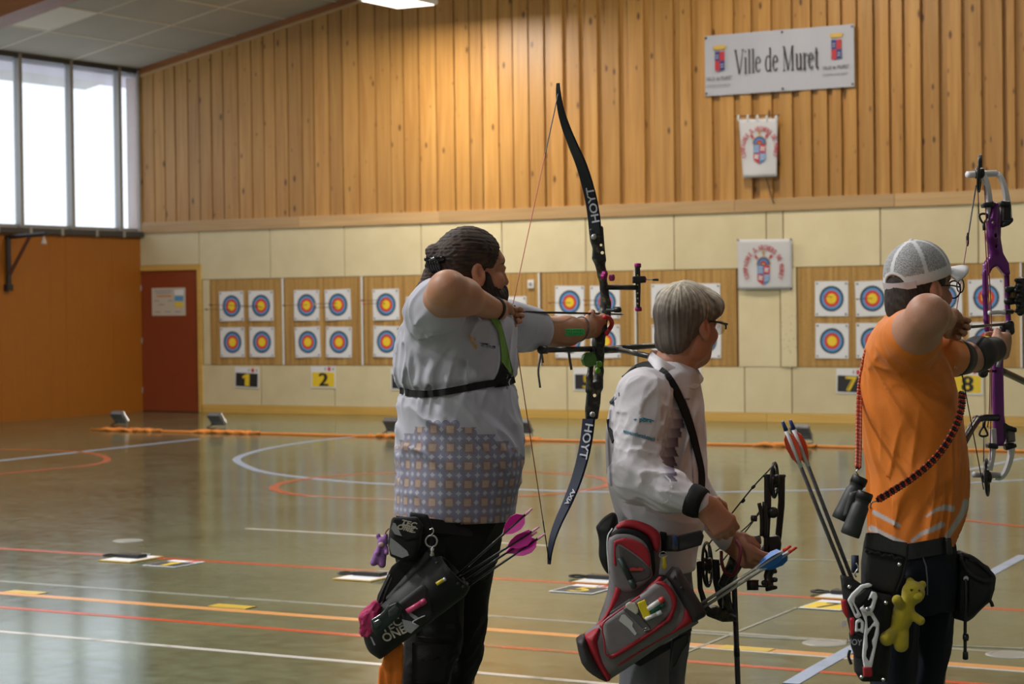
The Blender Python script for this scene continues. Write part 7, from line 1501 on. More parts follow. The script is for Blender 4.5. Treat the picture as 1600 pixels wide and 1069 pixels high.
for (poly, z) in (([(1533, 318), (1551, 314), (1552, 324), (1535, 325)], ZP-0.04), ([(1561, 314), (1577, 315), (1578, 323), (1562, 324)], ZP+0.0), ([(1541, 692), (1558, 693), (1558, 702), (1542, 700)], ZP-0.04), ([(1568, 693), (1586, 692), (1587, 699), (1570, 704)], ZP+0.0)): slab('limb_cup', poly, z, 0.022, M_BLACK, pb, 0.006, 0.004)
slab('limb_pocket', [(1563, 322), (1577, 320), (1579, 342), (1582, 345), (1578, 348), (1568, 352), (1562, 354)], ZP+0.012, 0.016, mat('grey pocket plate', (0.23, 0.22, 0.23), 0.4), pb, 0.005, 0.004); slab('pocket_bracket', [(1566, 346), (1577, 344), (1582, 338), (1582, 346), (1576, 352), (1566, 356), (1562, 354)], ZP-0.005, 0.018, M_BLACK, pb, 0.005, 0.004)
slab('limb_pocket', [(1570, 664), (1584, 668), (1586, 690), (1572, 692)], ZP+0.012, 0.016, mat('grey pocket plate', (0.23, 0.22, 0.23), 0.4), pb, 0.005, 0.004); slab('pocket_bracket', [(1566, 658), (1574, 664), (1587, 668), (1588, 676), (1583, 675), (1572, 672), (1568, 690), (1566, 680)], ZP-0.005, 0.018, M_BLACK, pb, 0.005, 0.004)
cam_wheel(1530.5, 271, ZP-0.03, 7.5, 28, pb, tilt=0.05); cam_wheel(1542, 746, ZP-0.03, 8, 28, pb, tilt=-0.05)
# string and cables
AN3 = cs(1490, 513, 5.99)
M_STR3 = mat('black and pink bowstring', (0.22, 0.03, 0.05), 0.5)
sA, sB = cs(1525, 290, ZP-0.05), cs(1537, 765, ZP-0.05)
obj('string', *tube(c2w([sA, AN3]), 0.0017, 6), M_STR3, pb); obj('string', *tube(c2w([AN3, sB]), 0.0017, 6), M_STRB, pb)
obj('string_serving', *tube(c2w([sA, sA+(AN3-sA)*0.38]), 0.0024, 6), M_STRB, pb); obj('string_weight', *lathe([(0.002, -0.02), (0.0045, -0.012), (0.0045, 0.008), (0.002, 0.02)], c2w1(sA+(AN3-sA)*0.40), CU, 8), M_BLACK, pb, True)
wire('cable', [(1528, 297, ZP-0.05), (1529.5, 335, ZP-0.05)], 0.0015, M_STRB, pb); wire('cable', [(1538, 345, ZP-0.05), (1541, 400, ZP-0.06), (1545, 470, ZP-0.06), (1547, 560, ZP-0.06), (1546, 640, ZP-0.06), (1543, 668, ZP-0.05)], 0.0017, M_STR3, pb)
wire('cable', [(1538, 290, ZP-0.04), (1544, 400, ZP-0.07), (1549, 500, ZP-0.07), (1549, 600, ZP-0.07), (1547, 720, ZP-0.05)], 0.0017, M_STR3, pb); wire('cable', [(1537, 680, ZP-0.05), (1537, 722, ZP-0.04)], 0.0015, M_STRB, pb)
for y0, sgn in ((336, 1), (680, -1)):
    wire('yoke', [(1530, y0, ZP-0.05), (1532, y0+7*sgn, ZP-0.05), (1537, y0+13*sgn, ZP-0.05), (1541, y0+7*sgn, ZP-0.05), (1543, y0, ZP-0.05), (1536, y0-2*sgn, ZP-0.05), (1530, y0, ZP-0.05)], 0.0035, M_BLACK, pb, 6, 4); wire('yoke_stem', [(1537, y0+12*sgn, ZP-0.05), (1538, y0+24*sgn, ZP-0.05)], 0.005, M_BLACK, pb)
obj('peep_ring', *tube(c2w([AN3*0.72+sA*0.28+np.array([0.010*math.cos(t), 0.020*math.sin(t), 0.0]) for t in np.linspace(0, 2*math.pi, 22)]), 0.0022, 6, False), M_BLACK, pb, True)
# cable slide, rest, grip bolts
wire('cable_slide', [(1545, 489, ZP-0.07), (1556, 488, ZP-0.06), (1570, 488, ZP-0.05)], 0.007, mat('white slide', (0.6, 0.6, 0.6), 0.35), pb); wire('slide_rod', [(1568, 488, ZP-0.05), (1581, 487, ZP-0.0)], 0.008, M_BLACK, pb)
rf = Field(); rf.chain([cs(1568, 512, ZP-0.05), cs(1578, 507, ZP-0.05), cs(1580, 518, ZP-0.05)], [0.012, 0.012, 0.011], 0.004); rf.chain([cs(1550, 519, ZP-0.05), cs(1562, 520, ZP-0.05), cs(1574, 521, ZP-0.05)], [0.006, 0.009, 0.012], 0.004); sculpt('arrow_rest', rf, M_BLACK, pb, 0.0035)
wire('rest_rod', [(1575, 516, ZP-0.06), (1566, 548, ZP-0.06), (1559, 574, ZP-0.06)], 0.006, mat('grey rod', (0.33, 0.33, 0.34), 0.35, 0.5), pb)
obj('wrist_knob', *lathe([(0.003, -0.01), (0.009, -0.006), (0.009, 0.006), (0.003, 0.01)], c2w1(cs(1570, 552, ZP-0.08)), CF, 10), M_SLING, pb, True)
# arrow on the string
a3 = empty('arrow', c2w1(AN3), 'dark olive arrow on the string of the purple compound bow', 'arrow'); dd = unit(cs(1572, 506.5, ZP-0.02)-AN3); M_OLV = mat('olive arrow shaft', (0.075, 0.06, 0.035), 0.35)
obj('shaft', *tube(c2w([AN3, AN3+dd*0.74]), 0.0046, 8), M_OLV, a3, True); obj('point', *tube(c2w([AN3+dd*0.74, AN3+dd*0.76]), [0.0044, 0.001], 8), M_STEEL, a3, True); obj('nock', *tube(c2w([AN3-dd*0.012, AN3+dd*0.004]), 0.0042, 8), M_REDN, a3, True)
ra = empty('release_aid', c2w1(AN3), 'small red tipped release aid in the drawing hand of the archer in orange', 'release aid'); slab('body', [(1484, 510), (1491, 508), (1494, 514), (1489, 518), (1482, 517)], 5.94, 0.010, mat('red release plastic', (0.55, 0.06, 0.03), 0.4), ra, 0.006, 0.003); wire('trigger', [(1490, 494, 5.93), (1493, 503, 5.93), (1491, 510, 5.94)], 0.003, M_BLACK, ra)
# scope sight at the right edge
s_ = empty('bow_sight', c2w1(cs(1592, 465, ZP)), 'black scope sight with knurled block on the purple bow, at the right frame edge', 'bow sight')
sf = Field(); sf.chain([cs(1594, 440, ZP), cs(1596, 465, ZP), cs(1594, 488, ZP)], [0.014, 0.018, 0.012], 0.004)
for k in range(7): sf.cone(cs(1588+4*(k % 2), 438+k*8, ZP-0.02), cs(1600, 438+k*8, ZP), 0.007, 0.007, 0.003)
sf.chain([cs(1575, 453, ZP), cs(1584, 451, ZP)], [0.011, 0.009], 0.004); sf.chain([cs(1575, 471, ZP), cs(1583, 471, ZP)], [0.013, 0.010], 0.004); sculpt('sight_body', sf, M_BLK2, s_, 0.0035)
slab('bridge', [(1578, 455), (1592, 453), (1592, 466), (1580, 468)], ZP+0.01, 0.012, mat('bronze block', (0.13, 0.085, 0.04), 0.4, 0.5), s_, 0.004, 0.0035)
# stabilisers
s4 = empty('stabiliser', c2w1(cs(1562, 580, ZP)), 'stabiliser rods with round black damper on the purple bow', 'stabiliser')
wire('long_rod', [(1562, 578, ZP), (1600, 596, ZP+0.25), (1660, 626, ZP+0.60)], 0.011, mat('olive carbon rod', (0.06, 0.05, 0.03), 0.35), s4); wire('damper_stem', [(1540, 580, ZP-0.06), (1556, 580, ZP-0.02)], 0.004, M_BLACK, s4)
obj('damper', *lathe([(0.004, -0.010), (0.013, -0.008), (0.015, 0), (0.013, 0.008), (0.004, 0.010)], c2w1(cs(1536, 583, ZP-0.07)), -CF+0.4*CR, 16), M_BLACK, s4, True)
wire('bracket', [(1524, 655, ZP-0.12), (1540, 653, ZP-0.08), (1558, 653, ZP-0.02)], 0.011, M_BLACK, s4); wire('back_rod', [(1527, 656, ZP-0.12), (1516, 672, ZP-0.25), (1504, 694, ZP-0.42)], 0.012, mat('black back bar', (0.02, 0.02, 0.021), 0.35), s4)
text_px('lettering', 'EASE', 1510, 684, 1521, 667, 6, ZP-0.36, M_LETT, s4, 0.0) if False else None
# ------------------------------------------------------------------ binoculars on a paracord strap
ZN = 5.62
M_RUB = mat('dark grey rubber armour', (0.028, 0.031, 0.031), 0.55, var=0.1, scale=60); M_RUB2 = mat('black rubber', (0.012, 0.012, 0.012), 0.5)
bn = empty('binoculars', c2w1(cs(1335, 795, ZN)), 'dark grey binoculars hanging at the back of the orange shirt on a red cord strap', 'binoculars')
def barrel(eye, end, Z):
    a, b_ = cs(*eye, Z), cs(*end, Z); d = unit(b_-a); L_ = np.linalg.norm(b_-a); dw = d[0]*CR+d[1]*CU+d[2]*CF
    o = obj('barrel', *lathe([(0.010, 0.004), (0.0175, 0.0), (0.0205, 0.004), (0.0205, 0.020), (0.0185, 0.022), (0.0185, 0.030), (0.0225, 0.036), (0.0235, 0.07), (0.0245, L_*0.8), (0.0255, L_*0.85), (0.0255, L_), (0.022, L_+0.002)], c2w1(a), dw, 28), M_RUB, bn, True)
    obj('eyecup', *lathe([(0.0125, -0.004), (0.0190, -0.004), (0.0215, 0.0), (0.0215, 0.018), (0.0125, 0.018)], c2w1(a), dw, 28), M_RUB2, o, True); obj('ocular', *lathe([(0.002, -0.001), (0.0125, -0.0015), (0.0125, 0.002), (0.002, 0.002)], c2w1(a), dw, 20), mat('ocular glass', (0.05, 0.035, 0.03), 0.08), o, True)
barrel((1344, 747), (1314, 812), ZN+0.02); barrel((1352, 771), (1328, 836), ZN-0.03)
slab('hinge', [(1326, 770), (1339, 766), (1338, 780), (1324, 808), (1316, 806)], ZN, 0.022, M_RUB, bn, 0.008, 0.004)
def paracord(pts, w, parent):
    c_ = spline([cs(*q) for q in pts], 10); L_ = np.cumsum(np.r_[0, np.linalg.norm(np.diff(c_, axis=0), axis=1)]); n_ = int(L_[-1]/0.0085); t = np.linspace(0, L_[-1], n_); p = np.stack([np.interp(t, L_, c_[:, i]) for i in range(3)], 1); T = np.gradient(p, axis=0)
    A_ = MB(); B_ = MB()
    for i in range(1, n_-1):
        d = unit(T[i]); s = unit(np.cross(d, (0, 0, 1.))); nrm = np.cross(s, d); nrm = nrm if nrm[2] < 0 else -nrm
        for sg in (-1, 1):
            q = p[i]+s*sg*w*0.36; M_ = A_ if (i+sg) % 2 else B_; v = [q-d*0.004, q+nrm*0.003+s*sg*0.001, q+d*0.004]; M_.add(*tube(c2w(v), [0.003, 0.0042, 0.003], 6))
        q = p[i]; (B_ if i % 2 else A_).add(*tube(c2w([q-s*w*0.3, q+nrm*0.003, q+s*w*0.3]), 0.0032, 6)) if True else None
    return A_, B_
M_PR = mat('orange red cord', (0.50, 0.06, 0.02), 0.6); M_PK = mat('brown black cord', (0.030, 0.016, 0.014), 0.6); M_PR2 = mat('faded red cord', (0.55, 0.20, 0.14), 0.6); M_PW = mat('pale cord', (0.6, 0.5, 0.45), 0.6)
for pts, w in (([(1372, 521, 5.83), (1356, 545, 5.87), (1346, 590, 5.89), (1342.5, 625, 5.87), (1341.5, 660, 5.80), (1341, 700, 5.70), (1340, 733, 5.61)], 0.012), ([(1503, 612, 5.78), (1502, 636, 5.74), (1494, 664, 5.71), (1478, 694, 5.69), (1455, 722, 5.68), (1425, 747, 5.67), (1396, 766, 5.66), (1370, 782, 5.64)], 0.016)):
    A_, B_ = paracord(pts, w, bn); A_.build('braid_strand', M_PR, bn, True); B_.build('braid_strand', M_PK if w > 0.013 else M_PR2, bn, True)
    core = obj('strap_core', *strap(c2w(spline([cs(q[0], q[1], q[2]+0.002) for q in pts], 6)), w*0.8, 0.004, -CF, 2), M_PK, bn)
wire('split_ring', [(1370, 783, 5.64), (1362, 786, 5.63), (1360, 793, 5.62)], 0.002, M_METAL, bn); wire('split_ring', [(1340, 733, 5.61), (1338, 738, 5.61), (1341, 742, 5.62)], 0.002, M_METAL, bn)
# ------------------------------------------------------------------ quiver with mesh pouch
ZT = 5.60
q3 = empty('quiver', c2w1(cs(1350, 960, ZT)), 'black mesh hip quiver of the archer in orange with white lettering', 'quiver')
M_MESH = mat('black mesh', (0.022, 0.022, 0.023), 0.7, var=0.7, scale=300, bump=0.2, bscale=500)
slab('mesh_pouch', [(1354, 832), (1376, 836), (1398, 846), (1417, 848), (1416, 870), (1410, 905), (1398, 930), (1372, 926), (1346, 914), (1346, 880), (1350, 850)], ZT+0.05, 0.028, M_MESH, q3, 0.02, 0.0045)
slab('top_band', [(1354, 832), (1372, 833), (1396, 845), (1418, 848), (1416, 872), (1394, 866), (1368, 862), (1350, 856)], ZT+0.022, 0.008, mat('grey black mesh', (0.04, 0.04, 0.042), 0.6, var=0.6, scale=260), q3, 0.005, 0.004)
lf = [(1352+k*5.2, 861+5.0*math.sin(k*1.5)*0.25+k*1.1, ZT+0.012) for k in range(12)]; wire('gathered_edge', [(x, y+(1.5 if i % 2 else -1.5), z) for i, (x, y, z) in enumerate(lf)], 0.004, M_NYL2, q3, 6, 4)
wire('binding', [(1418, 850, ZT+0.02), (1416, 875, ZT+0.02), (1410, 903, ZT+0.02), (1399, 928, ZT+0.02)], 0.004, M_NYL, q3)
slab('body', [(1314, 900), (1330, 902), (1345, 912), (1372, 926), (1392, 930), (1392, 980), (1390, 1030), (1385, 1064), (1345, 1064), (1336, 1050), (1334, 1010), (1326, 975), (1318, 935)], ZT+0.02, 0.048, M_NYL, q3, 0.035, 0.005)
slab('mouth', [(1313, 898), (1330, 902), (1348, 914), (1352, 922), (1342, 928), (1326, 922), (1316, 916)], ZT-0.01, 0.020, M_NYL2, q3, 0.010, 0.004)
slab('red_insert', [(1314, 938), (1322, 936), (1326, 958), (1324, 968), (1316, 955)], ZT-0.02, 0.012, M_QR, q3, 0.006, 0.0035); slab('red_tool', [(1327, 966), (1335, 964), (1334, 992), (1329, 994)], ZT-0.040, 0.008, mat('red plastic', (0.42, 0.012, 0.02), 0.35), q3, 0.005, 0.003)
poly_flat('label', [[(1314, 972), (1322, 969), (1323, 977), (1315, 982)]], ZT-0.02, M_PAPER, q3); slab('pocket_band', [(1326, 986), (1352, 994), (1352, 1030), (1336, 1028), (1329, 1008)], ZT-0.030, 0.010, M_NYL2, q3, 0.006, 0.004); text_px('lettering', 'HOY', 1323, 1007, 1346, 1009, 9, ZT-0.0415, M_LETT, q3, 0.3)
for q in ((1327, 917), (1405, 882), (1384, 942), (1380, 1062), (1346, 1058)): obj('rivet', *lathe([(0.005, -0.002), (0.005, 0.002), (0.002, 0.004)], c2w1(cs(*q, ZT-0.032)), -CF, 10), M_METAL, q3)
wire('zip_pull', [(1328, 1016, ZT-0.02), (1326, 1026, ZT-0.02), (1330, 1038, ZT-0.02)], 0.004, M_BLACK, q3); wire('snap_hook', [(1338, 880, ZT+0.03), (1341, 888, ZT+0.03), (1336, 896, ZT+0.03), (1338, 902, ZT+0.03)], 0.0022, M_METAL, q3)
# arrows with red vanes
M_PSH = mat('patterned dark shaft', (0.10, 0.09, 0.10), 0.35, var=0.9, scale=60, stretch=(1, 1, 3)); M_NVY = mat('navy nock', (0.02, 0.04, 0.18), 0.35); M_ORV = mat('orange red vane', (0.72, 0.075, 0.025), 0.4)
for lb, a, b_, zn in (('left arrow of the two with orange red vanes and blue nock', (1224, 662), (1326, 916), 5.50), ('right arrow of the two with orange red vanes and blue nock', (1236, 660), (1334, 912), 5.52)): quiver_arrow(lb, 'red vaned arrows in the black mesh quiver', a, b_, zn, 5.60, M_PSH, M_ORV, M_NVY, 0.095, 0.017, 0.0052, 0.5, M_PAPER)
# folded white bow stand in the quiver
bs = empty('bow_stand', c2w1(cs(1355, 1000, ZT-0.07)), 'folded white plastic bow stand with red foot tucked into the black quiver', 'bow stand'); M_WPL = mat('white plastic', (0.75, 0.75, 0.78), 0.4, var=0.04)
def frame_poly(name, outer, inner, z, half=0.006):
    f2 = Field(); f2.prism(outer, z, half, 0.002)
    for i_ in inner: f2.prism(i_, z, half*3, 0.0015, 0.002, 's')
    return sculpt(name, f2, M_WPL, bs, 0.003)
frame_poly('upper_arm', [(1324, 938), (1330, 928), (1345, 914), (1358, 911), (1363, 914), (1361, 917), (1350, 919), (1336, 934), (1335, 942), (1346, 962), (1341, 966), (1337, 966)], [[(1329, 938), (1333, 944), (1340, 959), (1337, 960)]], ZT-0.06)
frame_poly('middle_arm', [(1362, 924), (1369, 926), (1371, 932), (1366, 950), (1362, 958), (1346, 956), (1343, 951), (1354, 942)], [[(1360, 934), (1364, 936), (1360, 948), (1350, 950), (1349, 948)]], ZT-0.07)
frame_poly('lower_arm', [(1344, 952), (1362, 954), (1374, 974), (1373, 990), (1368, 1014), (1362, 1044), (1350, 1044), (1347, 1026), (1350, 990), (1352, 972)], [[(1355, 992), (1364, 978), (1369, 980), (1366, 994), (1356, 1014)], [(1354, 1016), (1362, 1000), (1364, 1012), (1358, 1034), (1353, 1026)], [(1354, 962), (1360, 962), (1366, 972), (1356, 984)]], ZT-0.06)
frame_poly('side_arm', [(1337, 970), (1344, 966), (1350, 972), (1349, 990), (1342, 986), (1336, 988)], [[(1340, 973), (1345, 972), (1345, 983), (1340, 983)]], ZT-0.055); slab('hinge_pad', [(1336, 932), (1352, 918), (1360, 920), (1358, 928), (1344, 944), (1338, 942)], ZT-0.058, 0.008, M_BLACK, bs, 0.004, 0.003)
slab('foot', [(1348, 1042), (1362, 1042), (1363, 1056), (1359, 1058), (1349, 1057)], ZT-0.06, 0.010, M_QR, bs, 0.004, 0.003); wire('pivot', [(1356, 952, ZT-0.078), (1356, 952, ZT-0.05)], 0.006, M_STEEL, bs)
# plain yellow teddy
M_TED = mat('yellow plush', (0.50, 0.40, 0.012), 0.95, var=0.18, scale=260, bump=0.5, bscale=700, sheen=0.3)
zt = 5.60; t = Field(); ct_ = lambda x, y, dz=0: cs(x, y, zt+dz)
t.ell(ct_(1427, 926), (0.030, 0.030, 0.030)); t.ell(ct_(1408, 970), (0.026, 0.040, 0.028), np.array([[0.85, -0.45, 0], [0.45, 0.88, 0], [0, 0, 1.]]), 0.012); t.ell(ct_(1412, 952), (0.024, 0.026, 0.024), None, 0.02)
for q in ((1422, 909), (1441, 914)): t.ell(ct_(*q, 0.005), (0.011, 0.011, 0.007), None, 0.004)
t.cone(ct_(1408, 950, -0.01), ct_(1402, 938, -0.03), 0.012, 0.014, 0.006); t.cone(ct_(1424, 960, -0.01), ct_(1438, 970, -0.02), 0.011, 0.012, 0.006); t.cone(ct_(1398, 986, -0.005), ct_(1386, 998, -0.03), 0.017, 0.019, 0.008); t.cone(ct_(1410, 990, -0.005), ct_(1408, 1008, -0.025), 0.017, 0.019, 0.008)
ted = sculpt('teddy_bear', t, M_TED, None, 0.0032); tag(ted, 'plain yellow plush teddy bear hanging on the belt of the archer in orange', 'soft toy')
m_ = Field(); m_.ell(ct_(1434, 932, -0.024), (0.013, 0.011, 0.012)); sculpt('muzzle', m_, mat('pale yellow plush', (0.58, 0.48, 0.05), 0.95, var=0.15, scale=260, bump=0.4, bscale=700), ted, 0.0028)
for q in ((1424, 922, -0.028), (1436, 923, -0.026)): obj('eye', *lathe([(0.001, -0.003), (0.003, -0.002), (0.003, 0.001), (0.001, 0.003)], c2w1(ct_(*q)), -CF, 10), M_BLACK, ted, True)
wire('hanging_loop', [(1420, 908, 5.60), (1414, 900, 5.62), (1410, 890, 5.65), (1412, 880, 5.66)], 0.002, M_BLACK, ted)
# black drawstring pouch at the hip
dp = Field(); zp = 5.86; dp.prism([(1488, 866), (1502, 862), (1520, 868), (1542, 886), (1553, 900), (1551, 920), (1546, 938), (1520, 962), (1506, 970), (1492, 966), (1486, 940), (1486, 890)], zp, 0.055, 0.04); dp.add(folds((0.4, 1, 0), 70, 0.006, None, 91, 0.2), None, None, 0, 'd')
po = sculpt('drawstring_pouch', dp, M_NYL, None, 0.005); tag(po, 'black drawstring pouch on the right hip belt of the archer in orange', 'pouch')
wire('rim', [(1502, 866, zp-0.045), (1520, 872, zp-0.05), (1540, 888, zp-0.05), (1552, 902, zp-0.045), (1540, 908, zp-0.058), (1518, 898, zp-0.062), (1504, 880, zp-0.06), (1501, 868, zp-0.05)], 0.006, M_NYL2, po); obj('eyelet', *lathe([(0.004, -0.001), (0.007, 0), (0.007, 0.003), (0.004, 0.003)], c2w1(cs(1509, 904, zp-0.062)), -CF, 14), M_METAL, po)
wire('drawstring', [(1509, 905, zp-0.064), (1509, 940, zp-0.066), (1508, 980, zp-0.05), (1508, 1022, zp-0.05)], 0.0045, M_BLACK, po); obj('cord_lock', *lathe([(0.004, -0.008), (0.010, -0.006), (0.010, 0.006), (0.004, 0.008)], c2w1(cs(1509, 996, zp-0.05)), CR, 10), M_BLACK, po, True); obj('cord_end', *lathe([(0.005, -0.010), (0.007, -0.008), (0.008, 0.010), (0.005, 0.012)], c2w1(cs(1508.5, 1024, zp-0.05)), -CU, 10), M_BLACK, po, True)
wire('zip_pull', [(1545, 936, zp-0.03), (1549, 942, zp-0.03), (1551, 948, zp-0.03)], 0.005, M_BLACK, po)
# orange shirt tail and blue pocket showing behind the quiver
wire('card_holder', [(1336, 868, 5.78), (1336, 895, 5.78)], 0.010, mat('navy fabric', (0.012, 0.02, 0.05), 0.7), q3)
# ================================================================== banner, flags, floor lights, score sheets
M_VINYL = mat('white banner vinyl', (0.40, 0.41, 0.46), 0.45, var=0.03, scale=3); M_INK = mat('black print', (0.02, 0.02, 0.024), 0.5)
NW = np.array([0, -1., 0])
A0 = wallp(1104.5, 57); A1 = wallp(1338, 36); A2 = wallp(1106, 151); bo = np.array([A0[0], WALL_Y-0.075, A2[2]]); bw, bh = A1[0]-A0[0], A0[2]-A2[2]
bn_ = empty('banner', bo, 'long white banner reading Ville de Muret high on the plank wall', 'banner')
mb = MB(); K = 24; V = []
for z in (0, bh):
    for i in range(K+1): x = bw*i/K; V.append((x, 0.012*math.sin(x*5)+0.006*math.sin(x*13+z), z))
V = np.array(V)+bo; n0 = len(V); V = np.concatenate([V, V+[0, 0.006, 0]]); Fc = [[i, i+1, K+2+i, K+1+i] for i in range(K)]; Fc += [[v+n0 for v in f[::-1]] for f in Fc]; rim = list(range(K+1))+list(range(2*K+1, K, -1)); Fc += [[rim[i], rim[i]+n0, rim[(i+1) % len(rim)]+n0, rim[(i+1) % len(rim)]] for i in range(len(rim))]
obj('sheet', V, Fc, M_VINYL, bn_)
def B(u, v, t=0.016): return bo+AX*u*bw+AZ*v*bh+NW*t
# serif capitals and small letters drawn as thick and thin strokes (em box 1 high)
def seg(a, b, w0, w1=None):
    a = np.array(a, float); b = np.array(b, float); w1 = w0 if w1 is None else w1; d = b-a; n_ = np.array([-d[1], d[0]]); n_ = n_/np.linalg.norm(n_); return [tuple(a+n_*w0/2), tuple(a-n_*w0/2), tuple(b-n_*w1/2), tuple(b+n_*w1/2)]
def arc(cx, cy, rx, ry, t0, t1, thick, thin, n=18):
    out = []
    for i in range(n):
        a, b = t0+(t1-t0)*i/n, t0+(t1-t0)*(i+1)/n; f = lambda t: thin+(thick-thin)*abs(math.cos(t)); p = lambda t: (cx+rx*math.cos(t), cy+ry*math.sin(t)); out.append(seg(p(a), p(b), f(a), f(b)))
    return out
K1, K2, SE = 0.112, 0.045, 0.042
def serif(x, y, w=0.16): return seg((x-w/2, y), (x+w/2, y), SE)
GL = {
 'V': (0.66, [seg((0.09, 0.98), (0.34, 0.02), K1), seg((0.60, 0.98), (0.36, 0.02), K2), serif(0.09, 0.985, 0.2), serif(0.60, 0.985, 0.18)]),
 'i': (0.26, [seg((0.12, 0.02), (0.12, 0.66), K1), serif(0.12, 0.015), seg((0.03, 0.64), (0.14, 0.66), SE), seg((0.08, 0.90), (0.16, 0.90), 0.08)]),
 'l': (0.26, [seg((0.12, 0.02), (0.12, 0.98), K1), serif(0.12, 0.015), seg((0.03, 0.97), (0.14, 0.98), SE)]),
 'e': (0.42, arc(0.20, 0.34, 0.15, 0.31, 0.3, 5.6, K1, K2)+[seg((0.07, 0.40), (0.35, 0.40), K2), seg((0.335, 0.40), (0.34, 0.46), 0.06)]),
 'd': (0.50, arc(0.20, 0.34, 0.15, 0.32, 0.9, 5.4, K1, K2)+[seg((0.36, 0.02), (0.36, 0.98), K1), seg((0.28, 0.97), (0.38, 0.98), SE), seg((0.34, 0.015), (0.46, 0.03), SE)]),
 'M': (0.86, [seg((0.13, 0.02), (0.13, 0.98), K2), seg((0.14, 0.96), (0.40, 0.02), K1), seg((0.66, 0.96), (0.41, 0.02), K2), seg((0.69, 0.02), (0.69, 0.98), K1), serif(0.13, 0.015), serif(0.70, 0.015, 0.2), serif(0.11, 0.985, 0.14), serif(0.71, 0.985, 0.16)]),
 'u': (0.50, [seg((0.12, 0.16), (0.12, 0.66), K1), seg((0.03, 0.65), (0.14, 0.66), SE), seg((0.37, 0.02), (0.37, 0.66), K1), seg((0.28, 0.65), (0.39, 0.66), SE), seg((0.35, 0.015), (0.47, 0.03), SE)]+arc(0.24, 0.16, 0.12, 0.14, math.pi, 1.85*math.pi, K1, K2, 8)),
 'r': (0.36, [seg((0.12, 0.02), (0.12, 0.66), K1), serif(0.12, 0.015, 0.18), seg((0.03, 0.65), (0.14, 0.66), SE), seg((0.31, 0.58), (0.33, 0.62), 0.09)]+arc(0.25, 0.52, 0.11, 0.12, 0.7, 2.8, K2, K2, 6)),
 't': (0.30, [seg((0.14, 0.12), (0.14, 0.86), K1), seg((0.03, 0.65), (0.27, 0.65), SE)]+arc(0.22, 0.12, 0.08, 0.10, math.pi, 1.8*math.pi, K1, K2, 6)), ' ': (0.24, [])}
def serif_text(s, u0, u1, v0, h, par, m, t=0.017):
    Wt = sum(GL[c][0] for c in s); mb = MB(); x = 0
    for c in s:
        for pg in GL[c][1]: mb.add([B(u0+(x+p[0])/Wt*(u1-u0), v0+p[1]*h, t) for p in pg], [[0, 1, 2, 3]])
        x += GL[c][0]
    return mb.build('lettering', m, par)
serif_text('Ville de Muret', 0.205, 0.77, 0.325, 0.40, bn_, M_INK)
M_CG = mat('crest gold', (0.55, 0.36, 0.06), 0.5); M_CR = mat('crest red', (0.42, 0.025, 0.035), 0.5); M_CB = mat('crest blue', (0.025, 0.035, 0.16), 0.5)
def crest(u, v):
    def P_(name, pgs, m, t):
        mb = MB()
        for pg in pgs: mb.add([B(u+p[0]*0.066, v+p[1]*0.33, t) for p in pg], [list(range(len(pg)))])
        mb.build(name, m, bn_)
    P_('crown', [[(-0.55, 0.62), (0.55, 0.62), (0.72, 0.80), (0.5, 0.78), (0.42, 0.86), (0.25, 0.78), (0.12, 0.88), (0, 0.79), (-0.12, 0.88), (-0.25, 0.78), (-0.42, 0.86), (-0.5, 0.78), (-0.72, 0.80)]], M_CG, 0.0165)
    P_('shield', [[(-0.5, 0.05), (0, 0.05), (0, 0.52), (-0.5, 0.52)], [(0, -0.42), (0.5, -0.42), (0.5, 0.05), (0, 0.05)]], M_CB, 0.0165); P_('shield', [[(0, 0.05), (0.5, 0.05), (0.5, 0.52), (0, 0.52)], [(-0.5, -0.42), (0, -0.46), (0, 0.05), (-0.5, 0.05)]], M_CR, 0.0165)
    P_('charge', [[(-0.4, 0.30), (-0.1, 0.30), (-0.1, 0.34), (-0.4, 0.34)], [(-0.4, 0.18), (-0.1, 0.18), (-0.1, 0.22), (-0.4, 0.22)], [(0.1, -0.16), (0.4, -0.16), (0.4, -0.12), (0.1, -0.12)], [(0.1, -0.28), (0.4, -0.28), (0.4, -0.24), (0.1, -0.24)]], mat('crest silver', (0.4, 0.42, 0.5), 0.5), 0.0175)
    V, Fc = place_text('VILLE de MURET', B(u-0.092, v-0.30, 0.0165), AX, AZ, w=0.175*bw, h=0.058*bh); obj('lettering', V, Fc, M_INK, bn_); V, Fc = place_text('mairie-muret.fr', B(u-0.092, v-0.40, 0.0165), AX, AZ, w=0.165*bw, h=0.05*bh); obj('lettering', V, Fc, mat('grey ink', (0.2, 0.2, 0.21), 0.5), bn_)
crest(0.105, 0.55); crest(0.885, 0.60)
for u in (0.012, 0.53, 0.988):
    for v in (0.04, 0.96): obj('screw', *lathe([(0.004, -0.002), (0.016, 0), (0.016, 0.004), (0.004, 0.008)], B(u, v, 0.014), NW, 8), M_BLACK, bn_)
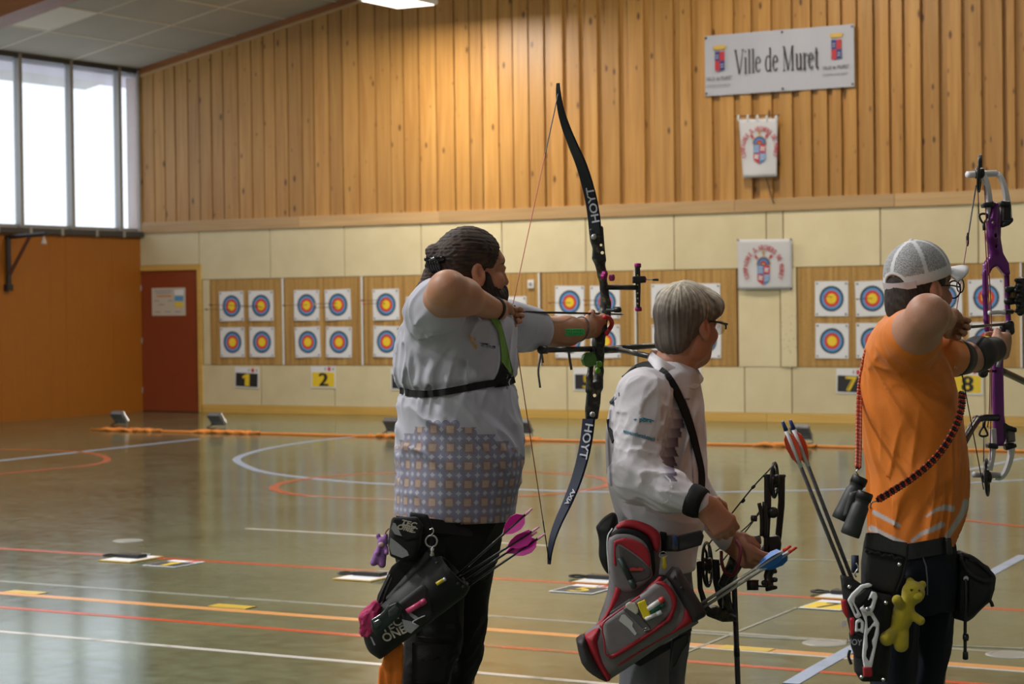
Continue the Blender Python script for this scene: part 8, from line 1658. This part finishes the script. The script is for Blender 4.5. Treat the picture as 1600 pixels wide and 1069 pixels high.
# club flags: cloth with curved lettering and a small coat of arms
def club_emblem(par, c, R, t, s=1.0, ry=1.0):
    pt = lambda x, z, dt=0: np.array([c[0]+x*s, t-dt, c[2]+z*s*ry]); txt = "COMPAGNIE D'ARCHERS DE MURET"; n_ = len(txt); mb = MB()
    for i, ch in enumerate(txt):
        if ch == ' ': continue
        a = math.radians(205-230*i/(n_-1)); V, Fc, sz = text_mesh(ch); wch = R*4.0/(n_)*0.80; hh = 0.065; X = (V[:, 0]/max(sz[0], 0.3)-0.5)*wch; Z = V[:, 1]/max(sz[1], 0.5)*hh; dr = np.array([math.cos(a), math.sin(a)]); tn = np.array([math.sin(a), -math.cos(a)])
        for ox in (0, 0.006): mb.add([pt(*(dr*(R+z)+tn*(x+ox)), 0.0003*(ox > 0)) for x, z in zip(X, Z)], Fc)
    mb.build('lettering', M_CR, par)
    def disc(r, m, x=0, z=0.05, t0=0, t1=math.pi, dt=0.0, name='emblem'):
        obj(name, [pt(x, z, dt)]+[pt(x+r*math.cos(q), z+r*math.sin(q), dt) for q in np.linspace(t0, t1, 15)], [[0, i, i+1] for i in range(1, 15)], m, par)
    disc(0.105, mat('emblem ochre', (0.40, 0.25, 0.08), 0.5), dt=0); disc(0.095, mat('emblem navy', (0.05, 0.09, 0.22), 0.5), dt=0.001); disc(0.07, mat('emblem blue', (0.07, 0.20, 0.42), 0.5), dt=0.002); disc(0.048, M_CR, dt=0.003); disc(0.02, M_CG, dt=0.004)
    sh = lambda name, pg, m, dt: obj(name, [pt(x, z, dt) for x, z in pg], [list(range(len(pg)))], m, par)
    sh('shield', [(-0.09, 0.04), (0.0, 0.04), (0.0, -0.07), (-0.09, -0.07)], mat('emblem blue', (0.07, 0.20, 0.42), 0.5), 0.001); sh('shield', [(0.0, 0.04), (0.09, 0.04), (0.09, -0.07), (0.0, -0.07)], M_CR, 0.001); sh('shield', [(-0.09, -0.07), (0.0, -0.07), (0.0, -0.21), (-0.05, -0.18), (-0.09, -0.15)], M_CR, 0.001); sh('shield', [(0.0, -0.07), (0.09, -0.07), (0.09, -0.15), (0.05, -0.18), (0.0, -0.21)], mat('emblem blue', (0.07, 0.20, 0.42), 0.5), 0.001)
    for cx_, cz in ((0.045, -0.015), (-0.045, -0.115)):
        for a in (0.6, 2.2): sh('cross', [(cx_+0.035*math.cos(a)-0.01*math.sin(a), cz+0.035*math.sin(a)+0.01*math.cos(a)), (cx_+0.035*math.cos(a)+0.01*math.sin(a), cz+0.035*math.sin(a)-0.01*math.cos(a)), (cx_-0.035*math.cos(a)+0.01*math.sin(a), cz-0.035*math.sin(a)-0.01*math.cos(a)), (cx_-0.035*math.cos(a)-0.01*math.sin(a), cz-0.035*math.sin(a)+0.01*math.cos(a))], M_PAPER, 0.0025)
    for k in range(3): sh('wave', [(-0.08, 0.02-k*0.03), (-0.01, 0.025-k*0.03), (-0.01, 0.017-k*0.03), (-0.08, 0.012-k*0.03)], M_PAPER, 0.002); sh('wave', [(0.01, -0.09-k*0.028), (0.08, -0.085-k*0.028), (0.08, -0.093-k*0.028), (0.01, -0.098-k*0.028)], M_PAPER, 0.002)
    for a in (0.75, 1.57, 2.39):
        d2 = np.array([math.cos(a), math.sin(a)]); n2 = np.array([-d2[1], d2[0]]); q = np.array([0, 0.05]); sh('arrow_mark', [tuple(q+d2*0.115+n2*0.006), tuple(q+d2*0.15+n2*0.02), tuple(q+d2*0.175+n2*0.014), tuple(q+d2*0.175-n2*0.014), tuple(q+d2*0.15-n2*0.02), tuple(q+d2*0.115-n2*0.006)], M_CR if a != 1.57 else mat('emblem ochre', (0.4, 0.25, 0.08), 0.5), 0.001)
def cloth_sheet(name, C4, t, m, par, wob=0.012, K=14):
    (x0, z0), (x1, z1), (x2, z2), (x3, z3) = C4; V = []
    for j in range(K+1):
        v = j/K
        for i in range(K+1):
            u = i/K; V.append(((1-u)*((1-v)*x0+v*x3)+u*((1-v)*x1+v*x2), t-0.004*0+wob*0.5*(math.sin(6*u+2*v)*v), (1-u)*((1-v)*z0+v*z3)+u*((1-v)*z1+v*z2)))
    V = np.array(V); n0 = len(V); V = np.concatenate([V, V+[0, 0.004, 0]]); q = K+1; Fc = [[j*q+i, (j+1)*q+i, (j+1)*q+i+1, j*q+i+1] for j in range(K) for i in range(K)]; Fc += [[v+n0 for v in f[::-1]] for f in Fc]
    rim = list(range(q))+[j*q+K for j in range(1, q)]+[K*q+i for i in range(K-1, -1, -1)]+[j*q for j in range(K-1, 0, -1)]; Fc += [[rim[i], rim[(i+1) % len(rim)], rim[(i+1) % len(rim)]+n0, rim[i]+n0] for i in range(len(rim))]
    return obj(name, V, Fc, m, par, True)
M_FLAG = mat('white flag cloth', (0.55, 0.55, 0.57), 0.75, var=0.03, scale=5)
w_ = lambda x, y: (wallp(x, y)[0], wallp(x, y)[2])
tF = WALL_Y-0.16
f1 = empty('hanging_flag', (w_(1192, 200)[0], tF, w_(1192, 187)[1]), 'white club pennant hung by loops from a rod on the plank wall', 'flag')
cloth_sheet('cloth', [w_(1162, 188), w_(1222, 186), w_(1220, 277), w_(1168, 279)], tF, M_FLAG, f1, 0.03)
a, b = w_(1156, 183), w_(1226, 181); obj('rod', *tube([(a[0], tF, a[1]), (b[0], tF, b[1])], 0.009, 8), mat('dark rod', (0.10, 0.06, 0.03), 0.5), f1)
for px in (1161.5, 1176, 1191, 1206, 1220.5):
    q = w_(px, 184.5); obj('hanging_loop', *strap([(q[0], tF-0.014, q[1]-0.05), (q[0], tF-0.016, q[1]), (q[0], tF, q[1]+0.03), (q[0], tF+0.016, q[1]), (q[0], tF+0.010, q[1]-0.05)], 0.028, 0.004, [(0, -1, 0), (0, -1, 0), (0, 0, 1), (0, 1, 0), (0, 1, 0)], 4), M_FLAG, f1)
cc_ = w_(1195, 232); club_emblem(f1, (cc_[0], 0, cc_[1]), 0.215, tF-0.022, 1.0, 1.05)
a, b = w_(1198, 262), w_(1212, 318); obj('pole', *tube([(a[0], tF+0.03, a[1]), (b[0], WALL_Y-0.07, b[1])], 0.009, 8), mat('dark rod', (0.1, 0.06, 0.03), 0.5), f1)
f2_ = empty('club_flag', (w_(1198, 413)[0], WALL_Y-0.09, w_(1198, 452)[1]), 'square white club flag pinned on the chipboard panels below the pennant', 'flag')
cloth_sheet('cloth', [w_(1156, 374.5), w_(1241, 373.5), w_(1241, 452), w_(1157, 453)], WALL_Y-0.085, M_FLAG, f2_, 0.02)
cc_ = w_(1197.5, 420); club_emblem(f2_, (cc_[0], 0, cc_[1]), 0.235, WALL_Y-0.10, 1.0, 1.08)
for q in ((1157, 375), (1240, 374), (1158, 452), (1240, 451)): p = w_(*q); obj('pin', *lathe([(0.003, -0.002), (0.012, 0), (0.012, 0.006), (0.003, 0.01)], (p[0], WALL_Y-0.09, p[1]), NW, 8), M_BLACK, f2_)
# ------------------------------------------------------------------ floor lights and orange cable strip
M_ORT = mat('orange cable sheath', (0.72, 0.24, 0.03), 0.5, var=0.15, scale=8)
ft_ = empty('cable_strip', floorp(700, 684), 'long orange cable strip lying across the floor in front of the targets', 'cable')
yo = floorp(617, 684)[1]; P_l = floorp(140, 673); mb = MB()
pts = [(P_l[0]+k*0.5, yo+0.03*math.sin(k*1.3), 0.012) for k in range(0, 46)]; mb.add(*tube(pts, 0.016, 6)); mb.add(*tube([(x+0.2, yv+0.06+0.02*math.sin(x*3), 0.012) for x, yv, z in pts[:-2]], 0.012, 6)); mb.build('cable', M_ORT, ft_, True)
for k, px in enumerate((160, 185, 205, 222, 315, 340, 362, 380, 612, 632, 826, 842, 1240, 1262, 1280)):
    q = floorp(px, 675+(px-160)*0.0165); sf = [(q[0]+0.10*math.cos(t*2.1+k)+0.04*(t-5), yo+0.07*math.sin(t*2.1), 0.02+0.012*math.sin(t*3+k)) for t in np.linspace(0, 9, 30)]
    obj('cable_bunch', *tube(sf, 0.018, 6), M_ORT, ft_, True)
M_FLD = mat('floodlight grey', (0.13, 0.13, 0.135), 0.45, 0.2); M_FLD2 = mat('floodlight face', (0.32, 0.33, 0.34), 0.3)
M_GLOW = mat('lit led face', (1.0, 0.95, 0.85), 0.4, emis=6.0)
for px, pyb, w, lb in ((191, 668, 0.19, 'first small grey floodlight on the floor, in front of the orange wall'), (343, 671, 0.20, 'second small grey floodlight on the floor, in front of the door frame'), (618, 681, 0.20, 'small grey floodlight on the floor behind the grey shirt back'), (821, 684, 0.20, 'small grey floodlight on the floor beside the belly of the grey shirt'), (1255, 694, 0.22, 'small grey floodlight on the floor beside the red vaned arrows')):
    q = floorp(px, pyb); e = empty('floodlight', q, lb, 'floodlight', 'small floodlights lighting the targets'); x, yv = q[0], q[1]
    V = [(x-w*0.5, yv-0.02, 0.05), (x+w*0.5, yv-0.02, 0.05), (x+w*0.55, yv-0.14, 0.19), (x-w*0.55, yv-0.14, 0.19), (x-w*0.45, yv+0.05, 0.08), (x+w*0.45, yv+0.05, 0.08), (x+w*0.5, yv-0.09, 0.235), (x-w*0.5, yv-0.09, 0.235)]
    obj('housing', V, [[0, 1, 2, 3], [7, 6, 5, 4], [0, 4, 5, 1], [1, 5, 6, 2], [2, 6, 7, 3], [3, 7, 4, 0]], M_FLD, e)
    mb = MB()
    for k in range(5): f = k/4; mb.box((x-w*0.46, yv-0.03-0.11*f, 0.055+0.14*f), (x+w*0.46, yv-0.02-0.11*f, 0.065+0.14*f))
    mb.build('cooling_rib', M_FLD2, e)
    obj('lamp_face', [(x-w*0.4, yv+0.054, 0.095), (x+w*0.4, yv+0.054, 0.095), (x+w*0.44, yv-0.066, 0.225), (x-w*0.44, yv-0.066, 0.225)], [[0, 1, 2, 3]], M_GLOW, e)
    obj('bracket', *tube([(x-w*0.56, yv-0.05, 0.14), (x-w*0.58, yv-0.02, 0.01), (x+w*0.58, yv-0.02, 0.01), (x+w*0.56, yv-0.05, 0.14)], 0.009, 6), M_STEEL, e); obj('cord', *tube(spline([(x-w*0.3, yv-0.04, 0.08), (x-w*0.8, yv-0.05, 0.03), (x-w*0.9, yv-0.02, 0.012), (x-w*0.2, yv-0.03, 0.012)], 6), 0.007, 6), M_BLACK, e)
# ------------------------------------------------------------------ score sheets and number cards lying on the floor
def flat_board(x0, x1, y0, y1, z=0.004): return np.array([[x0, y0, z], [x1, y0, z], [x1, y1, z], [x0, y1, z]])
def clip(lb, l, rt, pyn, pyf, dev):
    a, b, f = floorp(l, pyn), floorp(rt, pyn), floorp(l, pyf); w = b[0]-a[0]; d = f[1]-a[1]; e = empty('clipboard', (a[0]+w/2, a[1]+d/2, 0), lb, 'clipboard', 'score clipboards on the floor')
    V, Fc = box((a[0], a[1], 0.002), (b[0], f[1], 0.008), 0.002); obj('board', V, Fc, M_BASE, e); obj('sheet', *box((a[0]+0.015, a[1]+0.015, 0.008), (b[0]-0.015, f[1]-0.02, 0.0095)), M_PAPER, e); obj('clip', *box((a[0]+w*0.35, f[1]-0.03, 0.009), (a[0]+w*0.65, f[1]-0.005, 0.022), 0.003), M_STEEL, e)
    g = empty('device', (a[0]+w*dev[0], a[1]+d*dev[1], 0.0095), 'black scoring device with cord lying on the '+dev[2], 'device', 'black scoring devices on clipboards'); hw, hd = 0.10, 0.045
    obj('case', *box((a[0]+w*dev[0]-hw, a[1]+d*dev[1]-hd, 0.0095), (a[0]+w*dev[0]+hw, a[1]+d*dev[1]+hd, 0.034), 0.008), M_BLACK, g); c = np.array([a[0]+w*dev[0]-hw, a[1]+d*dev[1], 0.015]); obj('cord', *tube(spline([c, c+[-0.06, -0.05, 0], c+[-0.13, -0.01, 0.0], c+[-0.11, 0.05, 0], c+[-0.04, 0.03, 0]], 6), 0.006, 6), M_BLACK, g); obj('screen', *box((a[0]+w*dev[0]-hw*0.7, a[1]+d*dev[1]-hd*0.6, 0.034), (a[0]+w*dev[0]+hw*0.7, a[1]+d*dev[1]+hd*0.6, 0.0348)), mat('dark screen', (0.02, 0.02, 0.025), 0.15), g)
clip('white score clipboard with black device, leftmost on the floor', 153, 222, 877, 865, (0.45, 0.55, 'leftmost clipboard')); clip('white score clipboard beside the lilac toy and black quiver', 519, 598, 906, 892, (0.5, 0.55, 'clipboard beside the lilac toy')); clip('white score clipboard left of the red and grey quiver', 893, 962, 911, 897, (0.5, 0.5, 'clipboard left of the red quiver')); clip('white score clipboard behind the black mesh quiver', 1272, 1345, 935, 921, (0.62, 0.5, 'clipboard behind the mesh quiver'))
def floor_card(nb, l, rt, pyn, pyf, yel, lb):
    a, b, f = floorp(l, pyn), floorp(rt, pyn), floorp(l, pyf); o = np.array([a[0], a[1], 0.003]); number_card(nb, 0, 0, b[0]-a[0], f[1]-a[1], yel, (o, np.array([1., 0, 0]), np.array([0, 1., 0])), lb)
floor_card('1', 222, 290, 884.5, 873, False, 'black and yellow card lying on the red line beside the leftmost clipboard'); floor_card('5', 857, 942, 925, 911, False, 'black card with yellow number lying left of the red and grey quiver'); floor_card('7', 1247, 1325, 951, 936, True, 'yellow card with black number lying left of the black mesh quiver')
